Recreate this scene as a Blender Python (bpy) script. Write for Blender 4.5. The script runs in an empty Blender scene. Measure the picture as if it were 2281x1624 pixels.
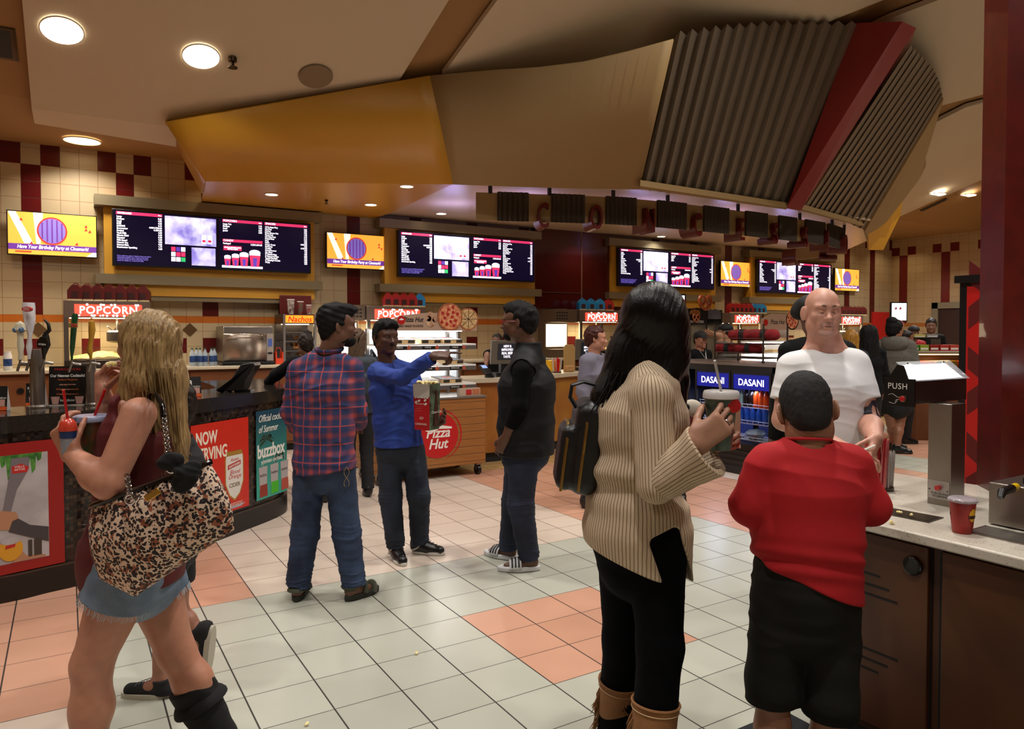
import bpy, bmesh, math, random
import numpy as np
from mathutils import Vector, Matrix, Euler
random.seed(7)
C = bpy.context.scene.collection
PI = math.pi
# ---------------------------------------------------------------- camera
IW, IH = 2281, 1624
F = 1620.0; HOR = 738.0; CX = 1140.5
PIT = math.radians(1.5); YAW = math.radians(31.5)
CAM = (-1.863, -3.593, 1.6)
SH = (IH/2-HOR)-F*math.tan(PIT)
cd = bpy.data.cameras.new('camera'); co = bpy.data.objects.new('camera', cd); C.objects.link(co)
cd.sensor_width = 36; cd.lens = F/IW*36; cd.shift_y = -SH/IW; cd.clip_start = .05; cd.clip_end = 200
co.location = CAM; co.rotation_euler = (PI/2-PIT, 0, -YAW)
bpy.context.scene.camera = co
def ray(px, py):
    x = (px-CX)/F; z = (IH/2-py-SH)/F
    c, s = math.cos(PIT), math.sin(PIT)
    y2 = c+z*s; z2 = z*c-s
    c, s = math.cos(YAW), math.sin(YAW)
    return Vector((x*c+y2*s, -x*s+y2*c, z2))
def at(px, py, D):
    r = ray(px, py); s, c = math.sin(YAW), math.cos(YAW)
    return Vector(CAM)+r*(D/(r.x*s+r.y*c))
def fl(px, py, z=0.0):
    r = ray(px, py); return Vector(CAM)+r*((z-CAM[2])/r.z)
def onY(px, py, y):
    r = ray(px, py); return Vector(CAM)+r*((y-CAM[1])/r.y)
def onX(px, py, x):
    r = ray(px, py); return Vector(CAM)+r*((x-CAM[0])/r.x)
FWD = Vector((math.sin(YAW), math.cos(YAW), 0)); RGT = Vector((math.cos(YAW), -math.sin(YAW), 0)); UP = Vector((0, 0, 1))
# ---------------------------------------------------------------- view, world
sc = bpy.context.scene
sc.view_settings.view_transform = 'Standard'; sc.view_settings.look = 'None'
sc.view_settings.gamma = 1; sc.view_settings.use_curve_mapping = False
sc.view_settings.exposure = 0.0
try:
    sc.cycles.max_bounces = 7; sc.cycles.diffuse_bounces = 3; sc.cycles.glossy_bounces = 3
    sc.cycles.transmission_bounces = 6; sc.cycles.transparent_max_bounces = 12
    sc.cycles.caustics_reflective = False; sc.cycles.caustics_refractive = False
    sc.cycles.sample_clamp_indirect = 4.0; sc.cycles.use_light_tree = True
except Exception: pass
w = bpy.data.worlds.new('world'); sc.world = w; w.use_nodes = True
w.node_tree.nodes['Background'].inputs[0].default_value = (1, .82, .62, 1)
w.node_tree.nodes['Background'].inputs[1].default_value = .025
def area(name, loc, size, power, color=(1, .80, .58), rot=(0, 0, 0), spread=PI, shape='DISK', sy=None):
    l = bpy.data.lights.new(name, 'AREA'); l.shape = shape; l.size = size
    if sy: l.size_y = sy
    l.energy = power; l.color = color; l.spread = spread
    o = bpy.data.objects.new(name, l); C.objects.link(o); o.location = loc; o.rotation_euler = rot
    return o
# ---------------------------------------------------------------- materials
def lin(h):
    if isinstance(h, tuple): return h if len(h) == 4 else h+(1,)
    h = h.lstrip('#'); v = [int(h[i:i+2], 16)/255 for i in (0, 2, 4)]
    return tuple(c/12.92 if c <= .04045 else ((c+.055)/1.055)**2.4 for c in v)+(1,)
MATS = {}
def mat(name, col='#808080', rough=.5, metal=0, spec=.5, emis=None, es=1, noise=0, nscale=8, bump=0, bscale=60, coat=0, alpha=1, trans=0, sheen=0, sss=0, col2=None, aniso=0, bstretch=None, ior=None):
    if name in MATS: return MATS[name]
    m = bpy.data.materials.new(name); m.use_nodes = True; nt = m.node_tree; b = nt.nodes['Principled BSDF']
    b.inputs['Base Color'].default_value = lin(col); b.inputs['Roughness'].default_value = rough
    b.inputs['Metallic'].default_value = metal; b.inputs['Specular IOR Level'].default_value = spec
    b.inputs['Coat Weight'].default_value = coat; b.inputs['Alpha'].default_value = alpha
    b.inputs['Transmission Weight'].default_value = trans
    if ior: b.inputs['IOR'].default_value = ior
    if sheen: b.inputs['Sheen Weight'].default_value = sheen
    if sss:
        b.inputs['Subsurface Weight'].default_value = sss; b.inputs['Subsurface Radius'].default_value = (.012, .005, .003)
        b.inputs['Subsurface Scale'].default_value = 1.0
    if emis is not None:
        b.inputs['Emission Color'].default_value = lin(emis); b.inputs['Emission Strength'].default_value = es
    if noise or col2:
        tc = nt.nodes.new('ShaderNodeTexCoord'); n = nt.nodes.new('ShaderNodeTexNoise')
        n.inputs['Scale'].default_value = nscale; n.inputs['Detail'].default_value = 5
        nt.links.new(tc.outputs['Object'], n.inputs['Vector'])
        mx = nt.nodes.new('ShaderNodeMix'); mx.data_type = 'RGBA'
        c = lin(col); d = lin(col2) if col2 else tuple(max(0, x*(1-noise)) for x in c[:3])+(1,)
        mx.inputs[6].default_value = c; mx.inputs[7].default_value = d
        rp = nt.nodes.new('ShaderNodeMapRange'); rp.inputs[1].default_value = .35; rp.inputs[2].default_value = .65
        nt.links.new(n.outputs['Fac'], rp.inputs[0]); nt.links.new(rp.outputs[0], mx.inputs[0])
        nt.links.new(mx.outputs[2], b.inputs['Base Color'])
    if bump:
        tc = nt.nodes.new('ShaderNodeTexCoord'); n = nt.nodes.new('ShaderNodeTexNoise'); n.inputs['Scale'].default_value = bscale
        n.inputs['Detail'].default_value = 3
        if bstretch:
            mp = nt.nodes.new('ShaderNodeMapping'); mp.inputs['Scale'].default_value = bstretch
            nt.links.new(tc.outputs['Object'], mp.inputs[0]); nt.links.new(mp.outputs[0], n.inputs['Vector'])
        else: nt.links.new(tc.outputs['Object'], n.inputs['Vector'])
        bp = nt.nodes.new('ShaderNodeBump'); bp.inputs['Strength'].default_value = bump; bp.inputs['Distance'].default_value = .01
        nt.links.new(n.outputs['Fac'], bp.inputs['Height']); nt.links.new(bp.outputs[0], b.inputs['Normal'])
    MATS[name] = m
    return m
class NT:
    """small helper for node maths"""
    def __init__(s, m): s.nt = m.node_tree; s.b = s.nt.nodes['Principled BSDF']; s.tc = s.nt.nodes.new('ShaderNodeTexCoord')
    def xyz(s):
        n = s.nt.nodes.new('ShaderNodeSeparateXYZ'); s.nt.links.new(s.tc.outputs['Object'], n.inputs[0]); return n.outputs
    def m(s, op, a, b=None, c=None):
        n = s.nt.nodes.new('ShaderNodeMath'); n.operation = op
        for i, v in enumerate((a, b, c)):
            if v is None: continue
            if isinstance(v, (int, float)): n.inputs[i].default_value = v
            else: s.nt.links.new(v, n.inputs[i])
        return n.outputs[0]
    def mix(s, f, a, b):
        n = s.nt.nodes.new('ShaderNodeMix'); n.data_type = 'RGBA'
        for i, v in ((0, f), (6, a), (7, b)):
            if isinstance(v, (int, float)): n.inputs[i].default_value = v
            elif isinstance(v, (tuple, str)): n.inputs[i].default_value = lin(v)
            else: s.nt.links.new(v, n.inputs[i])
        return n.outputs[2]
    def noise(s, scale, vec=None, detail=4):
        n = s.nt.nodes.new('ShaderNodeTexNoise'); n.inputs['Scale'].default_value = scale; n.inputs['Detail'].default_value = detail
        s.nt.links.new(vec if vec is not None else s.tc.outputs['Object'], n.inputs['Vector']); return n.outputs['Fac']
    def white(s, x, y):
        c = s.nt.nodes.new('ShaderNodeCombineXYZ'); s.nt.links.new(x, c.inputs[0]); s.nt.links.new(y, c.inputs[1])
        n = s.nt.nodes.new('ShaderNodeTexWhiteNoise'); n.noise_dimensions = '3D'; s.nt.links.new(c.outputs[0], n.inputs['Vector']); return n.outputs['Value']
    def col(s, v): s.nt.links.new(v, s.b.inputs['Base Color'])
    def link(s, v, name): s.nt.links.new(v, s.b.inputs[name])
    def bump(s, v, st=.3, d=.005):
        n = s.nt.nodes.new('ShaderNodeBump'); n.inputs['Strength'].default_value = st; n.inputs['Distance'].default_value = d
        s.nt.links.new(v, n.inputs['Height']); s.nt.links.new(n.outputs[0], s.b.inputs['Normal'])
# ---------------------------------------------------------------- objects
def tag(o, label=None, cat=None, group=None, kind=None):
    if label: o['label'] = label
    if cat: o['category'] = cat
    if group: o['group'] = group
    if kind: o['kind'] = kind
    return o
def thing(name, label, cat, loc=(0, 0, 0), group=None, rotz=0):
    o = bpy.data.objects.new(name, None); C.objects.link(o); o.location = loc; o.empty_display_size = .1
    o.rotation_euler = (0, 0, rotz)
    return tag(o, label, cat, group)
def woff(p):
    v = Vector((0, 0, 0))
    while p is not None: v += p.location; p = p.parent
    return v
def link(name, me, parent=None, loc=None):
    o = bpy.data.objects.new(name, me); C.objects.link(o)
    if parent: o.parent = parent
    if loc: o.location = loc
    return o
def copy_tree(o, loc=None, rotz=None, label=None, group=None, parent=None):
    c = o.copy(); C.objects.link(c); c.parent = parent
    if loc is not None: c.location = loc
    if rotz is not None: c.rotation_euler = (0, 0, rotz)
    if label: c['label'] = label
    if group: c['group'] = group
    for ch in o.children: copy_tree(ch, parent=c)
    return c
def FR(origin=(0, 0, 0), yaw=0, pitch=0, roll=0):
    """frame: local x right, y up on the face, z out of the face; yaw 0 faces -y"""
    return Matrix.Translation(Vector(origin)) @ Matrix.Rotation(yaw, 4, 'Z') @ Matrix.Rotation(PI/2, 4, 'X') @ Matrix.Rotation(pitch, 4, 'X') @ Matrix.Rotation(roll, 4, 'Z')
class MB:
    def __init__(s): s.v = []; s.f = []; s.mi = []; s.cur = 0; s.T = None
    def _add(s, vs, fs):
        n = len(s.v)
        s.v += [(s.T @ Vector(p)) if s.T is not None else Vector(p) for p in vs]
        s.f += [tuple(n+i for i in f) for f in fs]; s.mi += [s.cur]*len(fs)
        return s
    def box(s, a, b, M=None):
        (x0, y0, z0), (x1, y1, z1) = a, b
        vs = [Vector(p) for p in ((x0, y0, z0), (x1, y0, z0), (x1, y1, z0), (x0, y1, z0), (x0, y0, z1), (x1, y0, z1), (x1, y1, z1), (x0, y1, z1))]
        if M is not None: vs = [M @ p for p in vs]
        return s._add(vs, [(0, 3, 2, 1), (4, 5, 6, 7), (0, 1, 5, 4), (1, 2, 6, 5), (2, 3, 7, 6), (3, 0, 4, 7)])
    def cbox(s, c, h, M=None): return s.box([c[i]-h[i] for i in range(3)], [c[i]+h[i] for i in range(3)], M)
    def prism(s, poly, z0, z1, M=None):
        n = len(poly); vs = [Vector((p[0], p[1], z0)) for p in poly]+[Vector((p[0], p[1], z1)) for p in poly]
        if M is not None: vs = [M @ p for p in vs]
        return s._add(vs, [tuple(range(n-1, -1, -1)), tuple(range(n, 2*n))]+[(i, (i+1) % n, n+(i+1) % n, n+i) for i in range(n)])
    def cyl(s, p0, p1, r0, r1=None, n=16, caps=True):
        r1 = r0 if r1 is None else r1; p0, p1 = Vector(p0), Vector(p1); d = (p1-p0).normalized()
        a = d.orthogonal().normalized(); b = d.cross(a); vs = []
        for p, r in ((p0, r0), (p1, r1)):
            vs += [p+(a*math.cos(2*PI*i/n)+b*math.sin(2*PI*i/n))*r for i in range(n)]
        fs = [(i, (i+1) % n, n+(i+1) % n, n+i) for i in range(n)]
        if caps: fs += [tuple(range(n-1, -1, -1)), tuple(range(n, 2*n))]
        return s._add(vs, fs)
    def lathe(s, prof, c=(0, 0, 0), n=24, M=None, caps=True, sx=1, sy=1):
        vs = []; c = Vector(c)
        for r, z in prof: vs += [c+Vector((r*math.cos(2*PI*i/n)*sx, r*math.sin(2*PI*i/n)*sy, z)) for i in range(n)]
        if M is not None: vs = [M @ p for p in vs]
        fs = []
        for k in range(len(prof)-1): fs += [(k*n+i, k*n+(i+1) % n, (k+1)*n+(i+1) % n, (k+1)*n+i) for i in range(n)]
        if caps: fs += [tuple(range(n-1, -1, -1)), tuple(range((len(prof)-1)*n, len(prof)*n))]
        return s._add(vs, fs)
    def tube(s, pts, r, n=8, closed=False, flat=1):
        pts = [Vector(p) for p in pts]; m = len(pts); vs = []; rr = r if isinstance(r, (list, tuple)) else [r]*m
        up = None
        for i, p in enumerate(pts):
            d = (pts[(i+1) % m] if (closed or i < m-1) else p)-(pts[i-1] if (closed or i > 0) else p)
            d.normalize()
            if up is None: up = d.orthogonal().normalized()
            up = (up-d*up.dot(d)).normalized(); b = d.cross(up)
            vs += [p+(up*math.cos(2*PI*k/n)+b*math.sin(2*PI*k/n)*flat)*rr[i] for k in range(n)]
        fs = []
        for i in range(m if closed else m-1):
            j = (i+1) % m; fs += [(i*n+k, i*n+(k+1) % n, j*n+(k+1) % n, j*n+k) for k in range(n)]
        if not closed: fs += [tuple(range(n-1, -1, -1)), tuple(range((m-1)*n, m*n))]
        return s._add(vs, fs)
    def quad(s, *p): return s._add(list(p), [tuple(range(len(p)))])
    def sphere(s, c, r, n=12, M=None):
        c = Vector(c); rx, ry, rz = (r, r, r) if isinstance(r, (int, float)) else r
        vs = []; m = n//2+1
        for j in range(m+1):
            t = PI*j/m
            vs += [Vector((rx*math.sin(t)*math.cos(2*PI*i/n), ry*math.sin(t)*math.sin(2*PI*i/n), rz*math.cos(t))) for i in range(n)]
        vs = [(M @ p if M is not None else p)+c for p in vs]
        return s._add(vs, [(j*n+i, (j+1)*n+i, (j+1)*n+(i+1) % n, j*n+(i+1) % n) for j in range(m) for i in range(n)])
    def build(s, name, mats, parent=None, bev=0, smooth=True, angle=35, solid=0):
        off = woff(parent)
        me = bpy.data.meshes.new(name); me.from_pydata([p-off for p in s.v], [], s.f)
        if not isinstance(mats, (list, tuple)): mats = [mats]
        for m in mats: me.materials.append(m)
        me.polygons.foreach_set('material_index', s.mi)
        bm = bmesh.new(); bm.from_mesh(me); bmesh.ops.remove_doubles(bm, verts=bm.verts, dist=1e-6)
        bmesh.ops.dissolve_degenerate(bm, edges=bm.edges, dist=1e-6)
        bmesh.ops.recalc_face_normals(bm, faces=bm.faces); bm.to_mesh(me); bm.free()
        if smooth:
            me.polygons.foreach_set('use_smooth', [True]*len(me.polygons)); me.set_sharp_from_angle(angle=math.radians(angle))
        o = link(name, me, parent)
        if solid:
            md = o.modifiers.new('s', 'SOLIDIFY'); md.thickness = solid; md.offset = 0
        if bev:
            md = o.modifiers.new('b', 'BEVEL'); md.width = bev; md.segments = 2; md.limit_method = 'ANGLE'; md.angle_limit = math.radians(40)
        return o
DG = None
def text(name, s, M, size, m, parent=None, ext=.001, align='CENTER', ay='CENTER', bold=0, sx=1, shear=0, spacing=1, line=1, kind=None):
    cu = bpy.data.curves.new(name, 'FONT'); cu.body = s; cu.size = size; cu.extrude = ext; cu.align_x = align; cu.align_y = ay
    cu.offset = bold; cu.shear = shear; cu.space_character = spacing; cu.space_line = line; cu.resolution_u = 3
    o = bpy.data.objects.new(name, cu); C.objects.link(o)
    dg = bpy.context.evaluated_depsgraph_get(); me = bpy.data.meshes.new_from_object(o.evaluated_get(dg))
    C.objects.unlink(o); bpy.data.objects.remove(o)
    me.transform(Matrix.Translation(-woff(parent)) @ M @ Matrix.Diagonal((sx, 1, 1, 1)))
    me.materials.clear(); me.materials.append(m); me.name = name
    return link(name, me, parent)
def panel(mb, M, x0, y0, x1, y1, z=0, d=.002): return mb.box((x0, y0, z), (x1, y1, z+d), M)
def disc(mb, M, cx, cy, r, z=0, d=.002, n=28, ry=None):
    ry = ry or r
    return mb.prism([(cx+r*math.cos(2*PI*i/n), cy+ry*math.sin(2*PI*i/n)) for i in range(n)], z, z+d, M)
# ---------------------------------------------------------------- implicit-surface modelling of people and clothes
V = Vector
def na(v): return np.array([v[0], v[1], v[2]], dtype=np.float32)
def unit(v): v = Vector(v); return v.normalized()
def cap(a, b, ra, rb, k=.02, op='add', flat=False): return dict(t='cap', a=V(a), b=V(b), ra=ra, rb=rb, k=k, op=op, flat=flat)
def ecap(a, b, xa, ya, xb, yb, side, k=.02, op='add', flat=False): return dict(t='ecap', a=V(a), b=V(b), r=(xa, ya, xb, yb), side=V(side), k=k, op=op, flat=flat)
def ell(c, r, R=None, k=.02, op='add'):
    if R is None: R = (V((1, 0, 0)), V((0, 1, 0)), V((0, 0, 1)))
    return dict(t='ell', c=V(c), r=tuple(r), R=R, k=k, op=op)
def bx_(c, r, R=None, rad=.01, k=.01, op='add'):
    if R is None: R = (V((1, 0, 0)), V((0, 1, 0)), V((0, 0, 1)))
    return dict(t='box', c=V(c), r=tuple(r), R=R, rad=rad, k=k, op=op)
def cut(p, n, k=.004, box=None): return dict(t='cut', p=V(p), n=unit(n), k=k, op='cut', box=box)
def infl(prims, t):
    out = []
    for p in prims:
        q = dict(p)
        if p['t'] == 'cap': q['ra'] += t; q['rb'] += t
        elif p['t'] == 'ecap': q['r'] = tuple(x+t for x in p['r'])
        elif p['t'] in ('ell',): q['r'] = tuple(x+t for x in p['r'])
        out.append(q)
    return out
def bounds(p):
    if p['t'] == 'cap': m = max(p['ra'], p['rb']); ps = (p['a'], p['b'])
    elif p['t'] == 'ecap': m = max(p['r']); ps = (p['a'], p['b'])
    elif p['t'] in ('ell', 'box'): m = max(p['r'])*(1.75 if p['t'] == 'box' else 1)+p.get('rad', 0); ps = (p['c'],)
    else: return None
    m += p['k']+.004
    lo = np.array([min(q[i] for q in ps)-m for i in range(3)]); hi = np.array([max(q[i] for q in ps)+m for i in range(3)])
    return lo, hi
def evald(p, X, Y, Z):
    t = p['t']
    if t == 'cut': return (X-p['p'].x)*p['n'].x+(Y-p['p'].y)*p['n'].y+(Z-p['p'].z)*p['n'].z
    if t == 'cap':
        a, b = p['a'], p['b']; d = b-a; L2 = max(d.dot(d), 1e-9)
        px, py, pz = X-a.x, Y-a.y, Z-a.z
        tt = (px*d.x+py*d.y+pz*d.z)/L2; tc = np.clip(tt, 0, 1)
        r = np.sqrt((px-tc*d.x)**2+(py-tc*d.y)**2+(pz-tc*d.z)**2)-(p['ra']+(p['rb']-p['ra'])*tc)
        if p['flat']: r = np.maximum(r, (tt-1)*math.sqrt(L2))
        return r
    if t == 'ecap':
        a, b = p['a'], p['b']; d = b-a; L = max(d.length, 1e-6); ax = d/L
        s = p['side']; s = (s-ax*s.dot(ax)).normalized(); f = ax.cross(s)
        px, py, pz = X-a.x, Y-a.y, Z-a.z
        h = px*ax.x+py*ax.y+pz*ax.z; tc = np.clip(h/L, 0, 1); ex = h-tc*L
        u = px*s.x+py*s.y+pz*s.z; v = px*f.x+py*f.y+pz*f.z
        xa, ya, xb, yb = p['r']; rx = xa+(xb-xa)*tc; ry = ya+(yb-ya)*tc; rz = np.minimum(rx, ry)
        k0 = np.sqrt((u/rx)**2+(v/ry)**2+(ex/rz)**2); k1 = np.sqrt((u/rx**2)**2+(v/ry**2)**2+(ex/rz**2)**2)
        r = k0*(k0-1)/np.maximum(k1, 1e-6)
        if p['flat']: r = np.maximum(r, h-L)
        return r
    c = p['c']; px, py, pz = X-c.x, Y-c.y, Z-c.z
    q = [px*e.x+py*e.y+pz*e.z for e in p['R']]
    if t == 'ell':
        rx, ry, rz = p['r']; k0 = np.sqrt((q[0]/rx)**2+(q[1]/ry)**2+(q[2]/rz)**2); k1 = np.sqrt((q[0]/rx**2)**2+(q[1]/ry**2)**2+(q[2]/rz**2)**2)
        return k0*(k0-1)/np.maximum(k1, 1e-6)
    if t == 'box':
        g = [np.abs(q[i])-(p['r'][i]-p['rad']) for i in range(3)]
        return np.sqrt(np.maximum(g[0], 0)**2+np.maximum(g[1], 0)**2+np.maximum(g[2], 0)**2)+np.minimum(np.maximum(g[0], np.maximum(g[1], g[2])), 0)-p['rad']
def smin(a, b, k):
    h = np.maximum(k-np.abs(a-b), 0)/k; return np.minimum(a, b)-h*h*k*.25
def polygonise(prims, h, disp=None):
    bs = [bounds(p) for p in prims if p['op'] == 'add']
    lo = np.min([b[0] for b in bs], axis=0)-2*h; hi = np.max([b[1] for b in bs], axis=0)+2*h
    n = np.ceil((hi-lo)/h).astype(int)+1
    ax = [(lo[i]+np.arange(n[i])*h).astype(np.float32) for i in range(3)]
    Fd = np.full(tuple(n), .2, dtype=np.float32)
    for p in prims:
        b = bounds(p)
        if b is None: b = (lo, hi) if p.get('box') is None else (np.array(p['box'][0]), np.array(p['box'][1]))
        i0 = np.clip(np.floor((b[0]-lo)/h).astype(int), 0, n-1); i1 = np.clip(np.ceil((b[1]-lo)/h).astype(int)+1, 1, n)
        if (i1 <= i0).any(): continue
        sl = tuple(slice(i0[i], i1[i]) for i in range(3))
        X = ax[0][sl[0]][:, None, None]; Y = ax[1][sl[1]][None, :, None]; Z = ax[2][sl[2]][None, None, :]
        d = evald(p, X, Y, Z); f = Fd[sl]
        if p['op'] == 'add': Fd[sl] = smin(f, d, p['k'])
        elif p['op'] == 'sub': Fd[sl] = -smin(-f, d, p['k'])
        else: Fd[sl] = -smin(-f, -d, p['k'])
    if disp is not None:
        m = np.abs(Fd) < .03+h; ii = np.nonzero(m)
        Fd[m] += disp(ax[0][ii[0]], ax[1][ii[1]], ax[2][ii[2]]).astype(np.float32)
    Fd[0] = Fd[-1] = .2; Fd[:, 0] = Fd[:, -1] = .2; Fd[:, :, 0] = Fd[:, :, -1] = .2
    S = Fd < 0
    cs = np.zeros(tuple(n-1), dtype=np.int8)
    for a in (0, 1):
        for b_ in (0, 1):
            for c in (0, 1): cs += S[a:n[0]-1+a, b_:n[1]-1+b_, c:n[2]-1+c]
    idx = np.nonzero((cs > 0) & (cs < 8)); m = len(idx[0])
    acc = np.zeros((m, 3)); cnt = np.zeros(m)
    cv = {}
    for a in (0, 1):
        for b_ in (0, 1):
            for c in (0, 1): cv[a, b_, c] = Fd[idx[0]+a, idx[1]+b_, idx[2]+c]
    for c0 in cv:
        for d in range(3):
            if c0[d] == 0:
                c1 = list(c0); c1[d] = 1; c1 = tuple(c1); fa, fb_ = cv[c0], cv[c1]; w_ = (fa < 0) != (fb_ < 0)
                t = np.where(w_, fa/np.where(w_, fa-fb_, 1), 0)
                pos = np.tile(np.array(c0, float), (m, 1)); pos[:, d] += t
                acc += pos*w_[:, None]; cnt += w_
    verts = lo+(np.stack(idx, 1)+acc/cnt[:, None])*h
    vid = np.full(tuple(n-1), -1, dtype=np.int32); vid[idx] = np.arange(m)
    faces = []
    for d in range(3):
        e1, e2 = [(1, 2), (2, 0), (0, 1)][d]
        A = S.take(range(n[d]-1), axis=d); B = S.take(range(1, n[d]), axis=d); w_ = A != B
        ii = np.array(np.nonzero(w_)); ok = (ii[e1] > 0) & (ii[e2] > 0) & (ii[e1] < n[e1]-1) & (ii[e2] < n[e2]-1); ii = ii[:, ok]; sa = A[tuple(ii)]
        def g(o1, o2):
            j = ii.copy(); j[e1] += o1; j[e2] += o2; return vid[tuple(j)]
        q = np.stack([g(-1, -1), g(0, -1), g(0, 0), g(-1, 0)], 1); q[~sa] = q[~sa][:, ::-1]; faces.append(q)
    faces = np.concatenate(faces); faces = faces[(faces >= 0).all(1)]
    return verts, faces
def mesh_np(name, verts, faces, mats, parent=None, smooth=True, mi=None):
    off = na(woff(parent)); me = bpy.data.meshes.new(name); nf = len(faces); k = faces.shape[1]
    me.vertices.add(len(verts)); me.vertices.foreach_set('co', (verts-off).astype(np.float32).ravel())
    me.loops.add(nf*k); me.loops.foreach_set('vertex_index', faces.astype(np.int32).ravel())
    me.polygons.add(nf); me.polygons.foreach_set('loop_start', np.arange(nf, dtype=np.int32)*k)
    me.polygons.foreach_set('use_smooth', np.full(nf, smooth))
    for m in (mats if isinstance(mats, (list, tuple)) else [mats]): me.materials.append(m)
    if mi is not None: me.polygons.foreach_set('material_index', mi.astype(np.int32))
    me.update(calc_edges=True); me.validate()
    return link(name, me, parent)
def blob(name, prims, m, parent=None, h=.006, disp=None, zone=None):
    v, f = polygonise(prims, h, disp)
    mi = None
    if zone is not None: mi = zone(v[f].mean(1))
    return mesh_np(name, v, f, m, parent, mi=mi)
def folds(amp=.003, seed=1, f=(9, 9, 22), n=7, cen=None):
    rs = np.random.RandomState(seed); ks = [(rs.normal(0, 1, 3)*np.array(f), rs.rand()*6.28, rs.rand()*.7+.4) for _ in range(n)]
    def fn(x, y, z):
        wx = .02*np.sin(13*z+seed)+.015*np.sin(21*x+9*y); s = 0
        for k, ph, a in ks: s = s+a*np.sin(k[0]*(x+wx)+k[1]*(y-wx)+k[2]*(z+wx)+ph)
        r = np.abs(np.sin(s*1.1)); return amp*(r-.6)
    return fn
def addf(*fs):
    return lambda x, y, z: sum(f(x, y, z) for f in fs)
# ---- hand
def hand(wr, d, n, thumb_side, s=1.0, curl=(.5, .55, .6, .7), spread=.05, thumb=(.6, .3), r=.0085, jr=(1.0, .9, .6), point=None):
    """wrist, finger direction d, palm normal n, thumb_side vector; curls bend towards the palm"""
    d = unit(d); n = V(n); n = (n-d*n.dot(d)).normalized(); sd = V(thumb_side); sd = (sd-d*sd.dot(d)-n*sd.dot(n)).normalized()
    P = []; wr = V(wr)
    for q in (-.028, -.010, .009, .027):
        P.append(cap(wr+sd*q*.6*s, wr+d*.088*s+sd*q*s, .017*s, .0125*s, k=.018*s))
    P.append(ell(wr+d*.03*s+sd*.025*s+n*.006*s, (.018*s, .03*s, .016*s), (sd, d, n), k=.02*s))
    L = ((.044, .026, .021), (.048, .030, .023), (.044, .028, .022), (.036, .022, .019))
    for i in range(4):
        q = (.029, .010, -.010, -.028)[i]
        base = wr+d*(.088-.005*abs(i-1))*s+sd*q*s; a = 0; dirf = (d+sd*spread*(1.5-i)).normalized(); p = base
        c = curl[i] if point is None or i != point else .08
        for j in range(3):
            a += c*jr[j]; dd = dirf*math.cos(a)+n*math.sin(a); q2 = p+dd*L[i][j]*s
            P.append(cap(p, q2, (r-.0006*j+(.0004 if i < 2 else 0))*s, (r-.0006*(j+1))*s, k=.004*s)); p = q2
    p = wr+d*.022*s+sd*.030*s+n*.006*s; out, inn = thumb
    dd = (d*.75+sd*out+n*inn).normalized(); q2 = p+dd*.04*s; P.append(cap(p, q2, .014*s, .0105*s, k=.012*s))
    dd2 = (d*.95+sd*out*.45+n*(inn+.25)).normalized(); q3 = q2+dd2*.032*s; P.append(cap(q2, q3, .0105*s, .0095*s, k=.004*s))
    dd3 = (d*1.0+sd*out*.15+n*(inn+.35)).normalized(); P.append(cap(q3, q3+dd3*.026*s, .0098*s, .0078*s, k=.004*s))
    return P
# ---- head
def head_prims(c, up, fw, s=1.0, wide=1.0, jaw=1.0, nose=1.0, ear=1.0, earx=0, slit=.0034):
    up = unit(up); fw = V(fw); fw = (fw-up*fw.dot(up)).normalized(); rt = fw.cross(up); R = (rt, fw, up)
    def L(x, y, z): return c+rt*x*s*wide+fw*y*s+up*z*s
    def E(x, y, z, rx, ry, rz, k=.02, op='add'): return ell(L(x, y, z), (rx*s, ry*s, rz*s), R, k=k*s, op=op)
    P = [E(0, -.012, .034, .074*wide, .095, .080, .02), E(0, .022, -.035, .060*wide, .070, .075, .03), E(0, .03, .03, .062*wide, .062, .062, .03)]
    for q in (-1, 1):
        P += [E(q*.046, .012, -.062, .018*jaw, .036, .028, .03), E(q*.042, .062, -.022, .020, .022, .018, .025)]
    P += [E(0, .073, -.098, .024*jaw, .020, .017, .03), E(0, .076, .022, .050, .016, .012, .02)]
    for q in (-1, 1): P.append(E(q*.031, .094, .000, .017, .013, .0105, .012, 'sub'))
    for q in (-1, 1): P += [E(q*.031, .0765, .000, .0140, .0125, .0125, .004)]+([E(q*.031, .0935, -.001, .0115, .009, slit, .002, 'sub')] if slit else [])
    P += [cap(L(0, .084, .008), L(0, .105, -.030), .0075*s, .0115*s*nose, k=.012*s), E(0, .104, -.031, .011*nose, .013*nose, .009*nose, .008)]
    for q in (-1, 1): P.append(E(q*.0125, .094, -.034, .0085*nose, .011, .0075, .006))
    P += [E(0, .084, -.055, .020, .010, .010, .014), E(0, .0885, -.0615, .023, .0085, .0052, .006), E(0, .0875, -.0735, .020, .0085, .0065, .007)]
    P.append(E(0, .0985, -.0668, .020, .0045, .0013, .003, 'sub'))
    for q in (-1, 1):
        P += [ell(L(q*(.074+earx), -.006, -.006), (.007*s, .019*s*ear, .031*s*ear), ((rt*.86+fw*.5*q).normalized(), (fw*.86-rt*.5*q).normalized(), up), k=.008*s), ell(L(q*(.0835+earx), .002, -.002), (.005*s, .010*s*ear, .018*s*ear), ((rt*.86+fw*.5*q).normalized(), (fw*.86-rt*.5*q).normalized(), up), k=.006*s, op='sub')]
    return P, L, R
def eyes(fig, L, R, s, col='#2a1a10'):
    for q in (-1, 1):
        mb = MB(); M = Matrix((R[0], R[1], R[2])).transposed()
        mb.cur = 0; mb.sphere(L(q*.031, .0765, -.0005), .0114*s, 14); mb.cur = 1; mb.sphere(L(q*.031, .0828, -.0005), .0060*s, 12)
        mb.build('eye', [mat('eye_white', '#85796e', .4), mat('eye_iris_'+col[1:], col, .2)], fig)
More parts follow.
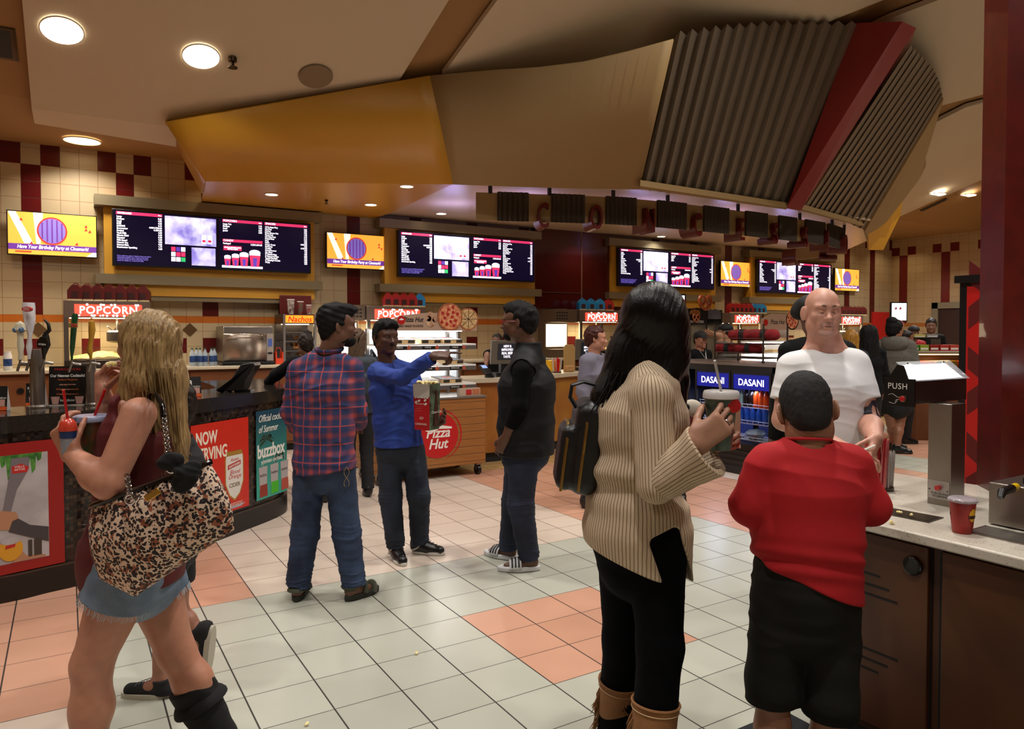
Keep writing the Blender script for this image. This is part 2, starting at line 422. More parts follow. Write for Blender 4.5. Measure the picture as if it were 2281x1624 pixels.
def brows(fig, L, s, m, dz=.0, lift=0, dy=0):
    for q in (-1, 1):
        mb = MB(); mb.tube([L(q*(.014+.008*i), .0955+dy-.0035*i-.0012*i*i, .021+dz+lift+.0016*i*(3-i)) for i in range(5)], [x*s for x in (.003, .0042, .0042, .0035, .0015)], 6); mb.build('eyebrow', m, fig)
FIGS = []
BODYDEF = dict(neck=(0, 0, 1.47), chest=(0, 0, 1.28), waist=(0, 0, 1.08), pelvis=(0, 0, .95), head=(0, .02, 1.625),
    shR=(.165, 0, 1.41), elR=(.215, -.02, 1.13), wrR=(.225, .06, .89), shL=(-.165, 0, 1.41), elL=(-.215, -.02, 1.13), wrL=(-.225, .06, .89),
    hipR=(.088, 0, .92), knR=(.095, .02, .50), anR=(.10, -.02, .085), hipL=(-.088, 0, .92), knL=(-.095, .02, .50), anL=(-.10, -.02, .085))
class Fig:
    def __init__(s, label, loc, fw, H=1.75, D=None, skin='#b98a6a', h=.006, J=None, headf=None, headup=None, hs=1.0, chest=(.155, .105), waist=(.14, .10), hip=(.165, .115), arm=(.046, .038, .027), leg=(.085, .055, .052, .036), side=None, hipside=None,
                 toeR=None, toeL=None, lift='', hands=None, headopt={}, barefoot=False, neckr=.056, group=None, name='person'):
        s.h = h; s.D = D; s.loc = V((loc[0], loc[1], 0)); s.fw = unit((fw[0], fw[1], 0)); s.rt = s.fw.cross(UP); s.k = H/1.75
        s.root = thing(name, label, 'person', s.loc, group); s.m = mat('skin_'+skin[1:], skin, .48, sss=.12, bump=.06, bscale=220, noise=.12, nscale=30)
        s.J = {k: s.loc+s.rt*v[0]*s.k+s.fw*v[1]*s.k+UP*v[2]*s.k for k, v in BODYDEF.items()}
        for k, v in (J or {}).items(): s.J[k] = s.P(*v) if len(v) == 3 and abs(v[0]) > 30 else (s.P(v[0], v[1]) if len(v) == 2 else V(v))
        for q in 'RL':
            if q not in lift: s.J['an'+q].z = .085*s.k
        s.headf = unit(headf) if headf is not None else s.fw; s.headup = unit(headup or UP)
        s.side = unit(side) if side is not None else s.rt; s.hipside = unit(hipside) if hipside is not None else s.side
        j = s.J; s.hs = hs; s.chest, s.waist, s.hip, s.arm, s.leg = chest, waist, hip, arm, leg
        s.hp, s.L, s.R = head_prims(j['head'], s.headup, s.headf, hs, **headopt)
        s.neck = [cap(j['head']-s.headup*.05*hs-s.headf*.015*hs, j['neck'], neckr*hs, (neckr+.006)*hs, k=.03)]
        s.torso = s.mk_torso()
        s.uaR = [cap(j['shR'], j['elR'], arm[0], arm[1], k=.03)]; s.uaL = [cap(j['shL'], j['elL'], arm[0], arm[1], k=.03)]
        def fore(a, b): m_ = a.lerp(b, .3); return [cap(a, m_, arm[1], arm[1]*1.06, k=.02), cap(m_, b, arm[1]*1.06, arm[2], k=.02)]
        s.faR = fore(j['elR'], j['wrR']); s.faL = fore(j['elL'], j['wrL'])
        def lg(hp, kn, an):
            cm = kn.lerp(an, .32)-s.fw*.012
            return [cap(hp, kn, leg[0], leg[1], k=.03)], [cap(kn, cm, leg[1]*.96, leg[2], k=.03), cap(cm, an, leg[2], leg[3], k=.03)]
        s.thR, s.clR = lg(j['hipR'], j['knR'], j['anR']); s.thL, s.clL = lg(j['hipL'], j['knL'], j['anL'])
        s.toeR = unit(toeR) if toeR is not None else s.fw; s.toeL = unit(toeL) if toeL is not None else s.fw
        s.feet = []
        for an, td in ((j['anR'], s.toeR), (j['anL'], s.toeL)):
            s.feet.append([cap(an-UP*.035*s.k-td*.03*s.k, an-UP*.055*s.k+td*.15*s.k, .030*s.k, .024*s.k, k=.03), cap(an-td*.02, an-UP*.045*s.k+td*.07*s.k, .034*s.k, .03*s.k, k=.03)])
        s.hnd = []
        hands = hands or {}
        for q, e, w_ in (('R', 'elR', 'wrR'), ('L', 'elL', 'wrL')):
            o = dict(hands.get(q, {})); dd = unit(o.pop('d')) if 'd' in o else unit(j[w_]-j[e])
            nn = o.pop('n', None); tn = o.pop('t', None)
            if nn is None: nn = s.rt*(-1 if q == 'R' else 1)
            if tn is None: tn = s.fw
            s.hnd.append(hand(j[w_], dd, nn, tn, s=o.pop('s', s.k), **o))
    def P(s, px, py, dd=0): return at(px, py, s.D+dd)
    def mk_torso(s):
        j = s.J; sd = s.side; hs_ = s.hipside; top = (j['shR']+j['shL'])/2; sw = (j['shR']-j['shL']).length/2
        up0 = top.lerp(j['neck'], .25)
        T = [ecap(up0, j['chest'], sw*.80, .058*s.k, s.chest[0], s.chest[1], sd, k=.03), ecap(j['chest'], j['waist'], s.chest[0], s.chest[1], s.waist[0], s.waist[1], sd, k=.04), ecap(j['waist'], j['pelvis'], s.waist[0], s.waist[1], s.hip[0], s.hip[1], hs_, k=.04)]
        T += [cap(j['neck']-UP*.03, j['shR'].lerp(j['neck'], .12), .05*s.k, .05*s.k, k=.04), cap(j['neck']-UP*.03, j['shL'].lerp(j['neck'], .12), .05*s.k, .05*s.k, k=.04)]
        return T
    def body(s, extra=[], zone=None, mats=None, bare=False):
        # continuous skin surface, slightly inside the clothes
        P = infl(s.torso, -.012)+s.neck+s.uaR+s.uaL+s.faR+s.faL+(s.thR+s.thL+s.clR+s.clL if bare else infl(s.thR+s.thL+s.clR+s.clL, -.012))
        for f in s.feet: P += f
        P += s.hp
        for f in s.hnd: P += f
        return blob('body', P+extra, mats or s.m, s.root, s.h, zone=zone)
    def top(s, m, t=.014, sleeve='long', hem=None, hemn=None, amp=.004, seed=1, down=.10, name='shirt', cuff=0, neckcut=.012, extra=[], loose=0, sl_r=None, disp=None, post=[], k=.03, slf=None, neckdir=None):
        j = s.J; dn = unit(j['pelvis']-j['waist']) if hem is None else unit(V(hem)-j['waist'])
        hem = V(hem) if hem is not None else j['pelvis']+dn*down
        T = infl(s.torso, t); a, b = j['pelvis'], hem+dn*.06
        T.append(ecap(a, b, s.hip[0]+t, s.hip[1]+t, s.hip[0]+t+loose, s.hip[1]+t+loose, s.hipside, k=.04))
        T += extra
        T.append(cut(hem, hemn or dn, k=.006))
        sl = infl(s.uaR+s.uaL, t if sl_r is None else sl_r)
        for p in sl: p['k'] = k
        if sleeve == 'long':
            r = arm2 = s.arm
            for e, w_ in (('elR', 'wrR'), ('elL', 'wrL')):
                q = slf or .97; sl.append(cap(j[e], j[e].lerp(j[w_], q), s.arm[1]+t, s.arm[2]+t+cuff, k=.03, flat=True))
        elif sleeve == 'short' or isinstance(sleeve, float):
            fr = .55 if sleeve == 'short' else sleeve; sl = []
            for e, w_ in (('shR', 'elR'), ('shL', 'elL')): sl.append(cap(j[e], j[e].lerp(j[w_], fr), s.arm[0]+t, s.arm[0]+t*1.15, k=.04, flat=True))
        elif sleeve == 'none': sl = []
        T += sl
        nd = neckdir or (j['head']-j['neck'])
        T.append(cap(j['neck']-unit(nd)*.0, j['neck']+unit(nd)*.2, s.neck[0]['rb']+neckcut, s.neck[0]['rb']+neckcut+.02, k=.006, op='sub'))
        T += post
        d = disp if disp is not None else folds(amp, seed)
        return blob(name, T, m, s.root, s.h, disp=d)
    def pants(s, m, t=.010, ln=1.0, amp=.003, seed=2, name='jeans', w=(None, None, None), shorts=None, cutz=None, hipdrop=0):
        j = s.J; T = [infl([s.torso[2]], t*.6)[0]]
        T.append(ecap(j['pelvis'], (j['hipR']+j['hipL'])/2-UP*.03, s.hip[0]+t*.6, s.hip[1]+t*.6, s.hip[0]*.9, s.hip[1]*.95, s.hipside, k=.03))
        for hp, kn, an in (('hipR', 'knR', 'anR'), ('hipL', 'knL', 'anL')):
            a = s.leg[0]+t if w[0] is None else w[0]; b = s.leg[1]+t if w[1] is None else w[1]; c = s.leg[3]+t+.014 if w[2] is None else w[2]
            if shorts is not None:
                if shorts < 1: T.append(cap(j[hp], j[hp].lerp(j[kn], shorts), a, b, k=.02, flat=True))
                else: T += [cap(j[hp], j[kn], a, b, k=.02), cap(j[kn], j[kn].lerp(j[an], shorts-1), b, c, k=.02, flat=True)]
            else: T += [cap(j[hp], j[kn], a, b, k=.02), cap(j[kn], j[kn].lerp(j[an], ln), b, c, k=.03, flat=True)]
        T.append(cut(j['waist'].lerp(j['pelvis'], .4), UP))
        def dz(x, y, z):
            f = folds(amp, seed, f=(6, 6, 26)); g = folds(amp*1.6, seed+3, f=(5, 5, 60)); zz = z
            kz = .5*(j['knR'].z+j['knL'].z); az = .5*(j['anR'].z+j['anL'].z)
            wgt = np.exp(-((zz-kz)/.12)**2)*.6+np.exp(-((zz-az)/.10)**2) if shorts is None else 0
            return f(x, y, z)+g(x, y, z)*wgt
        return blob(name, T, m, s.root, s.h, disp=dz)
    def shoes(s, m, sole=None, t=.010, high=0, name='shoe', which='RL'):
        out = []
        for q, f, td, an in (('R', s.feet[0], s.toeR, s.J['anR']), ('L', s.feet[1], s.toeL, s.J['anL'])):
            if q not in which: continue
            g = infl(f, t)+[cap(an-td*.02*s.k, an-td*.015*s.k+UP*(.02+high), .042*s.k, .044*s.k, k=.02, flat=True)]
            fl_ = an.z-.085*s.k
            g.append(cut(V((an.x, an.y, fl_+.012)), -UP)); o = blob(name, g, m, s.root, min(s.h, .005)); out.append(o)
            sd = td.cross(UP); c0 = V((an.x, an.y, 0))
            pts = []
            for i in range(24):
                a = 2*PI*i/24; x = math.cos(a); y = math.sin(a); ln = .135 if y > 0 else .115
                pts.append(c0+td*(.055+y*ln)*s.k+sd*x*(.047 if y > 0 else .038)*s.k)
            mb = MB(); mb.prism([(p.x, p.y) for p in pts], fl_+.001, fl_+.024); mb.build('sole', sole or m, o, bev=.004)
        return out
    def eyes(s, col='#2a1a10'): eyes(s.root, s.L, s.R, s.hs, col)
    def hair(s, m, t=.014, front=.045, low=-.02, tilt=.65, amp=.003, seed=5, extra=[], name='hair', faceback=.03, freq=70, cuts=[], h=None, side=.35, back=.6):
        """cap of hair over the skull; the lower edge falls from temple to nape"""
        L, R, k = s.L, s.R, s.hs; c = L(0, -.012, .034)
        P = [ell(c, ((.074+t*side)*k, (.095+t*back)*k, (.080+t)*k), R, k=.02), ell(L(0, -.030, -.015), ((.062+t*side)*k, (.070+t*back)*k, (.085)*k), R, k=.02)]+extra
        P.append(dict(t='box', c=L(0, .12+faceback, front-.15), r=(.2*k, .12*k, .15*k), R=R, rad=.005, k=.015, op='sub'))
        P.append(cut(L(0, 0, low), -s.headup*.75+s.headf*tilt, k=.01))
        P += cuts
        rs = np.random.RandomState(seed); ks = [(rs.normal(0, 1, 3)*freq*(1+rs.rand()), rs.rand()*6) for _ in range(8)]
        def d(x, y, z):
            q = 0
            for kk, ph in ks: q = q+np.sin(kk[0]*x+kk[1]*y+kk[2]*z*.6+ph+1.5*np.sin(kk[1]*z*.3))
            return amp*q*.4
        return blob(name, P, m, s.root, h or min(s.h, .0045), disp=d)
# ---------------------------------------------------------------- ceiling shape
def zc(y): return 3.85+.40*min(max(4.9-y, 0), 5.9)
def onC(px, py, off=0):
    r = ray(px, py); lo, hi = .2, 60
    for _ in range(60):
        t = (lo+hi)/2; p = Vector(CAM)+r*t
        if p.z < zc(p.y)-off: lo = t
        else: hi = t
    return Vector(CAM)+r*lo
WY = 6.9; RX = 15.6
# ---------------------------------------------------------------- lamps of the room: rows of ceiling downlights and the counters' own lights
WARM = (1, .95, .89)
LK = .98
for (x, y, p) in ((-3.2, -.6, 60), (-.6, 1.2, 60), (1.2, -1.0, 85), (3.4, .2, 75), (-1.4, -3.2, 75), (2.6, -3.8, 75), (5.6, -1.6, 75), (7.6, -.8, 62), (9.6, .6, 60), (10.2, 2.6, 42), (12.5, 1.5, 55), (-4.6, 2.6, 45), (.2, -6, 60), (13.2, 4.6, 60)):
    area('downlight_lamp', (x, y, zc(y)-.12), .3, p*LK, WARM, spread=2.5)
# ---------------------------------------------------------------- materials of the shell
def tilemat(name, col, grout, s, gw, var=.06, rough=.35, axes=('X', 'Y'), col2=None, off=(0, 0), gx=None, bmp=.25):
    m = mat(name, col, rough); n = NT(m); o = n.xyz()
    u = n.m('DIVIDE', n.m('SUBTRACT', o[axes[0]], off[0]), s); v = n.m('DIVIDE', n.m('SUBTRACT', o[axes[1]], off[1]), s)
    def edge(q, g):
        fr = n.m('FRACT', n.m('ADD', q, .5)); d = n.m('ABSOLUTE', n.m('SUBTRACT', fr, .5)); return n.m('LESS_THAN', d, g/s/2)
    e1, e2 = edge(u, gx or gw), edge(v, gw)
    wn = n.white(n.m('FLOOR', u), n.m('FLOOR', v))
    nz = n.noise(3.2); n2 = n.noise(60)
    c2 = col2 or tuple(x*(1-var*2) for x in lin(col)[:3])+(1,)
    k = n.m('ADD', n.m('MULTIPLY', wn, .45), n.m('MULTIPLY', nz, .6))
    c = n.mix(n.m('MINIMUM', k, 1.0), col, c2)
    g = n.m('MAXIMUM', e1, e2)
    c = n.mix(g, c, grout); n.col(c)
    n.bump(n.m('ADD', n.m('SUBTRACT', 1.0, g), n.m('MULTIPLY', n2, .15)), bmp, .003)
    n.link(n.m('ADD', n.m('MULTIPLY', g, .4), rough), 'Roughness')
    return m
T = .305
fg = tilemat('floor_tile_green', '#bcbcae', '#2a2520', T, .0045, gx=.007, col2='#a8aa9c', rough=.28)
fs = tilemat('floor_tile_salmon', '#cf9f86', '#2a2018', T, .0045, gx=.007, col2='#bb8a70', rough=.28)
fb = tilemat('floor_tile_beige', '#d6c6b6', '#3a2a1e', T, .0045, gx=.006, col2='#c8b6a6', rough=.28)
fy = tilemat('floor_tile_tan', '#c3a06a', '#5a4020', T/2, .005, col2='#ad8a58', rough=.35)
mb = MB()
for i in range(-34, 56):
    for j in range(-30, 25):
        k = 0
        if 0 <= i <= 2 and -3 <= j <= -1: k = 1
        elif -6 <= i <= -4 and j >= 3: k = 1
        elif i < -6: k = 1 if j >= 0 else 2
        elif -3 <= i <= 5 and j >= 3: k = 2
        elif i >= 6 and j >= 12: k = 3
        elif i >= 6 and i < 14 and j >= 3: k = 1
        elif 9 <= i < 14 and j >= 0: k = 1
        elif 14 <= i < 20: k = 2 if j > -6 else 0
        elif i >= 20: k = 0 if (i//3) % 3 == 1 else (1 if j > 0 else 2)
        mb.cur = k; mb.quad((i*T, j*T, 0), ((i+1)*T, j*T, 0), ((i+1)*T, (j+1)*T, 0), (i*T, (j+1)*T, 0))
tag(mb.build('floor', [fg, fs, fb, fy], smooth=False), kind='structure')
# back wall, one face per tile
wc = tilemat('wall_tile_cream', '#c0ab88', '#8a6440', .2, .005, axes=('X', 'Z'), off=(-2.5, 1.8), rough=.3, var=.07)
wr = tilemat('wall_tile_red', '#5e1414', '#2c0a08', .2, .005, axes=('X', 'Z'), off=(-2.5, 1.8), rough=.25, var=.1)
wo = tilemat('wall_tile_orange', '#c26a22', '#7a3a10', .2, .004, axes=('X', 'X'), off=(-2.5, -2.5), rough=.3, var=.07)
mb = MB(); x0 = -8.1
for i in range(-28, 92):
    xa = -2.5+.2*i; xb = xa+.2
    if xa > RX: break
    xb = min(xb, RX)
    rows = [(3.6, 3.85, 'top'), (3.4, 3.6, 's')]+[(1.8+.2*k, 2.0+.2*k, 's') for k in range(8)]+[(1.71, 1.8, 'o'), (1.51, 1.71, 'c'), (1.31, 1.51, 'l')]+[(1.31-.2*(k+1), 1.31-.2*k, 'c') for k in range(6)]+[(0, .11, 'c')]
    for z0, z1, kd in rows:
        k = 0; q = i % 5
        if kd == 'top': k = 1 if q in (0, 2) else 0
        elif kd == 's': k = 1 if q == 1 else 0
        elif kd == 'o': k = 2
        elif kd == 'l': k = 1 if q in (1, 4) else 0
        mb.cur = k; mb.quad((xa, WY, z0), (xb, WY, z0), (xb, WY, z1), (xa, WY, z1))
tag(mb.build('wall_back', [wc, wr, wo], smooth=False), kind='structure')
wc2 = tilemat('wall_tile_cream_side', '#b99f78', '#8a6440', .2, .005, axes=('Y', 'Z'), off=(6.9, 1.8), rough=.3)
wr2 = tilemat('wall_tile_red_side', '#6e1c18', '#3a0e0a', .2, .005, axes=('Y', 'Z'), off=(6.9, 1.8), rough=.25)
wo2 = mat('wall_tile_orange_side', '#a86a34', .3)
mb = MB()
for i in range(0, 80):
    ya = 6.9-.2*i; yb = ya-.2
    for z0, z1, kd in [(3.65, zc(yb)+.3, 'top'), (3.45, 3.65, 'top2'), (1.8, 3.45, 's'), (1.71, 1.8, 'o'), (0, 1.71, 'c')]:
        q = i % 5; k = 0
        if kd == 'top2': k = 1 if q in (0, 2) else 0
        elif kd == 's': k = 1 if q == 1 else 0
        elif kd == 'o': k = 2
        mb.cur = k; mb.quad((RX, ya, z0), (RX, yb, z0), (RX, yb, z1), (RX, ya, z1))
tag(mb.build('wall_right', [wc2, wr2, wo2], smooth=False), kind='structure')
pw = mat('painted_tan_wall', '#a98d62', .7, noise=.1)
mb = MB(); mb.quad((-8.1, WY, 0), (-8.1, -9, 0), (-8.1, -9, 7), (-8.1, WY, 7)); tag(mb.build('wall_left', pw), kind='structure')
mb = MB(); mb.quad((-8.1, -9, 0), (RX, -9, 0), (RX, -9, 7), (-8.1, -9, 7)); tag(mb.build('wall_front', pw), kind='structure')
# ceiling: gold painted deck with lighter panels hung under it
gold = mat('ceiling_gold_paint', '#967040', .75, bump=.15, bscale=150)
tanp = mat('ceiling_panel_tan', '#c4b498', .8, bump=.2, bscale=220)
ys = [WY, 4.9, -1.0, -9]
mb = MB()
for a, b in zip(ys, ys[1:]): mb.quad((-8.1, a, zc(a)), (RX, a, zc(a)), (RX, b, zc(b)), (-8.1, b, zc(b)))
tag(mb.build('ceiling', gold, smooth=False), kind='structure')
def cloud(n, pts, th=.06, drop=.09):
    """a hung panel with this outline, following the slope of the ceiling"""
    P = [onC(x, y, drop) for x, y in pts]
    bm = bmesh.new(); vs = [bm.verts.new((p.x, p.y, 0)) for p in P]; bm.faces.new(vs)
    for yy in (4.9, -1.0):
        bmesh.ops.bisect_plane(bm, geom=bm.verts[:]+bm.edges[:]+bm.faces[:], plane_co=(0, yy, 0), plane_no=(0, 1, 0))
    r = bmesh.ops.extrude_face_region(bm, geom=bm.faces[:]); up = {e for e in r['geom'] if isinstance(e, bmesh.types.BMVert)}
    for v in bm.verts: v.co.z = zc(v.co.y)-drop+(th if v in up else 0)
    bmesh.ops.recalc_face_normals(bm, faces=bm.faces)
    me = bpy.data.meshes.new('ceiling_panel'); bm.to_mesh(me); bm.free(); me.materials.append(tanp)
    return tag(link('ceiling_panel', me), kind='structure')
cloud(0, [(44, -60), (77, 275), (410, 330), (640, 352), (780, 330), (890, 178), (1000, 0), (1035, -60)])
cloud(1, [(1145, -60), (1108, 0), (985, 168), (1100, 240), (1500, 200), (1862, 42), (1968, 0), (2060, -30), (2060, -60)])
cloud(2, [(2180, -40), (2091, 0), (1979, 42), (1900, 80), (2000, 260), (2095, 236), (2184, 212), (2420, 130), (2400, -60)])
cloud(3, [(2050, 290), (2150, 240), (2184, 231), (2400, 190), (2420, 300), (2184, 402), (2005, 482), (1960, 400)])
# ---------------------------------------------------------------- hanging canopy over the stand
yel = mat('canopy_yellow_paint', '#b98420', .38, spec=.5, bump=.1, bscale=250)
yel2 = mat('sign_box_yellow', '#c8932c', .45)
bei = mat('canopy_beige_paint', '#92764a', .6, bump=.1, bscale=250)
crm = mat('canopy_soffit_cream', '#c9b394', .32)
ribm = mat('corrugated_metal', '#857866', .42, metal=.5, bump=.08, bscale=200)
redm = mat('canopy_red_paint', '#7c1c18', .3)
gry = mat('brushed_grey_band', '#8d8064', .4, metal=.5)
drk = mat('dark_gap', '#0b0a09', .6)
canopy = thing('hanging_canopy', 'large yellow, beige and corrugated metal canopy hanging over the counters', 'canopy', (5, 4.5, 3.3))
def surf(bot, top, n=1, amp=0):
    """skin between two edges given as (px,py,depth); optional folds"""
    def samp(c, t):
        L = len(c)-1; k = min(int(t*L), L-1); f = t*L-k; a, b = c[k], c[k+1]
        return tuple(a[i]+(b[i]-a[i])*f for i in range(3))
    vs = []
    for i in range(n+1):
        t = i/n; lo = at(*samp(bot, t)); hi = at(*samp(top, t))
        d = Vector((CAM[0]-hi.x, CAM[1]-hi.y, 0)).normalized()*amp*(1 if i % 2 else -1)
        vs.append((lo+d, hi+d))
    return vs
def skin(mb, vs):
    for (a, b), (c, d) in zip(vs, vs[1:]): mb.quad(a, c, d, b)
mb = MB()
skin(mb, surf([(458, 402, 8.2), (1010, 410, 8.35)], [(372, 272, 7.5), (958, 168, 7.75)], 16))
mb.quad(at(458, 402, 8.2), at(372, 272, 7.5), at(362, 262, 8.3), at(452, 430, 8.94))
mb.build('yellow_fascia', yel, canopy, solid=.03, angle=25)
mb = MB(); pl = [fl(x, y, 3.3) for x, y in ((458, 402), (1010, 410), (870, 474))]+[Vector((2.13, WY-.02, 3.3)), Vector((-.3, WY-.02, 3.3)), fl(452, 430, 3.3)]
mb.prism([(p.x, p.y) for p in pl], 3.3, 3.345); mb.build('yellow_soffit', yel, canopy)
mb = MB(); skin(mb, surf([(1010, 410, 8.35), (1150, 415, 8.3), (1300, 419, 8.45), (1424, 420, 8.66)], [(958, 168, 7.75), (1100, 156, 7.65), (1200, 150, 7.55), (1300, 138, 7.45), (1400, 115, 7.35), (1500, 88, 7.25)], 20))
mb.build('beige_fascia', bei, canopy, solid=.03, angle=60)
bot = [(1426, 420, 8.62), (1590, 440, 9.3), (1752, 462, 10.1)]
mb = MB(); skin(mb, surf(bot, [(1503, 76, 7.35), (1600, 62, 7.6), (1700, 52, 7.85), (1800, 50, 8.1), (1912, 52, 8.35)], 30, .075))
mb.build('corrugated_panel', ribm, canopy, smooth=False)
bot2 = [(1785, 466, 10.2), (1850, 480, 10.9), (1925, 512, 11.8)]
mb = MB(); skin(mb, surf(bot2, [(2026, 100, 8.2), (2050, 124, 8.6), (2078, 150, 9.1), (2092, 180, 9.6), (2100, 218, 10.2)], 24, .07))
mb.build('corrugated_panel', ribm, canopy, smooth=False)
A, B, D_, E_, G = at(1905, 51, 8.38), at(2010, 48, 7.9), at(2041, 62, 8.05), at(1784, 469, 10.0), at(1752, 464, 9.95)
H_ = at(2030, 95, 8.6)
mb = MB()._add([A, B, D_, H_, E_, G, at(1770, 462, 10.3)], [(0, 1, 5), (1, 2, 4, 5), (2, 3, 6, 4), (0, 5, 6), (0, 3, 2, 1), (0, 6, 3), (5, 4, 6)])
mb.build('red_blade', redm, canopy, smooth=False)
mb = MB()
for bt in (bot, bot2):
    vs = []
    for x, y, d in bt:
        p = at(x, y, d); q = at(x, y, d-.16); vs.append((Vector((p.x, p.y, 3.28)), Vector((q.x, q.y, 3.28)), Vector((q.x, q.y, 3.35)), Vector((p.x, p.y, 3.35))))
    for a, b in zip(vs, vs[1:]):
        for i in range(4): mb.quad(a[i], a[(i+1) % 4], b[(i+1) % 4], b[i])
    mb.quad(*vs[0]); mb.quad(*vs[-1])
mb.build('ledge', bei, canopy, smooth=False)
mb = MB()
e = [at(1925, 514, 11.8), at(2100, 218, 10.2), at(2094, 242, 10.5), at(2057, 290, 11.0), at(2061, 368, 11.5), at(2045, 400, 11.7), at(2010, 438, 11.9), at(1934, 545, 12.3)]
mb.quad(*e); mb.build('end_panel', bei, canopy, solid=.03, smooth=False)
mb = MB(); mb.quad(at(1932, 520, 11.95), at(2010, 438, 11.9), at(2004, 478, 12.4), at(1966, 556, 12.6), at(1934, 556, 12.3)); mb.build('yellow_end', yel, canopy, solid=.03, smooth=False)
mb = MB(); pl = [(2.0, 3.98), (2.7, 3.5), (3.95, 3.02), (6.78, 3.12), (9.12, 3.35), (10.6, 4.0), (13.3, WY-.02), (2.15, WY-.02), (2.15, 6.2)]
mb.prism(pl, 3.36, 3.40); mb.build('cream_soffit', crm, canopy)
# top lid keeps ceiling light out, as the real drum does
for px, py, d in ((652, 190, 7.6), (1090, 140, 7.6)):
    p = at(px, py, d+.9); mb = MB(); mb.cyl((p.x, p.y, p.z-.3), (p.x, p.y, zc(p.y)), .02, n=8); mb.build('hanger_rod', mat('rod_steel', '#6a5a48', .5, metal=.6), canopy)
# recessed lights in soffit and ceiling
glow = mat('lamp_glow', '#ffffff', .5, emis='#fff3e0', es=9)
rimm = mat('light_trim', '#e6d8c0', .4)
glow2 = mat('lamp_glow_dim', '#ffffff', .5, emis='#ffe2b0', es=5)
def canlight(p, r, label, tilt=0, m=None, grp='recessed ceiling lights', power=0):
    t = thing('ceiling_light', label, 'light', p, grp)
    n = 28; M = Matrix.Translation(p) @ Matrix.Rotation(-tilt, 4, 'X')
    a = MB(); a.lathe([(r*1.06, 0), (r*1.06, -.012), (r, -.012), (r, 0)], n=n, M=M, caps=False); a.build('trim_ring', rimm, t)
    a = MB(); a.lathe([(r, -.004), (.001, -.004)], n=n, M=M, caps=False); a.build('diffuser', m or glow, t)
    if power: area('recessed_lamp', Vector(p)+Vector((0, 0, -.03)), r*1.6, power*.5, WARM, spread=2.3)
    return t
TL = math.atan(.40)
canlight(onC(138, 67, .1), .16, 'big round ceiling light in the tan panel, nearest the top left corner', TL, power=45)
canlight(onC(448, 125, .1), .16, 'round ceiling light in the tan panel beside the small sprinkler', TL, power=45)
canlight(onC(183, 313, .012), .19, 'warm round ceiling light in the gold border above the tiled wall', 0, glow2, power=40)
canlight(onC(2084, 433, .1), .17, 'left of the two round lights past the canopy', 0, power=30)
canlight(onC(2152, 435, .012), .17, 'right of the two round lights past the canopy', 0, power=30)
for (px, py, z, lb) in ((605, 432, 3.3, 'small soffit light at the left end of the yellow soffit'), (906, 414, 3.3, 'small soffit light near the pointed front edge of the yellow soffit'), (826, 455, 3.3, 'small soffit light at the back of the yellow soffit, above the small screen'), (983, 475, 3.36, 'small light in the cream soffit above the second menu board'), (1473, 526, 3.36, 'small light in the cream soffit behind the hanging letter N')):
    canlight(fl(px, py, z), .075, lb, 0, grp='small lights under the canopy', power=10)
# added lamps that brighten the menu wall, with no fittings of their own
for x in (-2.0, -.1, 1.7, 3.5, 5.8, 7.9, 9.8, 11.6, 13.6, 15): area('added_wall_wash', (x, 6.35, 3.33 if 0 < x < 13 else 3.8), .12, 3.4, (1, .78, .5), spread=2.2)
for x in (-4.0, -2.9, -1.7): area('added_wall_wash', (x, 5.7, 3.75), .2, 4.5, (1, .78, .5), spread=2.2)
for x, y in ((.6, 5.2), (3.4, 5.3), (6.2, 5.0), (8.8, 5.2), (11.2, 5.6)): area('stand_lamp', (x, y, 3.27), .16, 11, (1, .82, .62), spread=2.4)
# ceiling fittings
def sprinkler(p, lb, s=1):
    t = thing('sprinkler', lb, 'sprinkler', p)
    a = MB(); a.cyl(p, Vector(p)+Vector((0, 0, -.03*s)), .03*s, n=12); a.cyl(Vector(p)+Vector((0, 0, -.03*s)), Vector(p)+Vector((0, 0, -.07*s)), .012*s, n=8); a.cyl(Vector(p)+Vector((0, 0, -.07*s)), Vector(p)+Vector((0, 0, -.078*s)), .035*s, n=12)
    a.build('sprinkler_head', mat('sprinkler_bronze', '#3a2a18', .4, metal=.8), t)
sprinkler(onC(518, 128, .09), 'small bronze sprinkler head in the tan ceiling panel', 1.3)
sprinkler(fl(727, 445, 3.3), 'small bronze sprinkler head under the yellow soffit', .7)
p = onC(703, 168, .09); t = thing('ceiling_speaker', 'round tan speaker cover in the shadowed ceiling panel', 'speaker', p)
mb = MB(); mb.lathe([(.17, 0), (.17, -.02), (.14, -.03), (.001, -.03)], n=28, M=Matrix.Translation(p) @ Matrix.Rotation(-TL, 4, 'X')); mb.build('speaker_grille', mat('speaker_tan', '#7e6a4e', .7), t)
def vent(a, b, w, lb):
    a, b = Vector(a), Vector(b); t = thing('ceiling_vent', lb, 'vent', (a+b)/2); d = (b-a).normalized(); s = d.cross(UP).normalized()*w
    mb = MB(); mb.quad(a-s, b-s, b+s, a+s); mb.build('vent_frame', mat('vent_brown', '#5a4020', .6), t, solid=.01)
    mb = MB(); q = Vector((0, 0, -.008)); mb.quad(a-s*.6+d*.03+q, b-s*.6-d*.03+q, b+s*.6-d*.03+q, a+s*.6+d*.03+q); mb.build('vent_slot', drk, t)
vent(onC(2052, 470, .01), onC(2110, 443, .01), .07, 'narrow dark slot vent in the gold ceiling border past the canopy')
vent(onC(2, 60, .01), onC(12, 132, .01), .1, 'dark ceiling vent at the upper left edge')
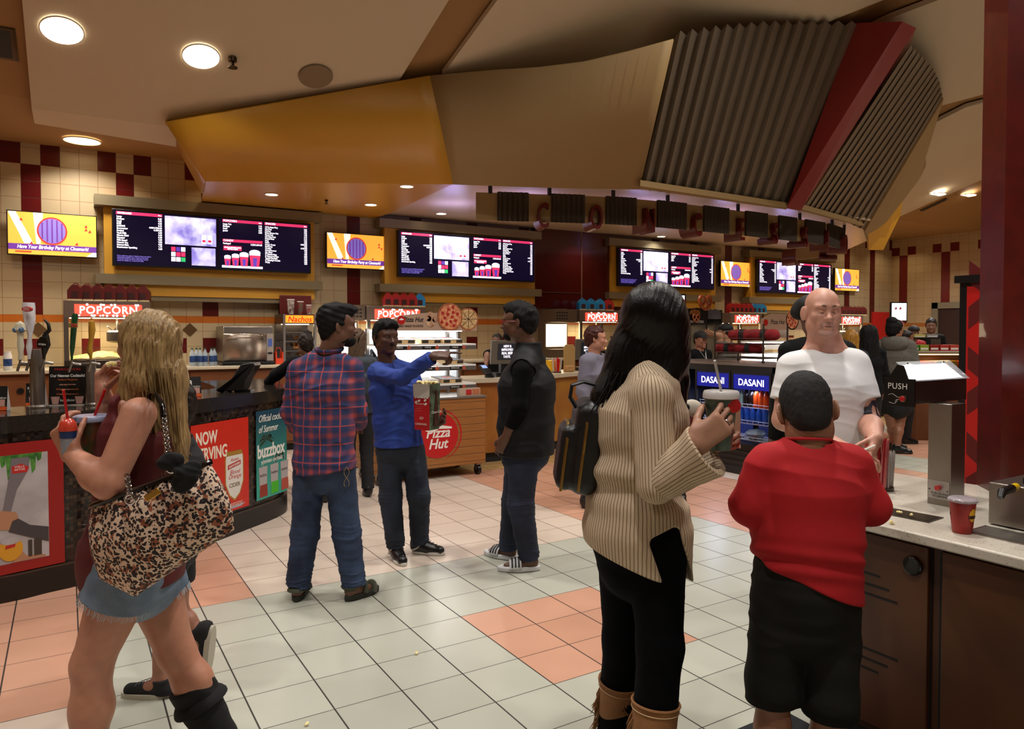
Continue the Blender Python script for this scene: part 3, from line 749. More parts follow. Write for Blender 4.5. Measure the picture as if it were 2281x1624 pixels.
# ---------------------------------------------------------------- fascia band with letters
ctrl = [(2.36, 4.12), (3.0, 3.86), (3.85, 3.56), (4.7, 3.42), (6.1, 3.40), (7.6, 3.46), (8.6, 3.62), (9.3, 3.95), (9.75, 4.6), (9.9, 5.4)]
def cr(pts, k=24):
    out = []; P = [pts[0]]+list(pts)+[pts[-1]]
    for i in range(1, len(P)-2):
        for j in range(k):
            t = j/k; a, b, c, d = P[i-1], P[i], P[i+1], P[i+2]
            out.append(tuple(.5*((2*b[q])+(-a[q]+c[q])*t+(2*a[q]-5*b[q]+4*c[q]-d[q])*t*t+(-a[q]+3*b[q]-3*c[q]+d[q])*t**3) for q in range(len(b))))
    out.append(tuple(pts[-1])); return out
def proj(p):
    d = Vector(p)-Vector(CAM); c, s = math.cos(YAW), math.sin(YAW); x = d.x*c-d.y*s; y = d.x*s+d.y*c
    cp, sp = math.cos(PIT), math.sin(PIT); y2 = y*cp-d.z*sp; z2 = d.z*cp+y*sp
    return CX+F*x/y2, IH/2-SH-F*z2/y2, y2
path = cr(ctrl)
band = thing('fascia_band', 'curved cream fascia band with ribbed metal panels hanging under the canopy', 'sign band', (5, 3.5, 2.94))
def strip(mb, pts, z0, z1, off, th=.03):
    n = len(pts); nrm = []
    for i in range(n):
        a = pts[max(i-1, 0)]; b = pts[min(i+1, n-1)]; d = Vector((b[0]-a[0], b[1]-a[1], 0)).normalized(); nrm.append(Vector((d.y, -d.x, 0)))
    fo = [Vector((p[0], p[1], 0))+nrm[i]*off for i, p in enumerate(pts)]; bo = [q-nrm[i]*th for i, q in enumerate(fo)]
    for i in range(n-1):
        for q0, q1 in ((fo[i], fo[i+1]), (bo[i+1], bo[i])):
            mb.quad(q0+UP*z0, q1+UP*z0, q1+UP*z1, q0+UP*z1)
        mb.quad(fo[i]+UP*z0, fo[i+1]+UP*z0, bo[i+1]+UP*z0, bo[i]+UP*z0); mb.quad(fo[i]+UP*z1, bo[i]+UP*z1, bo[i+1]+UP*z1, fo[i+1]+UP*z1)
    for i in (0, n-1): mb.quad(fo[i]+UP*z0, bo[i]+UP*z0, bo[i]+UP*z1, fo[i]+UP*z1)
mb = MB(); strip(mb, path, 2.94, 3.27, 0, .05); mb.build('band', bei, band, angle=50)
for i in range(8, len(path), 22): p = path[i]; mb = MB(); mb.box((p[0]-.02, p[1]-.01, 3.26), (p[0]+.02, p[1]+.02, 3.37)); mb.build('hanger', drk, band)
for x, y in ((3.2, 4.3), (4.8, 3.95), (6.4, 3.9), (8.0, 4.1), (2.7, 5.4)): area('violet_cove_lamp', (x, y, 3.0), .3, 3, (.45, .38, 1), rot=(PI, 0, 0))
pxs = [proj((p[0], p[1], 3.1))[0] for p in path]
def s_at(px):
    for i in range(len(pxs)-1):
        if pxs[i] <= px <= pxs[i+1]: f = (px-pxs[i])/(pxs[i+1]-pxs[i]); a, b = path[i], path[i+1]; return (a[0]+(b[0]-a[0])*f, a[1]+(b[1]-a[1])*f)
    return path[-1] if px > pxs[0] else path[0]
ribd = mat('dark_ribbed_metal', '#4a4238', .4, metal=.5)
for a, b in ((1108, 1177), (1228, 1301), (1349, 1417), (1463, 1526), (1566, 1623), (1659, 1706), (1733, 1771), (1792, 1836), (1842, 1879), (1883, 1902)):
    P0, P1 = Vector(s_at(a)), Vector(s_at(b)); n = max(8, int((P1-P0).length/.03)); pts = []
    d = (P1-P0).normalized(); nn = Vector((d.y, -d.x))
    for i in range(n+1): q = P0+(P1-P0)*i/n+nn*(.035 if i % 2 else .012); pts.append((q.x, q.y))
    mb = MB()
    for p, q in zip(pts, pts[1:]): mb.quad((p[0], p[1], 2.93), (q[0], q[1], 2.93), (q[0], q[1], 3.28), (p[0], p[1], 3.28))
    mb.quad((P0.x, P0.y, 2.93), (P0.x+nn.x*.03, P0.y+nn.y*.03, 2.93), (P0.x+nn.x*.03, P0.y+nn.y*.03, 3.28), (P0.x, P0.y, 3.28))
    mb.build('ribbed_panel', ribd, band, smooth=False, solid=.006)
lred = mat('letter_dark_red', '#5a1210', .3, spec=.6)
for ch, px in zip('CONCESSIONS', (1207, 1324, 1440, 1545, 1643, 1718, 1785, 1833, 1873, 1899, 1918)):
    p = s_at(px); q = s_at(px+6)
    if px == 1918: p, q = path[-30], path[-24]
    d = Vector((q[0]-p[0], q[1]-p[1])); yaw = math.atan2(d.y, d.x) if d.length > 1e-6 else 0
    M = FR((p[0], p[1], 2.77), yaw) @ Matrix.Translation((0, 0, -.06))
    o = text('hanging_letter', ch, M, .43, lred, None, ext=.15, ay='BOTTOM', sx=.5, bold=.004)
    tag(o, 'dark red hanging letter '+{'C': 'C', 'O': 'O', 'N': 'N', 'E': 'E', 'S': 'S', 'I': 'I'}[ch]+' under the fascia, '+{1207: 'first of the word', 1324: 'second of the word', 1440: 'third of the word', 1545: 'fourth of the word', 1643: 'fifth of the word', 1718: 'sixth of the word', 1785: 'seventh of the word', 1833: 'eighth of the word', 1873: 'ninth of the word', 1899: 'tenth of the word', 1918: 'last of the word'}[px], 'letter', 'letters under the canopy')
# ---------------------------------------------------------------- sign boxes, menu boards, small screens
blk = mat('black_plastic', '#0c0c0d', .35)
scr = mat('menu_screen_dark', '#05040c', .25, emis='#0a0622', es=1.0)
white_e = mat('screen_white', '#ffffff', .5, emis='#f4f0ff', es=1.5)
pink_e = mat('screen_pink', '#d03060', .5, emis='#e03468', es=1.0)
blue_e = mat('screen_blue_print', '#9a90e0', .5, emis='#7a6ae8', es=.8)
pic_e = mat('screen_cloud_picture', '#c8c8ff', .5, emis='#c8c8ff', es=1.3)
n = NT(pic_e); o_ = n.xyz(); nz = n.noise(6); k = n.m('MULTIPLY', n.m('SUBTRACT', nz, .35), 2.6); n.link(n.mix(n.m('MINIMUM', n.m('MAXIMUM', k, 0), 1), '#5a50b8', '#f6f4ff'), 'Emission Color')
grn_e = mat('screen_green', '#30b060', .5, emis='#30c070', es=1); vio_e = mat('screen_violet', '#6040a0', .5, emis='#5a3ab0', es=1)
BX = ((-1.57, 1.28), (2.1, 5.03), (6.45, 9.35), (10.15, 13.05))
bl = ('yellow sign box with grey bands behind the leftmost menu board', 'yellow sign box with grey bands behind the second menu board', 'yellow sign box with grey bands behind the third menu board', 'yellow sign box with grey bands behind the farthest menu board')
for (a, b), lb in zip(BX, bl):
    t = thing('sign_box', lb, 'sign box', ((a+b)/2, 6.8, 2.0), 'yellow sign boxes on the tiled wall')
    mb = MB(); mb.box((a+.12, 6.72, 2.05), (b-.12, WY-.005, 3.29)); mb.build('box_body', yel2, t)
    mb = MB(); mb.box((a+.02, 6.66, 3.15), (b-.02, WY-.005, 3.28)); mb.build('upper_band', gry, t)
    mb = MB(); mb.box((a+.02, 6.66, 2.19), (b-.02, WY-.005, 2.31)); mb.build('lower_band', gry, t)
    mb = MB(); mb.box((a+.5, 6.74, 1.99), (b-.2, WY-.005, 2.05)); mb.build('bottom_strip', gry, t)
def menu():
    W, H = 2.45, .70; t = thing('menu_board', 'm', 'menu board', (0, 0, 0)); M = FR()
    a = MB(); a.box((0, 0, 0), (W, H, .07), M); a.build('screen_case', blk, t, bev=.004)
    z = .0705
    a = MB(); panel(a, M, .02, .02, 1.215, H-.02, z); panel(a, M, 1.235, .02, W-.02, H-.02, z); a.build('screen', scr, t)
    z += .003
    a = MB()
    for r in ((.045, .635, .56, .672), (1.28, .635, 1.79, .672), (1.82, .635, 2.40, .672), (1.28, .375, 1.79, .412), (1.29, .265, 1.52, .325)): a = MB(); panel(a, M, *r, z); a.build('header_bar', pink_e, t)
    a = MB(); panel(a, M, .59, .30, 1.20, .66, z); panel(a, M, .90, .045, 1.19, .275, z); a.build('picture', pic_e, t)
    a = MB()
    for i in range(3):
        for j in range(3): a.cur = (2, 0, 0, 0, 2, 2, 0, 0, 1)[j*3+i] if (i, j) != (1, 0) else 3; panel(a, M, .66+.058*i, .215-.065*j, .71+.058*i, .27-.065*j, z)
    a.build('logo_grid', [white_e, grn_e, pink_e, vio_e], t)
    a = MB()   # soda cups in the big picture
    for cx in (1.05, 1.12): a.cur = 0; panel(a, M, cx-.025, .33, cx+.03, .44, z+.003); a.cur = 1; panel(a, M, cx-.02, .35, cx+.02, .38, z+.005)
    a.build('cup_picture', [white_e, pink_e], t)
    a = MB()   # popcorn tubs
    for cx, w_, h in ((1.34, .04, .11), (1.44, .045, .13), (1.55, .055, .15), (1.69, .07, .18)):
        a.cur = 0; disc(a, M, cx, .07+h, w_*1.05, z, ry=w_*.55); panel(a, M, cx-w_, .06+h*.8, cx+w_, .07+h, z)
        a.cur = 1; a.prism([(cx-w_*.75, .06), (cx+w_*.75, .06), (cx+w_, .06+h*.85), (cx-w_, .06+h*.85)], z, z+.003, M)
        a.cur = 2; a.prism([(cx-w_*.3, .065), (cx+w_*.3, .065), (cx+w_*.4, .05+h*.7), (cx-w_*.4, .05+h*.7)], z+.003, z+.005, M)
    a.cur = 0; panel(a, M, 1.27, .035, 1.79, .065, z)
    a.build('popcorn_picture', [white_e, pink_e, vio_e], t)
    def tx(s, x, y, sz, al='LEFT', m=white_e, bold=.0012, line=1, sx=.9): return text('menu_text', s, M @ Matrix.Translation((x, y, z+.004)), sz, m, t, ext=.0004, align=al, ay='TOP_BASELINE', bold=bold, line=line, sx=sx)
    tx('BEVERAGES', .06, .643, .03, sx=1); tx('POPCORN', 1.29, .643, .036, sx=1); tx('SNACKS', 1.83, .643, .036, sx=1); tx('CANDY', 1.29, .383, .036, sx=1)
    tx('Price', .55, .645, .02, 'RIGHT'); tx('Price', 1.78, .645, .02, 'RIGHT'); tx('Price', 2.39, .645, .02, 'RIGHT')
    it = 'Large\nMedium\nSmall\nICEE\nDASANI\nSmartwater\nBottled\nVault Milk\nMinute Maid\nMonster\nMilk Speed\nHonest Tea\nHonest Kids\nSmartwater Sparkling'
    tx(it, .05, .60, .0285, line=1.02)
    tx('5.25\n4.75\n4.25\n4.15\n4.00/4.75/5.00\n4.15/4.50\n4.50\n4.50\n5.50\n4.50\n4.50\n4.25\n1.75\n4.50', .555, .60, .0285, 'RIGHT', line=1.02)
    tx('Large Tub\nMedium\nSmall\nJunior', 1.285, .60, .029); tx('7.75\n7.00\n6.25\n5.50', 1.785, .60, .029, 'RIGHT'); tx('Packaged', 1.285, .345, .029); tx('3.25/3.65/4.50', 1.785, .345, .029, 'RIGHT')
    tx('1/4 lb Angus Dog\nHot Dog\nNachos\nExtra Cheese Cup\nSnack Pack\nLite Bites Pack\nPretzel Bites\nNuts\nPickle\nFrozen Treats\nBeef Jerky\nCookies\nKernel Seasons\nSun Chips\n8" Cheese Pizza\n8" Pepperoni Pizza\nTwisty Chz Stick\n8" Hershey\'s Cookie\nPB Joy', 1.825, .60, .0265, line=1.0)
    tx('5.25\n4.25\n5.25\n1.00\n5.15\n5.15\n5.00\n4.50\n3.00/4.50\n3.50\n4.15/4.50\n4.50\n1.50\n4.25\n6.50\n7.00\n5.00\n6.50\n4.50', 2.395, .60, .0265, 'RIGHT', line=1.0)
    tx('ORVILLE REDENBACHER\nKETTLE CORN', 1.405, .295, .022, 'CENTER')
    tx('Prices subject to change. Nutrition facts and calorie\ninformation available upon request at the stand.\nAll prices include tax where applicable. See the\ncashier for details on combos and refills.', .05, .12, .020, m=blue_e, bold=.0004)
    return t
m0 = menu(); ml = ('wide black digital menu board, nearest one, left of the hanging canopy letters', 'wide black digital menu board above the pizza display cart', 'wide black digital menu board above the woman with long black hair', 'wide black digital menu board above the bald man, farthest of the row')
for k, ((x, z), lb) in enumerate(zip(((-1.365, 2.41), (2.40, 2.42), (6.66, 2.42), (10.38, 2.40)), ml)):
    o = m0 if k == 0 else copy_tree(m0); o.location = (x, 6.70, z); o['label'] = lb; o['group'] = 'digital menu boards on the wall'
or_e = mat('screen_orange', '#f0b050', .5, emis='#f2ac3c', es=1.0); pur_e = mat('screen_purple', '#6a3a90', .5, emis='#6a2f96', es=.9); red_e = mat('screen_red', '#c03028', .5, emis='#d23a30', es=.9); pp_e = mat('screen_lilac', '#8a7ac8', .5, emis='#7a68c0', es=.8)
cr_e = mat('screen_cream', '#fff0d0', .5, emis='#fff0d8', es=1.2)
def tvs():
    W, H = .92, .52; t = thing('wall_screen', 's', 'screen', (0, 0, 0)); M = FR()
    a = MB(); a.box((0, 0, 0), (W, H, .06), M); a.build('screen_case', blk, t, bev=.003)
    a = MB(); panel(a, M, .012, .012, W-.012, H-.012, .0605); a.build('screen', or_e, t)
    z = .063
    for q in ([(.012, H-.012), (.09, H-.012), (.26, .14), (.17, .14)], [(.26, H-.012), (.36, H-.012), (.33, .14), (.29, .14)], [(.80, .012), (.908, .012), (.908, .10)]): a = MB(); a.prism(q, z, z+.001, M); a.build('light_ray', cr_e, t)
    a = MB(); a.prism([(.012, .065), (W-.012, .065), (W-.012, .135), (.012, .135)], z+.001, z+.002, M); a.build('purple_ribbon', pur_e, t)
    a = MB(); a.cur = 0; disc(a, M, .45, .30, .155, z+.002, ry=.165); a.cur = 1; disc(a, M, .45, .30, .138, z+.003, d=.002, ry=.148); a.cur = 2
    for i in range(5): x = .45-.1+.05*i; h = .148*math.sqrt(max(0, 1-((x-.45)/.138)**2))*.95; panel(a, M, x-.008, .30-h, x+.008, .30+h, z+.0055, .0005)
    a.build('oval_emblem', [red_e, pp_e, pur_e], t)
    a = MB()
    for x, y in ((.14, .42), (.80, .38), (.84, .32), (.80, .34), (.70, .16), (.24, .15)): a.prism([(x-.018, y-.015), (x+.018, y-.015), (x+.004, y+.02)], z+.001, z+.002, M)
    panel(a, M, .08, .035, .24, .05, z+.001)
    a.build('party_shape', red_e, t)
    text('screen_text', 'Have Your Birthday Party at Cinemark!', M @ Matrix.Translation((W/2, .10, z+.003)), .058, white_e, t, ext=.0004, sx=.78, bold=.001, shear=.2)
    return t
s0 = tvs(); sl = ('small bright party screen at the far left of the wall', 'small bright party screen between the first and second menu boards', 'small bright party screen between the third and fourth menu boards', 'small bright party screen right of the farthest menu board')
for k, ((x, z), lb) in enumerate(zip(((-2.44, 2.50), (1.345, 2.515), (9.42, 2.51), (13.14, 2.53)), sl)):
    o = s0 if k == 0 else copy_tree(s0); o.location = (x, 6.82, z); o['label'] = lb; o['group'] = 'orange party screens on the wall'
    a = MB(); a.box((x+.36, 6.81, z+.2), (x+.56, WY-.002, z+.3)); a.build('wall_bracket', blk, o)
# dark red wall panels between boards 2 and 3
dred = mat('glossy_dark_red_panel', '#4a0f0c', .16, coat=.6)
t = thing('red_wall_panel', 'glossy dark red wall panels between the second and third menu boards', 'wall panel', (5.8, 6.8, 2.0))
mb = MB(); mb.box((4.95, 6.78, 2.0), (5.93, WY-.004, 3.36)); mb.box((5.95, 6.78, 2.0), (6.9, WY-.004, 3.36)); mb.build('panel_sheet', dred, t)
mb = MB(); mb.box((5.93, 6.775, 2.0), (5.95, WY-.004, 3.36)); mb.box((4.95, 6.77, 2.27), (5.93, 6.779, 2.275), Matrix.Identity(4)); mb.build('panel_seam', mat('seam_tan', '#7a5a48', .5), t)
# rust diamonds on the tiled wall
dia = mat('diamond_tile_brown', '#5a4128', .3)
for x, z, lb in ((-1.28, 1.60, 'brown diamond tile behind the popcorn machine'), (-.46, 1.62, 'brown diamond tile left of the steel oven'), (-2.15, 1.62, 'brown diamond tile behind the beer tap handles')):
    mb = MB(); M = FR((x, WY-.001, z), 0, 0, PI/4); mb.box((-.065, -.065, 0), (.065, .065, .008), M); tag(mb.build('diamond_tile', dia), lb, 'tile')
# door in the right wall
t = tag(thing('door_1', None, None, (RX-.02, 5.5, 0)), kind='structure')
mb = MB(); mb.box((RX-.05, 4.6, 0), (RX-.02, 5.72, 2.13)); mb.build('door_leaf', mat('door_dark_brown', '#2e1c18', .5), t)
mb = MB(); mb.box((RX-.09, 5.72, 0), (RX-.01, 5.86, 2.27)); mb.box((RX-.09, 4.5, 2.13), (RX-.01, 5.86, 2.27)); mb.build('door_frame', mat('door_frame_grey', '#7d7460', .5), t)
# ---------------------------------------------------------------- cloth and hair materials
def hairmat(name, col, col2, rough=.38, sc=(90, 90, 6)):
    m = mat(name, col, rough, spec=.25); n = NT(m); mp = n.nt.nodes.new('ShaderNodeMapping'); mp.inputs['Scale'].default_value = sc
    n.nt.links.new(n.tc.outputs['Object'], mp.inputs[0]); v = n.noise(1.6, mp.outputs[0], 5)
    k = n.m('MINIMUM', n.m('MAXIMUM', n.m('MULTIPLY', n.m('SUBTRACT', v, .35), 3.0), 0), 1)
    n.col(n.mix(k, col, col2)); n.bump(v, .5, .003); return m
hblack = hairmat('hair_black', '#050404', '#0e0b0a', .75)
hblack_long = hairmat('hair_black_long', '#040404', '#0e0b0a', .34, (150, 150, 3))
hblonde = hairmat('hair_blonde', '#a88a5c', '#5e4528', .4, (110, 110, 3)); hblonde2 = hairmat('hair_golden', '#a8782e', '#6a4418', .45, (80, 80, 4))
hbrown = hairmat('hair_auburn', '#4a1e14', '#2a0f0a', .45); hdark = hairmat('hair_dark_brown', '#17100d', '#2a1e18', .5)
def denim(name, col, col2):
    m = mat(name, col, .85); n = NT(m); a = n.noise(5); b = n.noise(420, detail=1)
    k = n.m('ADD', n.m('MULTIPLY', a, 1.1), n.m('MULTIPLY', b, .35)); n.col(n.mix(n.m('MINIMUM', n.m('MAXIMUM', n.m('MULTIPLY', n.m('SUBTRACT', k, .55), 2.2), 0), 1), col, col2)); n.bump(b, .3, .002); return m
jean1 = denim('denim_mid_blue', '#15203a', '#384c6c'); jean2 = denim('denim_dark_blue', '#131926', '#2a3444'); jean3 = denim('denim_navy', '#0f1426', '#222c46'); jean4 = denim('denim_light', '#4a5c74', '#8a9cb0')
def E_zero(): return V((0, 0, 0))
# ================================================================ man in plaid shirt
def plaid():
    m = mat('plaid_cotton', '#26304e', .85); n = NT(m)
    # coordinates across and along the body, fixed to the shirt
    mp = n.nt.nodes.new('ShaderNodeMapping'); mp.inputs['Rotation'].default_value = (0, 0, YAW+.15); n.nt.links.new(n.tc.outputs['Object'], mp.inputs[0])
    sx = n.nt.nodes.new('ShaderNodeSeparateXYZ'); n.nt.links.new(mp.outputs[0], sx.inputs[0]); o = sx.outputs
    def stripe(c, per, wd, off=0, soft=.25):
        fr = n.m('FRACT', n.m('DIVIDE', n.m('ADD', c, off), per)); d = n.m('ABSOLUTE', n.m('SUBTRACT', fr, .5))
        return n.m('MINIMUM', n.m('MAXIMUM', n.m('DIVIDE', n.m('SUBTRACT', wd, d), wd*soft), 0), 1)
    P = .105
    bx1, bz1 = stripe(o['X'], P, .20, 0, .8), stripe(o['Z'], P, .20, 0, .8)
    tx1, tz1 = stripe(o['X'], P, .045, P/2, .7), stripe(o['Z'], P, .04, P/2, .7)
    wide = n.m('MULTIPLY', n.m('ADD', bx1, bz1), .42); thin = n.m('MULTIPLY', n.m('MAXIMUM', tx1, tz1), .75); both = n.m('MULTIPLY', bx1, bz1)
    c = n.mix(wide, '#2b3a68', '#96424a'); c = n.mix(n.m('MINIMUM', n.m('ADD', thin, n.m('MULTIPLY', both, .5)), 1), c, '#dc5648')
    c = n.mix(n.m('MULTIPLY', n.noise(7), .35), c, '#1a1a2a'); n.col(c); n.bump(n.noise(300, detail=1), .2, .002); return m
D = 4.31
f = Fig('man in red and blue plaid shirt and jeans, back turned, head to the right', fl(727, 1343), FWD*.96+RGT*.28, D=D, skin='#6e4a38', h=.0052,
    headf=RGT*.93+FWD*.36+UP*-.03, headup=UP, hs=1.03, side=RGT*.97-FWD*.2,
    J=dict(head=(752, 727, .0), neck=(734, 784, .0), chest=(724, 862, 0), waist=(722, 955, 0), pelvis=(722, 1030, 0),
           shL=(662, 826, 0), elL=(646, 918, .03), wrL=(664, 958, .22), shR=(787, 824, 0), elR=(797, 915, .03), wrR=(800, 948, .24),
           hipL=(690, 1045, 0), hipR=(756, 1045, 0), knL=(680, 1185, .03), knR=(772, 1185, .03), anL=(664, 1316, 0), anR=(788, 1316, 0)),
    toeL=FWD*.95-RGT*.1, toeR=FWD*.8+RGT*.65, chest=(.178, .115), waist=(.165, .115), hip=(.17, .125), leg=(.086, .060, .056, .04), hands=dict(L=dict(d=FWD+RGT*.5, curl=(.9, .9, .9, .9)), R=dict(d=FWD-RGT*.5, curl=(.9, .9, .9, .9))))
f.body(); f.eyes(); plm = plaid()
f.top(plm, t=.014, hem=f.P(725, 1047), amp=.006, seed=3, loose=.005, slf=.85, cuff=.012, hemn=-UP+RGT*.12)
f.pants(jean1, t=.008, amp=.005, w=(.096, .083, .072), ln=1.02)
f.hair(hblack, t=.020, front=.048, low=-.012, amp=.0035, extra=[ell(f.L(0, .02, .098), (.062, .088, .034), f.R, k=.03), ell(f.L(0, .085, .088), (.050, .040, .026), f.R, k=.02), ell(f.L(0, -.06, .07), (.062, .058, .05), f.R, k=.03)])
L, R = f.L, f.R
blob('beard', [ell(L(0, .060, -.085), (.047, .045, .036), R), ell(L(-.05, .022, -.058), (.016, .034, .042), R, k=.02), ell(L(.05, .022, -.058), (.016, .034, .042), R, k=.02), ell(L(0, .092, -.050), (.026, .010, .006), R, k=.01), ell(L(0, .1, -.0665), (.02, .012, .006), R, k=.004, op='sub')], hblack, f.root, .004, disp=folds(.003, 9, (90, 90, 90)))
brows(f.root, L, f.hs, hblack)
mb = MB()
nk = f.J['neck']+UP*.012
ring = [nk+RGT*.072*math.cos(a)+FWD*.068*math.sin(a)+UP*(.012*math.sin(a)) for a in [2*PI*i/24 for i in range(24)]]
mb.tube(ring, .017, 8, closed=True, flat=.6); mb.build('collar', plm, f.root)
sm = mat('sandal_olive', '#3e4030', .7); sol = mat('sole_dark_olive', '#22231a', .7)
def sandals(f, m, sole):
    for q, an, td in (('R', f.J['anR'], f.toeR), ('L', f.J['anL'], f.toeL)):
        sd = td.cross(UP); fz = an.z-.085*f.k; c0 = V((an.x, an.y, fz))
        mb = MB(); pts = []
        for i in range(26):
            a = 2*PI*i/26; x = math.cos(a); y = math.sin(a); pts.append(c0+td*(.05+y*(.14 if y > 0 else .115))+sd*x*(.05 if y > 0 else .042))
        mb.prism([(p.x, p.y) for p in pts], fz+.001, fz+.035); o = mb.build('sandal', sole, f.root, bev=.006)
        for k_, (y0, z0, r_, hh) in enumerate(((-.045, .05, .05, .05), (.045, .035, .054, .055), (.115, .02, .052, .045))):
            mb = MB(); arc = [c0+td*(y0+.02*math.sin(a) if k_ else y0-.012*math.sin(a))+sd*math.cos(a)*r_*.92+UP*(z0+math.sin(a)*hh) for a in [PI*i/12 for i in range(13)]]
            if k_ == 0: arc = [c0-td*(.02+.045*math.sin(a))+sd*math.cos(a)*.045+UP*(.075) for a in [PI*i/12 for i in range(13)]]
            mb.tube(arc, .006, 8, flat=3.2); mb.build('strap', m, o)
sandals(f, sm, sol)
# stitched pattern on the back pocket
mb = MB()
for k_ in (-1, 1): mb.tube([f.P(772+k_*6*math.sin(i*.7), 1040+i*5.5, -.128+.0*i) for i in range(9)], .0016, 5)
mb.build('pocket_stitching', mat('thread_tan', '#9a8050', .7), f.root)
# ================================================================ man in blue pullover, pointing
D = 5.1
f = Fig('man in royal blue pullover pointing to the right and holding a popcorn bag', fl(905, 1238), RGT*.55-FWD*.83, D=D, skin='#553424', h=.0056,
    headf=RGT*.62-FWD*.78, hs=1.0, side=-RGT*.85-FWD*.35,
    J=dict(head=(859, 752, 0), neck=(862, 806, .02), chest=(878, 868, 0), waist=(884, 940, 0), pelvis=(890, 998, 0),
           shR=(838, 832, -.04), elR=(896, 842, -.27), wrR=(967, 793, -.40), shL=(915, 832, .10), elL=(948, 905, .10), wrL=(966, 946, -.08),
           hipR=(868, 1005, 0), hipL=(918, 1005, .04), knR=(870, 1108, -.02), knL=(933, 1105, 0), anR=(882, 1226, -.03), anL=(935, 1201, .10)),
    toeR=RGT*.42-FWD*.85, toeL=RGT*.97-FWD*.2, chest=(.158, .115), waist=(.15, .11), hip=(.155, .12), leg=(.082, .055, .052, .038), arm=(.046, .036, .026),
    hands=dict(R=dict(d=RGT*.98-FWD*.15+UP*.05, n=-UP*.75+FWD*.5, t=UP*.5+FWD, curl=(.08, 1.15, 1.2, 1.25), thumb=(.35, .6)), L=dict(d=-FWD*.3+RGT*.75+UP*.45, n=-RGT*.35+UP*.2-FWD*.4, t=UP, curl=(.5, .55, .6, .6))))
f.body(); f.eyes(); bl_m = mat('blue_jersey', '#1a3a90', .75, noise=.25, nscale=9, bump=.12, bscale=400)
f.top(bl_m, t=.014, hem=f.P(885, 992), amp=.005, seed=8, slf=.93, cuff=.008, neckcut=.006, extra=[cap(f.J['neck'], f.J['neck']+UP*.035-f.headf*.01, .066, .070, k=.02)])
f.pants(jean2, t=.008, amp=.004, w=(.094, .078, .066), ln=1.0)
f.hair(hblack, t=.020, front=.046, amp=.0035, seed=6, extra=[ell(f.L(0, .03, .095), (.064, .08, .034), f.R, k=.03), ell(f.L(0, .085, .070), (.056, .024, .026), f.R, k=.02)], low=-.012)
brows(f.root, f.L, f.hs, hblack)
blob('moustache', [ell(f.L(0, .0935, -.0525), (.024, .0075, .0045), f.R)], hblack, f.root, .003)
mb = MB(); z0 = f.J['neck']+UP*.02+f.headf*.075; mb.tube([z0, z0-UP*.05+f.headf*.022, z0-UP*.13+f.headf*.040], .0035, 6); mb.build('zip', mat('zip_navy', '#10205a', .4), f.root)
def lace_shoes(f, m, sole, stripe=None, lace=None):
    o = f.shoes(m, sole)
    for sh, td, an in zip(o, (f.toeR, f.toeL), (f.J['anR'], f.J['anL'])):
        sd = td.cross(UP); fz = an.z-.085*f.k
        if lace:
            for i in range(4): 
                mb = MB(); c = V((an.x, an.y, fz))+td*(.055+.022*i)+UP*(.100-.011*i); mb.tube([c-sd*.024, c+UP*.006, c+sd*.024], .0024, 5); mb.build('shoelace', lace, sh)
        if stripe:
            for q in (-1, 1):
                mb = MB(); c = V((an.x, an.y, fz)); mb.tube([c-td*.045+sd*q*.040+UP*.03, c+sd*q*.0455+UP*.055, c+td*.035+sd*q*.040+UP*.085], .004, 6, flat=2); mb.build('shoe_stripe', stripe, sh)
    return o
bks = mat('shoe_black_leather', '#0c0c0e', .35); whs = mat('sole_white', '#c8c4ba', .6)
lace_shoes(f, bks, whs, mat('shoe_stripe_white', '#b0aca4', .5), mat('lace_black', '#0a0a0a', .8))
BLUE = f
# popcorn bag in his hand
t = thing('popcorn_bag', 'red and white paper popcorn bag held by the man in the blue pullover', 'popcorn bag', at(950, 950, 4.92))
c = at(951, 905, 4.92); X_ = RGT*.94+FWD*.33; 
def frm(c, x, z=UP):
    x = unit(x); z = unit(z); z = (z-x*z.dot(x)).normalized(); y = z.cross(x); return Matrix.Translation(c) @ Matrix((x, y, z)).transposed().to_4x4()
M = frm(c, RGT*.85-FWD*.5)   # faces: -y side towards the camera-left
pap_r = mat('paper_red', '#b01018', .5); pap_w = mat('paper_white', '#d8d2c6', .6); cola = mat('cola_picture_green', '#5e7258', .5, col2='#2a2018', nscale=14); pc = mat('popcorn_kernel', '#f0d878', .7, col2='#fff4cc', nscale=60)
w2, d2, h2 = .062, .055, .155
mb = MB(); mb.T = M
mb.cur = 0; mb.quad((-w2, -d2, -h2), (w2, -d2, -h2), (w2+.005, -d2-.005, h2*.45), (-w2-.005, -d2-.005, h2*.45)); mb.quad((-w2, d2, -h2), (-w2, -d2, -h2), (-w2-.005, -d2-.005, h2), (-w2-.005, d2, h2)); mb.quad((-w2, d2, -h2), (w2, d2, -h2), (w2, -d2, -h2), (-w2, -d2, -h2)); mb.quad((w2, d2, -h2), (-w2, d2, -h2), (-w2-.005, d2, h2), (w2+.005, d2, h2))
mb.cur = 1; mb.quad((-w2-.005, -d2-.005, h2*.45), (w2+.005, -d2-.005, h2*.45), (w2+.008, -d2-.008, h2), (-w2-.008, -d2-.008, h2))
mb.cur = 2; mb.quad((w2, -d2, -h2), (w2, d2, -h2), (w2+.008, d2, h2), (w2+.008, -d2-.008, h2))
mb.build('bag', [pap_r, pap_w, cola], t, solid=.0015, smooth=False)
MF = M @ Matrix.Translation((0, -d2-.0075, 0)) @ Matrix.Rotation(PI/2, 4, 'X')
mb = MB()
for i in range(9): disc(mb, MF, -.05+.0125*i, .066+.004*(i % 2), .009, 0, .001, 10)
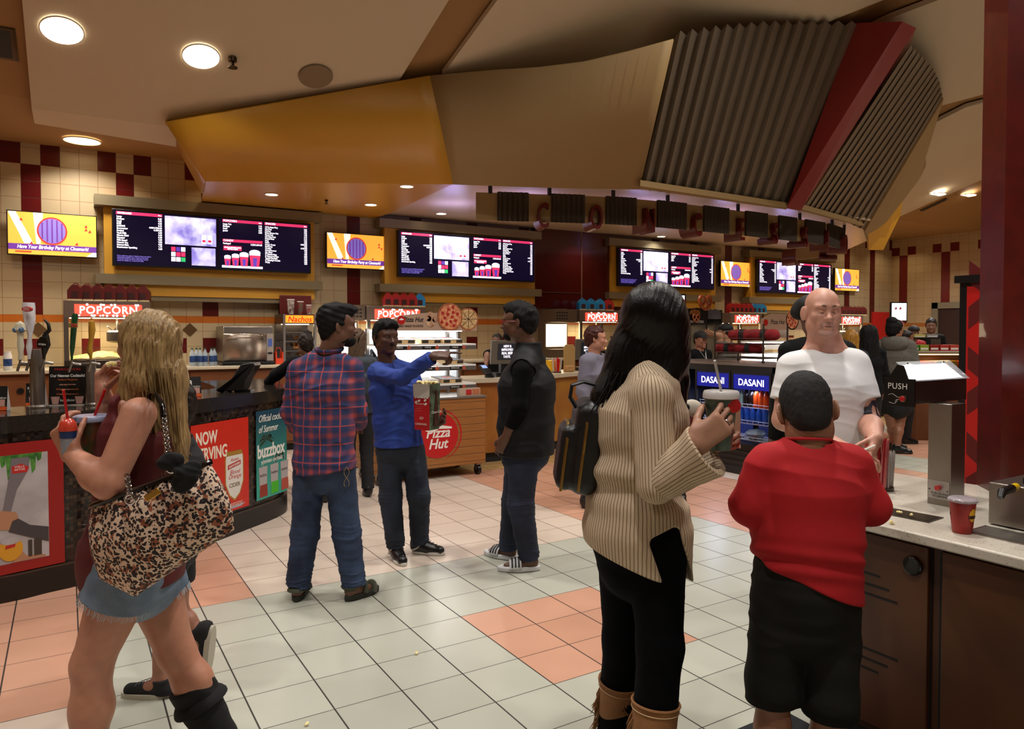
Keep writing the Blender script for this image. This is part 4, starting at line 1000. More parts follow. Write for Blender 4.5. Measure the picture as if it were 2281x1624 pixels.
for x, y in ((-.02, .04), (.03, .045), (.035, .02), (-.045, .03)): disc(mb, MF, x, y, .008, 0, .0015, 10); disc(mb, MF, x+.007, y+.005, .006, 0, .0015, 10)
mb.build('popcorn_print', pap_w, t)
text('bag_text', 'Nutrition Facts\n. . . . . . . .\n. . . . . . .\n. . . . . . . .', MF @ Matrix.Translation((-.045, .0, .0015)), .014, pap_w, t, ext=.0003, align='LEFT')
text('bag_text', 'CINEMARK', MF @ Matrix.Translation((0, -.115, .002)), .020, pap_w, t, ext=.0003)
text('bag_text', 'XD', MF @ Matrix.Translation((0, -.075, .002)), .024, pap_w, t, ext=.0003, shear=.3)
MS = M @ Matrix.Translation((w2+.0075, 0, 0)) @ Matrix.Rotation(PI/2, 4, 'Z') @ Matrix.Rotation(PI/2, 4, 'X')
mb = MB(); mb.cur = 0; mb.prism([(-.012, -.13), (.03, -.13), (.032, -.02), (.022, .04), (.02, .11), (.004, .11), (.002, .04), (-.012, -.02)], 0, .002, MS); mb.build('bottle_picture', mat('cola_brown', '#3a140c', .3), t)
text('cola_logo', 'Coca-Cola', MS @ Matrix.Translation((.01, -.035, .0025)), .026, pap_w, t, ext=.0003, shear=.3)
mb = MB(); random.seed(4)
for i in range(60):
    q = M @ V((random.uniform(-.06, .06), random.uniform(-.05, .05), h2-.006+random.uniform(0, .018))); mb.sphere(q, random.uniform(.007, .011), 6)
tag(mb.build('popcorn', pc, t), kind='stuff')
# ================================================================ man in black vest
D = 4.85
f = Fig('man in black vest, dark jeans and white slides with hand in pocket', fl(1150, 1272), -RGT*.9+FWD*.38, D=D, skin='#5e3c2a', h=.0056,
    headf=-RGT*.96+FWD*.22, hs=1.08, side=-FWD*.84-RGT*.45,
    J=dict(head=(1156, 718, 0), neck=(1176, 780, .0), chest=(1174, 860, 0), waist=(1172, 945, 0), pelvis=(1172, 1005, 0),
           shL=(1166, 826, -.17), elL=(1158, 905, -.20), wrL=(1126, 978, -.14), shR=(1190, 812, .17), elR=(1180, 905, .22), wrR=(1150, 985, .2),
           hipL=(1168, 1012, -.07), hipR=(1160, 1010, .09), knL=(1160, 1125, -.08), knR=(1146, 1120, .12), anL=(1179, 1268, -.02), anR=(1133, 1236, .22)),
    toeL=-RGT*.97-FWD*.05, toeR=-RGT*.78-FWD*-.55, chest=(.175, .150), waist=(.165, .15), hip=(.165, .145), leg=(.088, .062, .058, .042), arm=(.052, .042, .03))
f.body(); f.eyes()
sw = mat('black_knit', '#060607', .9, spec=.15, bump=.2, bscale=300); vst = mat('vest_black_nylon', '#06070a', .65, spec=.3, noise=.3, bump=.3, bscale=18)
f.top(sw, t=.014, hem=f.P(1170, 1005), amp=.004, seed=21, slf=.62, cuff=.006, name='sweater')
def quilt(x, y, z): return .0055*np.abs(np.sin((z-.02*np.sin(8*x))*PI/.14))-.003+folds(.004, 31)(x, y, z)
vp = infl(f.torso, .033)+[ecap(f.J['pelvis'], f.J['pelvis']-UP*.1, f.hip[0]+.035, f.hip[1]+.035, f.hip[0]+.03, f.hip[1]+.03, f.side, k=.04), cut(f.P(1170, 1012), -UP)]
vp += [cap(f.J['neck']-f.fw*.005, f.J['neck']+UP*.05+f.fw*-.005, .088, .084, k=.03, flat=True), cap(f.J['neck']-UP*.02, f.J['neck']+UP*.2, .072, .074, k=.008, op='sub')]
vp += [cap(f.J['shL'], f.J['shL']+f.side*.2-UP*.02, .072, .08, k=.01, op='sub')] if f.side.dot(-FWD) > 0 else []
vp += [cap(f.J['shR'], f.J['shR']-f.side*.2-UP*.02, .072, .08, k=.01, op='sub')]
blob('vest', vp, vst, f.root, f.h, disp=quilt)
f.pants(jean3, t=.010, amp=.004, w=(.105, .086, .070), ln=1.0)
f.hair(hblack, t=.020, front=.05, low=-.012, amp=.0035, seed=16, extra=[ell(f.L(0, .03, .09), (.062, .078, .036), f.R, k=.03), ell(f.L(0, -.06, .03), (.060, .06, .07), f.R, k=.03)])
L, R = f.L, f.R
blob('beard', [ell(L(0, .063, -.083), (.044, .040, .034), R), ell(L(-.047, .022, -.058), (.014, .032, .036), R, k=.02), ell(L(.047, .022, -.058), (.014, .032, .036), R, k=.02), ell(L(0, .092, -.050), (.025, .009, .005), R, k=.01), ell(L(0, .1, -.0665), (.02, .012, .006), R, k=.004, op='sub')], hblack, f.root, .004, disp=folds(.002, 9, (90, 90, 90)))
brows(f.root, L, f.hs, hblack)
g = bpy.data.objects.new('glasses', None); C.objects.link(g); g.parent = f.root; g.location = L(0, .1, 0)-woff(f.root)
rg = mat('glasses_red', '#8a1418', .3)
for q in (-1, 1):
    mb = MB(); mb.tube([L(q*.031+.021*math.cos(a), .103, .001+.016*math.sin(a)) for a in [2*PI*i/20 for i in range(20)]], .0022, 6, closed=True); mb.build('lens_rim', rg, g)
    mb = MB(); mb.tube([L(q*.052, .101, .004), L(q*.078, .06, .006), L(q*.080, .0, .004)], .002, 6); mb.build('temple', rg, g)
# white slide sandals with black bars
sld = mat('slide_white', '#c9c9cb', .45); sbk = mat('slide_black', '#0e0e12', .5)
for q, an, td in (('R', f.J['anR'], f.toeR), ('L', f.J['anL'], f.toeL)):
    sd = td.cross(UP); fz = an.z-.085; c0 = V((an.x, an.y, fz)); mb = MB(); pts = []
    for i in range(28):
        a = 2*PI*i/28; x = math.cos(a); y = math.sin(a); pts.append(c0+td*(.055+y*(.16 if y > 0 else .13))+sd*x*(.056 if y > 0 else .045))
    mb.prism([(p.x, p.y) for p in pts], fz+.001, fz+.034); o = mb.build('slide_sandal', sld, f.root, bev=.008)
    mb = MB(); arc = [(math.cos(a), math.sin(a)) for a in [PI*i/16 for i in range(17)]]
    for y0, y1 in ((.055, .135),):
        for (x, z), (x2, z2) in zip(arc, arc[1:]): mb.quad(c0+td*y0+sd*x*.060+UP*(.025+z*.062), c0+td*y0+sd*x2*.060+UP*(.025+z2*.062), c0+td*y1+sd*x2*.058+UP*(.022+z2*.045), c0+td*y1+sd*x*.058+UP*(.022+z*.045))
    mb.build('strap', sld, o, solid=.006)
    for i in range(3):
        mb = MB(); y0 = .068+.022*i
        for (x, z), (x2, z2) in list(zip(arc, arc[1:]))[1:-1]: mb.quad(c0+td*y0+sd*x*.064+UP*(.029+z*(.062-.003*i)), c0+td*y0+sd*x2*.064+UP*(.029+z2*(.062-.003*i)), c0+td*(y0+.010)+sd*x2*.064+UP*(.029+z2*(.060-.004*i)), c0+td*(y0+.010)+sd*x*.064+UP*(.029+z*(.060-.004*i)))
        mb.build('black_bar', sbk, o, solid=.003)
# ================================================================ bald man in white t-shirt
D = 3.5
f = Fig('bald man in a white t-shirt with a tattooed arm behind the white counter', at(1846, 1000, D+.0), -FWD*.95+RGT*.2, D=D, H=1.8, skin='#cc9680', h=.0038, headf=-FWD*.98-RGT*.10-UP*.10, headup=UP*1+RGT*.02, hs=1.04, side=-RGT*.98+FWD*-.1,
    headopt=dict(wide=.94, jaw=1.1, nose=1.1, slit=None, ear=1.12, earx=.010), neckr=.062,
    J=dict(head=(1831, 696, -.02), neck=(1838, 778, .03), chest=(1840, 862, 0), waist=(1846, 960, 0), pelvis=(1850, 1045, 0),
           shR=(1765, 822, 0), elR=(1744, 935, -.03), wrR=(1886, 1004, -.38), shL=(1903, 814, 0), elL=(1936, 938, -.06), wrL=(1950, 980, -.34),
           hipR=(1812, 1070, 0), hipL=(1884, 1070, 0), knR=(1812, 1265, 0), knL=(1886, 1265, 0), anR=(1812, 1450, 0), anL=(1890, 1450, 0)),
    chest=(.185, .13), waist=(.165, .12), hip=(.165, .12), arm=(.062, .048, .031), leg=(.085, .058, .055, .04),
    hands=dict(R=dict(d=RGT*.93-FWD*.3-UP*.1, n=FWD*.4-UP*.8, t=-FWD+UP*.4, curl=(.7, .6, .6, .7), thumb=(.3, .5), s=.98), L=dict(d=-RGT*.45-FWD*.6-UP*.55, n=-RGT*.8+FWD*.1-UP*.2, t=UP-FWD*.6, curl=(.75, .6, .6, .7), thumb=(.2, .5), s=.98)))
L, R = f.L, f.R; ex = []
for q in (-1, 1): ex += [ell(L(q*.026, .083, .024), (.022, .010, .006), R, k=.012), ell(L(q*.036, .075, -.052), (.008, .012, .02), R, k=.01)]
ex += [cap(L(.02, .099, -.036), L(.033, .082, -.062), .003, .002, k=.004, op='sub'), cap(L(-.02, .099, -.036), L(-.033, .082, -.062), .003, .002, k=.004, op='sub')]
ex += [cap(L(-.02, .098, .046), L(.02, .098, .046), .0015, .0015, k=.004, op='sub')]
for q in (-1, 1): ex += [cap(f.J['neck']+UP*.05, f.J['neck'].lerp(f.J['shL' if q > 0 else 'shR'], .55)+UP*.012, .05, .045, k=.04)]
skm = f.m
tat = mat('tattoo_ink', '#2a2a34', .5)
a0, a1 = f.J['shL'], f.J['elL']; ax_ = unit(a1-a0); mid = a0.lerp(a1, .78)
def tz(c):
    d = c-na(mid); h = d @ na(ax_); u = d @ na(RGT); dist = np.linalg.norm(d-h[:, None]*na(ax_), axis=1)
    on = (dist < .09) & (h > -.03) & (h < .09)
    pat = np.sin((h+.02)*95+np.sin(u*70)*1.6) > -.35
    hole = ((h-.02)/.026)**2+((u-.012)/.010)**2 < 1
    ring = ((h-.02)/.038)**2+((u-.012)/.022)**2 < 1
    m_ = ((on & ((pat & (h < .06+u)) | ring) & ~hole)).astype(int)
    q = c-na(L(0, 0, 0)); x, y, z = q @ na(R[0]), q @ na(R[1]), q @ na(R[2]); k = f.hs; x, y, z = x/k, y/k, z/k
    m_[(np.abs(x) < .030) & (z < -.044) & (z > -.122) & (y > .05) & ((np.abs(x) > .019) | (z > -.055) | (z < -.084))] = 2
    return m_
f.body(ex, zone=tz, mats=[skm, tat, mat('stubble_grey', '#bf9588', .7, noise=.12, nscale=300), mat('lip_pink', '#a8685c', .5)]);
wt = mat('white_cotton', '#e2e2e2', .85, bump=.08, bscale=300)
pec = [ell(f.P(1800, 850, -.07), (.09, .06, .075), (RGT, FWD, UP), k=.1), ell(f.P(1878, 850, -.07), (.09, .06, .075), (RGT, FWD, UP), k=.1)]
f.top(wt, t=.012, sleeve=.62, hem=f.P(1850, 1080), amp=.0026, seed=15, extra=[], name='t_shirt', k=.035, neckcut=.016)
f.pants(jean2, t=.010)
f.shoes(bks, bks)
brows(f.root, L, f.hs, mat('brow_grey_brown', '#5e463a', .8), dz=.003, dy=.0095)
for q in (-1, 1):
    mb = MB(); mb.tube([L(q*(.019+.0042*i), .0915-.0008*i*i*.5, -.0025-.0022*math.sin(PI*i/6)) for i in range(7)], .0012, 5); mb.build('closed_eyelashes', mat('lash_brown', '#3a2018', .7), f.root)
mb = MB(); mb.tube([L(.0038*i, .0985-.0011*i*i*.35, -.0668+.0006*abs(i)*.4) for i in range(-6, 7)], .0013, 5); mb.build('mouth_line', mat('lash_brown', '#3a2018', .7), f.root)
# wrapped straw between his fingers
t = thing('wrapped_straw', 'white paper straw wrapper held between the bald man\'s fingers', 'straw', f.P(1925, 1002, -.46))
mb = MB(); mb.tube([f.P(1903, 1012, -.47), f.P(1950, 992, -.49)], .004, 8); mb.build('straw_wrapper', mat('paper_wrap_white', '#e8e6e2', .6), t)
BALD = f
# ================================================================ boy in red shirt
D = 2.2
f = Fig('boy in a long-sleeved red shirt and grey shorts, back turned, at the white counter', fl(1775, 1760), FWD*.96+RGT*.22, D=D, H=1.48, skin='#9a6a50', h=.0038, headf=FWD*.8+RGT*.25-UP*.5, headup=UP*.85+FWD*.45, hs=.98, side=RGT*.98-FWD*.15,
    headopt=dict(wide=1.02, ear=1.15, earx=.004), neckr=.055,
    J=dict(head=(1797, 915, .03), neck=(1800, 990, .0), chest=(1800, 1085, 0), waist=(1796, 1200, 0), pelvis=(1794, 1300, 0),
           shL=(1706, 1040, 0), elL=(1668, 1128, .02), wrL=(1735, 1120, .27), shR=(1896, 1038, 0), elR=(1940, 1128, .0), wrR=(1935, 1085, .28),
           hipL=(1742, 1350, 0), hipR=(1846, 1355, 0), knL=(1722, 1520, .02), knR=(1848, 1555, -.02), anL=(1716, 1745, .04), anR=(1830, 1760, .0)),
    chest=(.148, .12), waist=(.142, .125), hip=(.142, .13), arm=(.050, .042, .028), leg=(.08, .055, .05, .036))
f.body(bare=True)
redc = mat('red_cotton_jersey', '#b30c16', .85, bump=.1, bscale=350, noise=.15, nscale=6)
def boyd(x, y, z):
    g = folds(.004, 41, (6, 6, 20))(x, y, z); zz = z-f.J['waist'].z+.04
    return g+.0045*np.exp(-((zz)/.05)**2)*np.sin(zz*110+(x+y)*18+2*np.sin(6*x))
f.top(redc, t=.012, hem=f.P(1796, 1290), hemn=(-RGT*.39-UP*.92), disp=boyd, seed=14, slf=.95, loose=.006, neckcut=.006)
mb = MB(); nk = f.J['neck']+UP*.014
mb.tube([nk+f.rt*.066*math.cos(a)+f.fw*.062*math.sin(a)-UP*(.012*math.sin(a)) for a in [2*PI*i/28 for i in range(28)]], .0045, 8, closed=True); mb.build('collar', redc, f.root)
gsh = mat('shorts_dark_grey', '#1e1e1b', .8, spec=.2, noise=.2, nscale=5)
f.pants(gsh, t=.012, name='shorts', shorts=1.12, w=(.094, .082, .080), amp=.005)
f.shoes(bks, mat('shoe_sole_red', '#a01010', .5))
f.hair(mat('hair_buzz_dark', '#0e0c0b', .75, noise=.3, nscale=200, bump=.5, bscale=500), t=.010, front=.04, low=-.045, tilt=.62, amp=.0007, freq=260, side=.32, back=.6)
# ================================================================ woman in knit sweater
D = 2.3
f = Fig('woman with long black hair in a beige ribbed sweater, black leggings and fringed boots', at(1425, 1000, D), RGT*.82+FWD*.57, D=D, H=1.72, skin='#b0826a', h=.004, headf=RGT*.75+FWD*.66, hs=.98, side=-FWD*.83+RGT*.5,
    headopt=dict(jaw=.9), neckr=.05,
    J=dict(head=(1462, 716, 0), neck=(1440, 812, 0), chest=(1420, 930, 0), waist=(1408, 1055, 0), pelvis=(1418, 1170, 0),
           shR=(1452, 878, -.15), elR=(1462, 1080, -.20), wrR=(1552, 988, -.29), shL=(1420, 865, .17), elL=(1490, 1010, .22), wrL=(1572, 992, .13),
           hipR=(1462, 1230, -.07), hipL=(1392, 1225, .08), knR=(1470, 1440, -.10), knL=(1390, 1425, .10), anR=(1440, 1740, -.14), anL=(1366, 1690, .16)),
    toeR=RGT*.6+FWD*.6, toeL=RGT*.8+FWD*.4, chest=(.155, .120), waist=(.135, .110), hip=(.165, .140), arm=(.045, .038, .026), leg=(.088, .058, .054, .036),
    hands=dict(R=dict(d=RGT*.74+UP*.62-FWD*.05, n=FWD, t=UP*.7-RGT*.7, curl=(.55, .6, .62, .66), thumb=(.5, .7), spread=.08, s=.98), L=dict(d=RGT*.8+UP*.3, n=-FWD, t=UP, curl=(1.3, 1.2, 1.2, 1.2))))
W = f
f.body([ell(f.J['wrR'].lerp(f.J['elR'], .1), (.02, .02, .02), k=.01)])
mb = MB(); fr = f.J['wrR']+unit(RGT*.62+UP*.76)*.098
def knit(name, c, ax, N):
    m = mat(name, '#cdb69c', .92, spec=.2); n = NT(m); ax = unit(ax); e1 = ax.orthogonal().normalized(); e2 = ax.cross(e1); o = n.xyz(); c = V(c)-W.root.location
    def dot(e): return n.m('ADD', n.m('ADD', n.m('MULTIPLY', o['X'], e.x), n.m('MULTIPLY', o['Y'], e.y)), n.m('SUBTRACT', n.m('MULTIPLY', o['Z'], e.z), c.dot(e)))
    th = n.m('ARCTAN2', dot(e1), dot(e2)); q = n.m('ADD', n.m('MULTIPLY', th, N/(2*PI)), n.m('MULTIPLY', n.noise(9), .5)); fr = n.m('ABSOLUTE', n.m('SUBTRACT', n.m('FRACT', q), .5))
    g = n.m('MINIMUM', n.m('MULTIPLY', fr, 6.5), 1); base = n.mix(n.m('MULTIPLY', n.noise(5), .6), '#d2bda4', '#b09878')
    n.col(n.mix(g, '#a48c70', base)); n.bump(n.m('ADD', n.m('SQRT', g), n.m('MULTIPLY', n.noise(500, detail=1), .12)), .8, .006); return m  # shade of the rib grooves is put into the base colour
W = f; kn = knit('ribbed_knit_beige', f.J['chest'], UP, 90)
# ribs on torso and sleeves are bump plus groove shade painted into the colour
eR, wR_, sR_ = f.J['elR'], f.J['wrR'], f.J['shR']
def ribs_body(x, y, z):
    u = x*f.fw.x+y*f.fw.y; v = x*f.rt.x+y*f.rt.y
    groove = 0; zz = z-f.J['waist'].z
    roll = .008*np.exp(-(zz/.11)**2)*np.sin(zz*62+5*u)
    return groove+roll+folds(.003, 51, (5, 5, 12))(x, y, z)
bust = [ell(f.J['chest']+f.fw*.06-UP*.02+f.side*.0, (.11, .078, .075), (f.rt, f.fw, UP), k=.06)]
T = infl(f.torso, .014)+bust+[ecap(f.J['pelvis'], f.P(1425, 1330), f.hip[0]+.012, f.hip[1]+.012, f.hip[0]+.022, f.hip[1]+.018, f.side, k=.04), cut(f.P(1400, 1240), (-UP*.93-RGT*.33), k=.005), cap(f.J['neck'], f.J['neck']+UP*.07, .062, .058, k=.02, flat=True), bx_(f.P(1515, 1300, -.16), (.05, .14, .16), ((RGT+UP*.35).normalized(), FWD, (UP-RGT*.35).normalized()), .02, .01, 'sub')]
blob('sweater_body', T, kn, f.root, .0034, disp=ribs_body)
blob('sleeve', [cap(sR_-UP*.01, eR, .060, .057, k=.03), ell(sR_, (.06, .06, .06), k=.03)], knit('ribbed_knit_upper_sleeve', sR_, eR-sR_, 36), f.root, .0034, disp=addf(folds(.003, 52, (8, 8, 14))))
dcf = unit(wR_-eR); endc = f.P(1574, 1004, -.27); dcf = unit(endc-eR)
blob('sleeve', [cap(eR, eR.lerp(endc, .35), .054, .056, k=.02), cap(eR.lerp(endc, .3), endc, .054, .082, k=.03, flat=True), cap(eR.lerp(endc, .5), endc+dcf*.05, .03, .079, k=.005, op='sub')], knit('ribbed_knit_cuff', eR, endc-eR, 36), f.root, .0030, disp=addf(folds(.003, 53, (12, 12, 12))))
blob('sleeve', [cap(f.J['shL'], f.J['elL'], .058, .052, k=.03), cap(f.J['elL'], f.J['elL'].lerp(f.J['wrL'], .9), .052, .08, k=.03, flat=True)], kn, f.root, .005)
f.pants(mat('leggings_black', '#030305', .9, spec=.12), t=.004, name='leggings', amp=.001, w=(.092, .068, .064))
# silver ring
hd = unit(RGT*.62+UP*.76+FWD*.05)
# hair: crown and the long fall down her back
HP = []
c = f.L(0, -.012, .03)
HP += [ell(c, (.092, .112, .098), f.R, k=.03)]
def fall(pts, k=.03):
    return [ecap(f.P(*a[0]), f.P(*b[0]), a[1], a[2], b[1], b[2], RGT, k=k) for a, b in zip(pts, pts[1:])]
HP += fall([((1452, 715, .02), .098, .095), ((1428, 800, .02), .108, .09), ((1378, 890, .01), .085, .075), ((1352, 975, 0), .082, .05)])
HP += fall([((1480, 720, -.03), .070, .08), ((1490, 800, -.03), .058, .06), ((1470, 880, -.09), .040, .045)])
HP += fall([((1505, 730, .0), .040, .07), ((1512, 850, .03), .030, .05), ((1512, 965, .05), .018, .03)], .02)
HP += [cut(f.P(1400, 974), -UP+RGT*.03, k=.01)]
def strands(k1, k2, amp, lean=.28):
    def fn(x, y, z):
        u = x*RGT.x+y*RGT.y; v = x*FWD.x+y*FWD.y
        q = u-lean*z+.012*np.sin(z*14)+.006*np.sin(z*37+u*20); return amp*(np.sin(q*k1)*.5+np.sin(q*k2+v*40+1.3)*.5+.6*np.sin(q*k1*.37+v*22))
    return fn
blob('hair', HP, hblack_long, f.root, .0034, disp=strands(330, 520, .0009, .35))
random.seed(11)
mb = MB()
for i in range(260):
    x0 = random.uniform(1325, 1425); x1 = x0-random.uniform(15, 60)
    d0 = random.uniform(-.07, .05); mb.tube([f.P(x0+random.uniform(20, 50), 830, d0), f.P(x0, 900, d0), f.P(x0-(x0-x1)*.6, 945, d0*.8), f.P(x1, random.uniform(955, 985), d0*.7)], [.0022, .0022, .0018, .0004], 4)
for i in range(70):
    x0 = random.uniform(1490, 1525); d0 = random.uniform(-.03, .06); mb.tube([f.P(x0-5, 780, d0), f.P(x0+4, 860, d0), f.P(x0, random.uniform(930, 975), d0)], [.002, .002, .0004], 4)
mb.build('hair_ends', hblack_long, f.root)
# fringed boots
bt = mat('boot_tan_suede', '#96663c', .85, noise=.25, nscale=10, bump=.15, bscale=120); bts = mat('boot_stitch', '#c8a880', .7)
for q in 'RL':
    an, kn_ = f.J['an'+q], f.J['kn'+q]; td = f.toeR if q == 'R' else f.toeL; tp = an.lerp(kn_, .70)
    b = blob('boot', infl(f.feet[0 if q == 'R' else 1], .012)+[cap(an-UP*.01, tp, .052, .072, k=.03, flat=True), cap(tp-UP*.05, tp+UP*.05, .060, .064, k=.004, op='sub'), cut(V((an.x, an.y, .014)), -UP)], bt, f.root, .0045, disp=folds(.003, 61, (8, 8, 14)))
    mb = MB(); mb.prism([(an.x+td.x*(.055+y*.13)+td.cross(UP).x*x*.045, an.y+td.y*(.055+y*.13)+td.cross(UP).y*x*.045) for x, y in [(math.cos(2*PI*i/20), math.sin(2*PI*i/20)) for i in range(20)]], .001, .024); mb.build('sole', mat('boot_sole_brown', '#2a1c12', .7), b)
    axb = unit(tp-an); u = axb.orthogonal().normalized(); w_ = axb.cross(u)
    for zz, rr in ((.0, .0725), (-.018, .0725)):
        mb = MB(); mb.tube([tp+axb*zz+(u*math.cos(a)+w_*math.sin(a))*rr for a in [2*PI*i/30 for i in range(30)]], .004 if zz == 0 else .0015, 6, closed=True); mb.build('boot_rim' if zz == 0 else 'boot_stitching', bt if zz == 0 else bts, b)
    mb = MB()
    for i in range(34):
        z_ = .02+.009*i*.9; base = an.lerp(tp, .25+.72*i/34)-RGT*.064+FWD*random.uniform(-.012, .012)
        mb.tube([base, base-RGT*random.uniform(.008, .02)-UP*.03, base-RGT*random.uniform(.012, .035)-UP*random.uniform(.05, .075)], [.0028, .0024, .001], 4)
    tag(mb.build('boot_fringe', bt, b), kind='stuff')
# cup in her hand
grn_c = mat('cup_green_print', '#33443a', .35, col2='#5e7466', nscale=18); lidw = mat('lid_white', '#c9c4c2', .35); redr = mat('cup_red', '#a8121a', .35)
cc = f.P(1606, 928, -.222)
t = thing('soda_cup', 'large green and red soda cup with white lid in the sweater woman\'s hand', 'cup', cc)
ax2 = unit(UP+RGT*.02); M = Matrix.Translation(cc)
mb = MB(); mb.lathe([(.030, -.095), (.047, .058)], n=36, M=M); mb.build('cup_body', grn_c, t)
mb = MB(); mb.lathe([(.0485, .052), (.0515, .054), (.0515, .062), (.049, .072), (.046, .075), (.044, .070), (.001, .070)], n=36, M=M); mb.build('lid', lidw, t)
mb = MB(); mb.tube([cc+UP*.068, cc+UP*.072-RGT*.0, f.P(1592, 803, -.27)], .0038, 8); mb.build('straw', mat('straw_clear', '#b8b4b4', .3), t)
mb = MB(); Mc = frm(cc+UP*.03, RGT*.98+FWD*.18) @ Matrix.Rotation(PI/2, 4, 'X'); disc(mb, Mc, .018, .005, .020, .040, .005); mb.build('red_emblem', redr, t)
# silver ring on her finger
hr = f.hnd[0]; seg = [p for p in hr if p['t'] == 'cap'][4+6]; rc = seg['a'].lerp(seg['b'], .5); ra = unit(seg['b']-seg['a']); u = ra.orthogonal().normalized(); w_ = ra.cross(u)
t = thing('finger_ring', 'silver ring on the sweater woman\'s hand', 'ring', rc)
mb = MB(); mb.tube([rc+(u*math.cos(a)+w_*math.sin(a))*.0105 for a in [2*PI*i/20 for i in range(20)]], .0022, 6, closed=True, flat=1.6); mb.build('ring_band', mat('silver', '#d8d8dc', .15, metal=1), t)
# popcorn bag in her other hand
cb = f.P(1619, 958, .12)
t = thing('popcorn_bag', 'cream and red popcorn bag half hidden behind the sweater woman\'s hand', 'popcorn bag', cb)
mb = MB(); mb.T = frm(cb, RGT); mb.cur = 0; mb.box((-.036, -.03, -.055), (.036, .03, .08)); mb.cur = 1; mb.box((-.034, -.031, -.04), (-.005, -.03, .07)); mb.cur = 2; mb.box((-.037, -.0315, -.056), (.037, .031, -.045)); mb.build('bag', [mat('bag_cream', '#a88a70', .6), mat('bag_dark_red', '#5a1414', .5), pap_w], t)
# red pouch with a black and white head
cb = f.P(1532, 950, .16)
t = thing('plush_pouch', 'red pouch with a black and white fabric head in front of the sweater woman', 'pouch', cb)
blob('pouch_body', [ell(cb-UP*.01, (.036, .03, .075), (RGT, FWD, UP)), bx_(cb-UP*.03, (.034, .026, .05), (RGT, FWD, UP), .02)], mat('pouch_red', '#5e1012', .45), t, .004)
hc = f.P(1541, 912, .16)
blob('fabric_head', [ell(hc, (.038, .032, .034), (RGT, FWD, UP))], mat('felt_white', '#bdb4a4', .9), t, .004)
mb = MB(); mb.sphere(f.P(1558, 922, .14), (.018, .016, .018), 14); mb.sphere(f.P(1528, 907, .125), (.016, .008, .012), 14); mb.build('fabric_patch', mat('felt_black', '#0c0c0c', .9), t)
mb = MB(); mb.tube([f.P(1536, 937, .125), f.P(1531, 955, .125)], .0025, 6); mb.build('gold_bar', mat('gold_metal', '#c8a050', .25, metal=1), t)
# backpack
bc = f.P(1292, 990, .06)
t = thing('backpack', 'small black leather backpack with gold zips on the sweater woman\'s back', 'backpack', bc)
lea = mat('black_leather', '#08080a', .42, bump=.06, bscale=160); gz = mat('gold_zip', '#a88a50', .3, metal=1)
RB = (unit(RGT*.9-UP*.12), FWD, unit(UP+RGT*.13))
blob('bag_body', [bx_(bc+RGT*.02, (.052, .12, .150), RB, .045, .02), bx_(bc-RGT*.045-UP*.03, (.03, .095, .105), RB, .03, .012)], lea, t, .0045, disp=folds(.0015, 71, (14, 14, 14)))
def arcz(x, hw, z0, z1, dd, n=24):
    pts = [RB[0]*x+FWD*(-dd)*1+UP*0]; out = []
    for i in range(n+1):
        a = PI*i/n; out.append(bc+RB[0]*x-FWD*math.cos(a)*hw+RB[2]*(z1 if True else 0)*math.sin(a)**.5 if 0 < i < n else bc+RB[0]*x-FWD*(hw if i == 0 else -hw)+RB[2]*z0)
    return out
for x_, hw, z0, z1 in ((.0, .121, -.13, .125), (-.052, .096, -.14, .065)):
    pts = [bc+RB[0]*x_-FWD*hw+RB[2]*z0, bc+RB[0]*x_-FWD*hw+RB[2]*(z1-.05), bc+RB[0]*x_-FWD*(hw-.02)+RB[2]*(z1-.01), bc+RB[0]*x_-FWD*(hw-.05)+RB[2]*(z1+.006), bc+RB[0]*x_+FWD*(hw-.05)+RB[2]*(z1+.006)]
    mb = MB(); mb.tube(pts, .0035, 6, flat=1.5); mb.build('zip', gz, t)
mb = MB(); mb.cyl(bc+RB[0]*.0-FWD*.128+RB[2]*.03, bc-FWD*.128-RB[2]*.01+RB[0]*.0, .005, n=8); mb.build('zip_pull', gz, t)
mb = MB(); mb.tube([f.P(1282, 905, .02), f.P(1270, 885, .0), f.P(1274, 858, .0), f.P(1300, 850, .0), f.P(1345, 862, .02), f.P(1400, 850, .05)], .011, 8, flat=.6); mb.build('strap', lea, t)
# ================================================================ blonde woman with handbag
D = 2.42
f = Fig('blonde woman in a red tank top and denim shorts walking left, drink in one hand', at(300, 1200, D), -RGT*.95+FWD*.25, D=D, H=1.66, skin='#b98066', h=.0042, headf=-RGT*.93+FWD*.32, hs=.94, side=FWD*.97+RGT*.24, lift='R',
    headopt=dict(jaw=.9), neckr=.05,
    J=dict(head=(328, 768, .02), neck=(345, 868, .02), chest=(322, 985, 0), waist=(305, 1120, 0), pelvis=(298, 1225, 0),
           shL=(308, 925, -.15), elL=(240, 1078, -.24), wrL=(158, 1012, -.16), shR=(330, 905, .17), elR=(252, 985, .22), wrR=(232, 888, .05),
           hipL=(280, 1280, -.09), hipR=(330, 1275, .09), knL=(205, 1478, -.10), knR=(392, 1452, .10), anL=(182, 1738, -.10), anR=(490, 1655, .12)),
    toeL=-RGT*.98, toeR=-RGT*.75-UP*.65, chest=(.135, .115), waist=(.125, .105), hip=(.165, .135), arm=(.053, .044, .027), leg=(.098, .060, .062, .042),
    hands=dict(L=dict(d=-RGT*.45+UP*.85, n=FWD*.7+RGT*.4, t=RGT*.9+UP*.1-FWD*.3, curl=(.7, .7, .75, .8), thumb=(.3, .7), s=.93), R=dict(d=UP*.98-RGT*.1, n=RGT*.95-UP*.1+FWD*.15, t=-FWD-RGT*.3, curl=(.75, .8, .95, 1.1), thumb=(.0, .9), s=.95)))
f.body(bare=True)
rtk = mat('red_tank_knit', '#5e1214', .75, noise=.2)
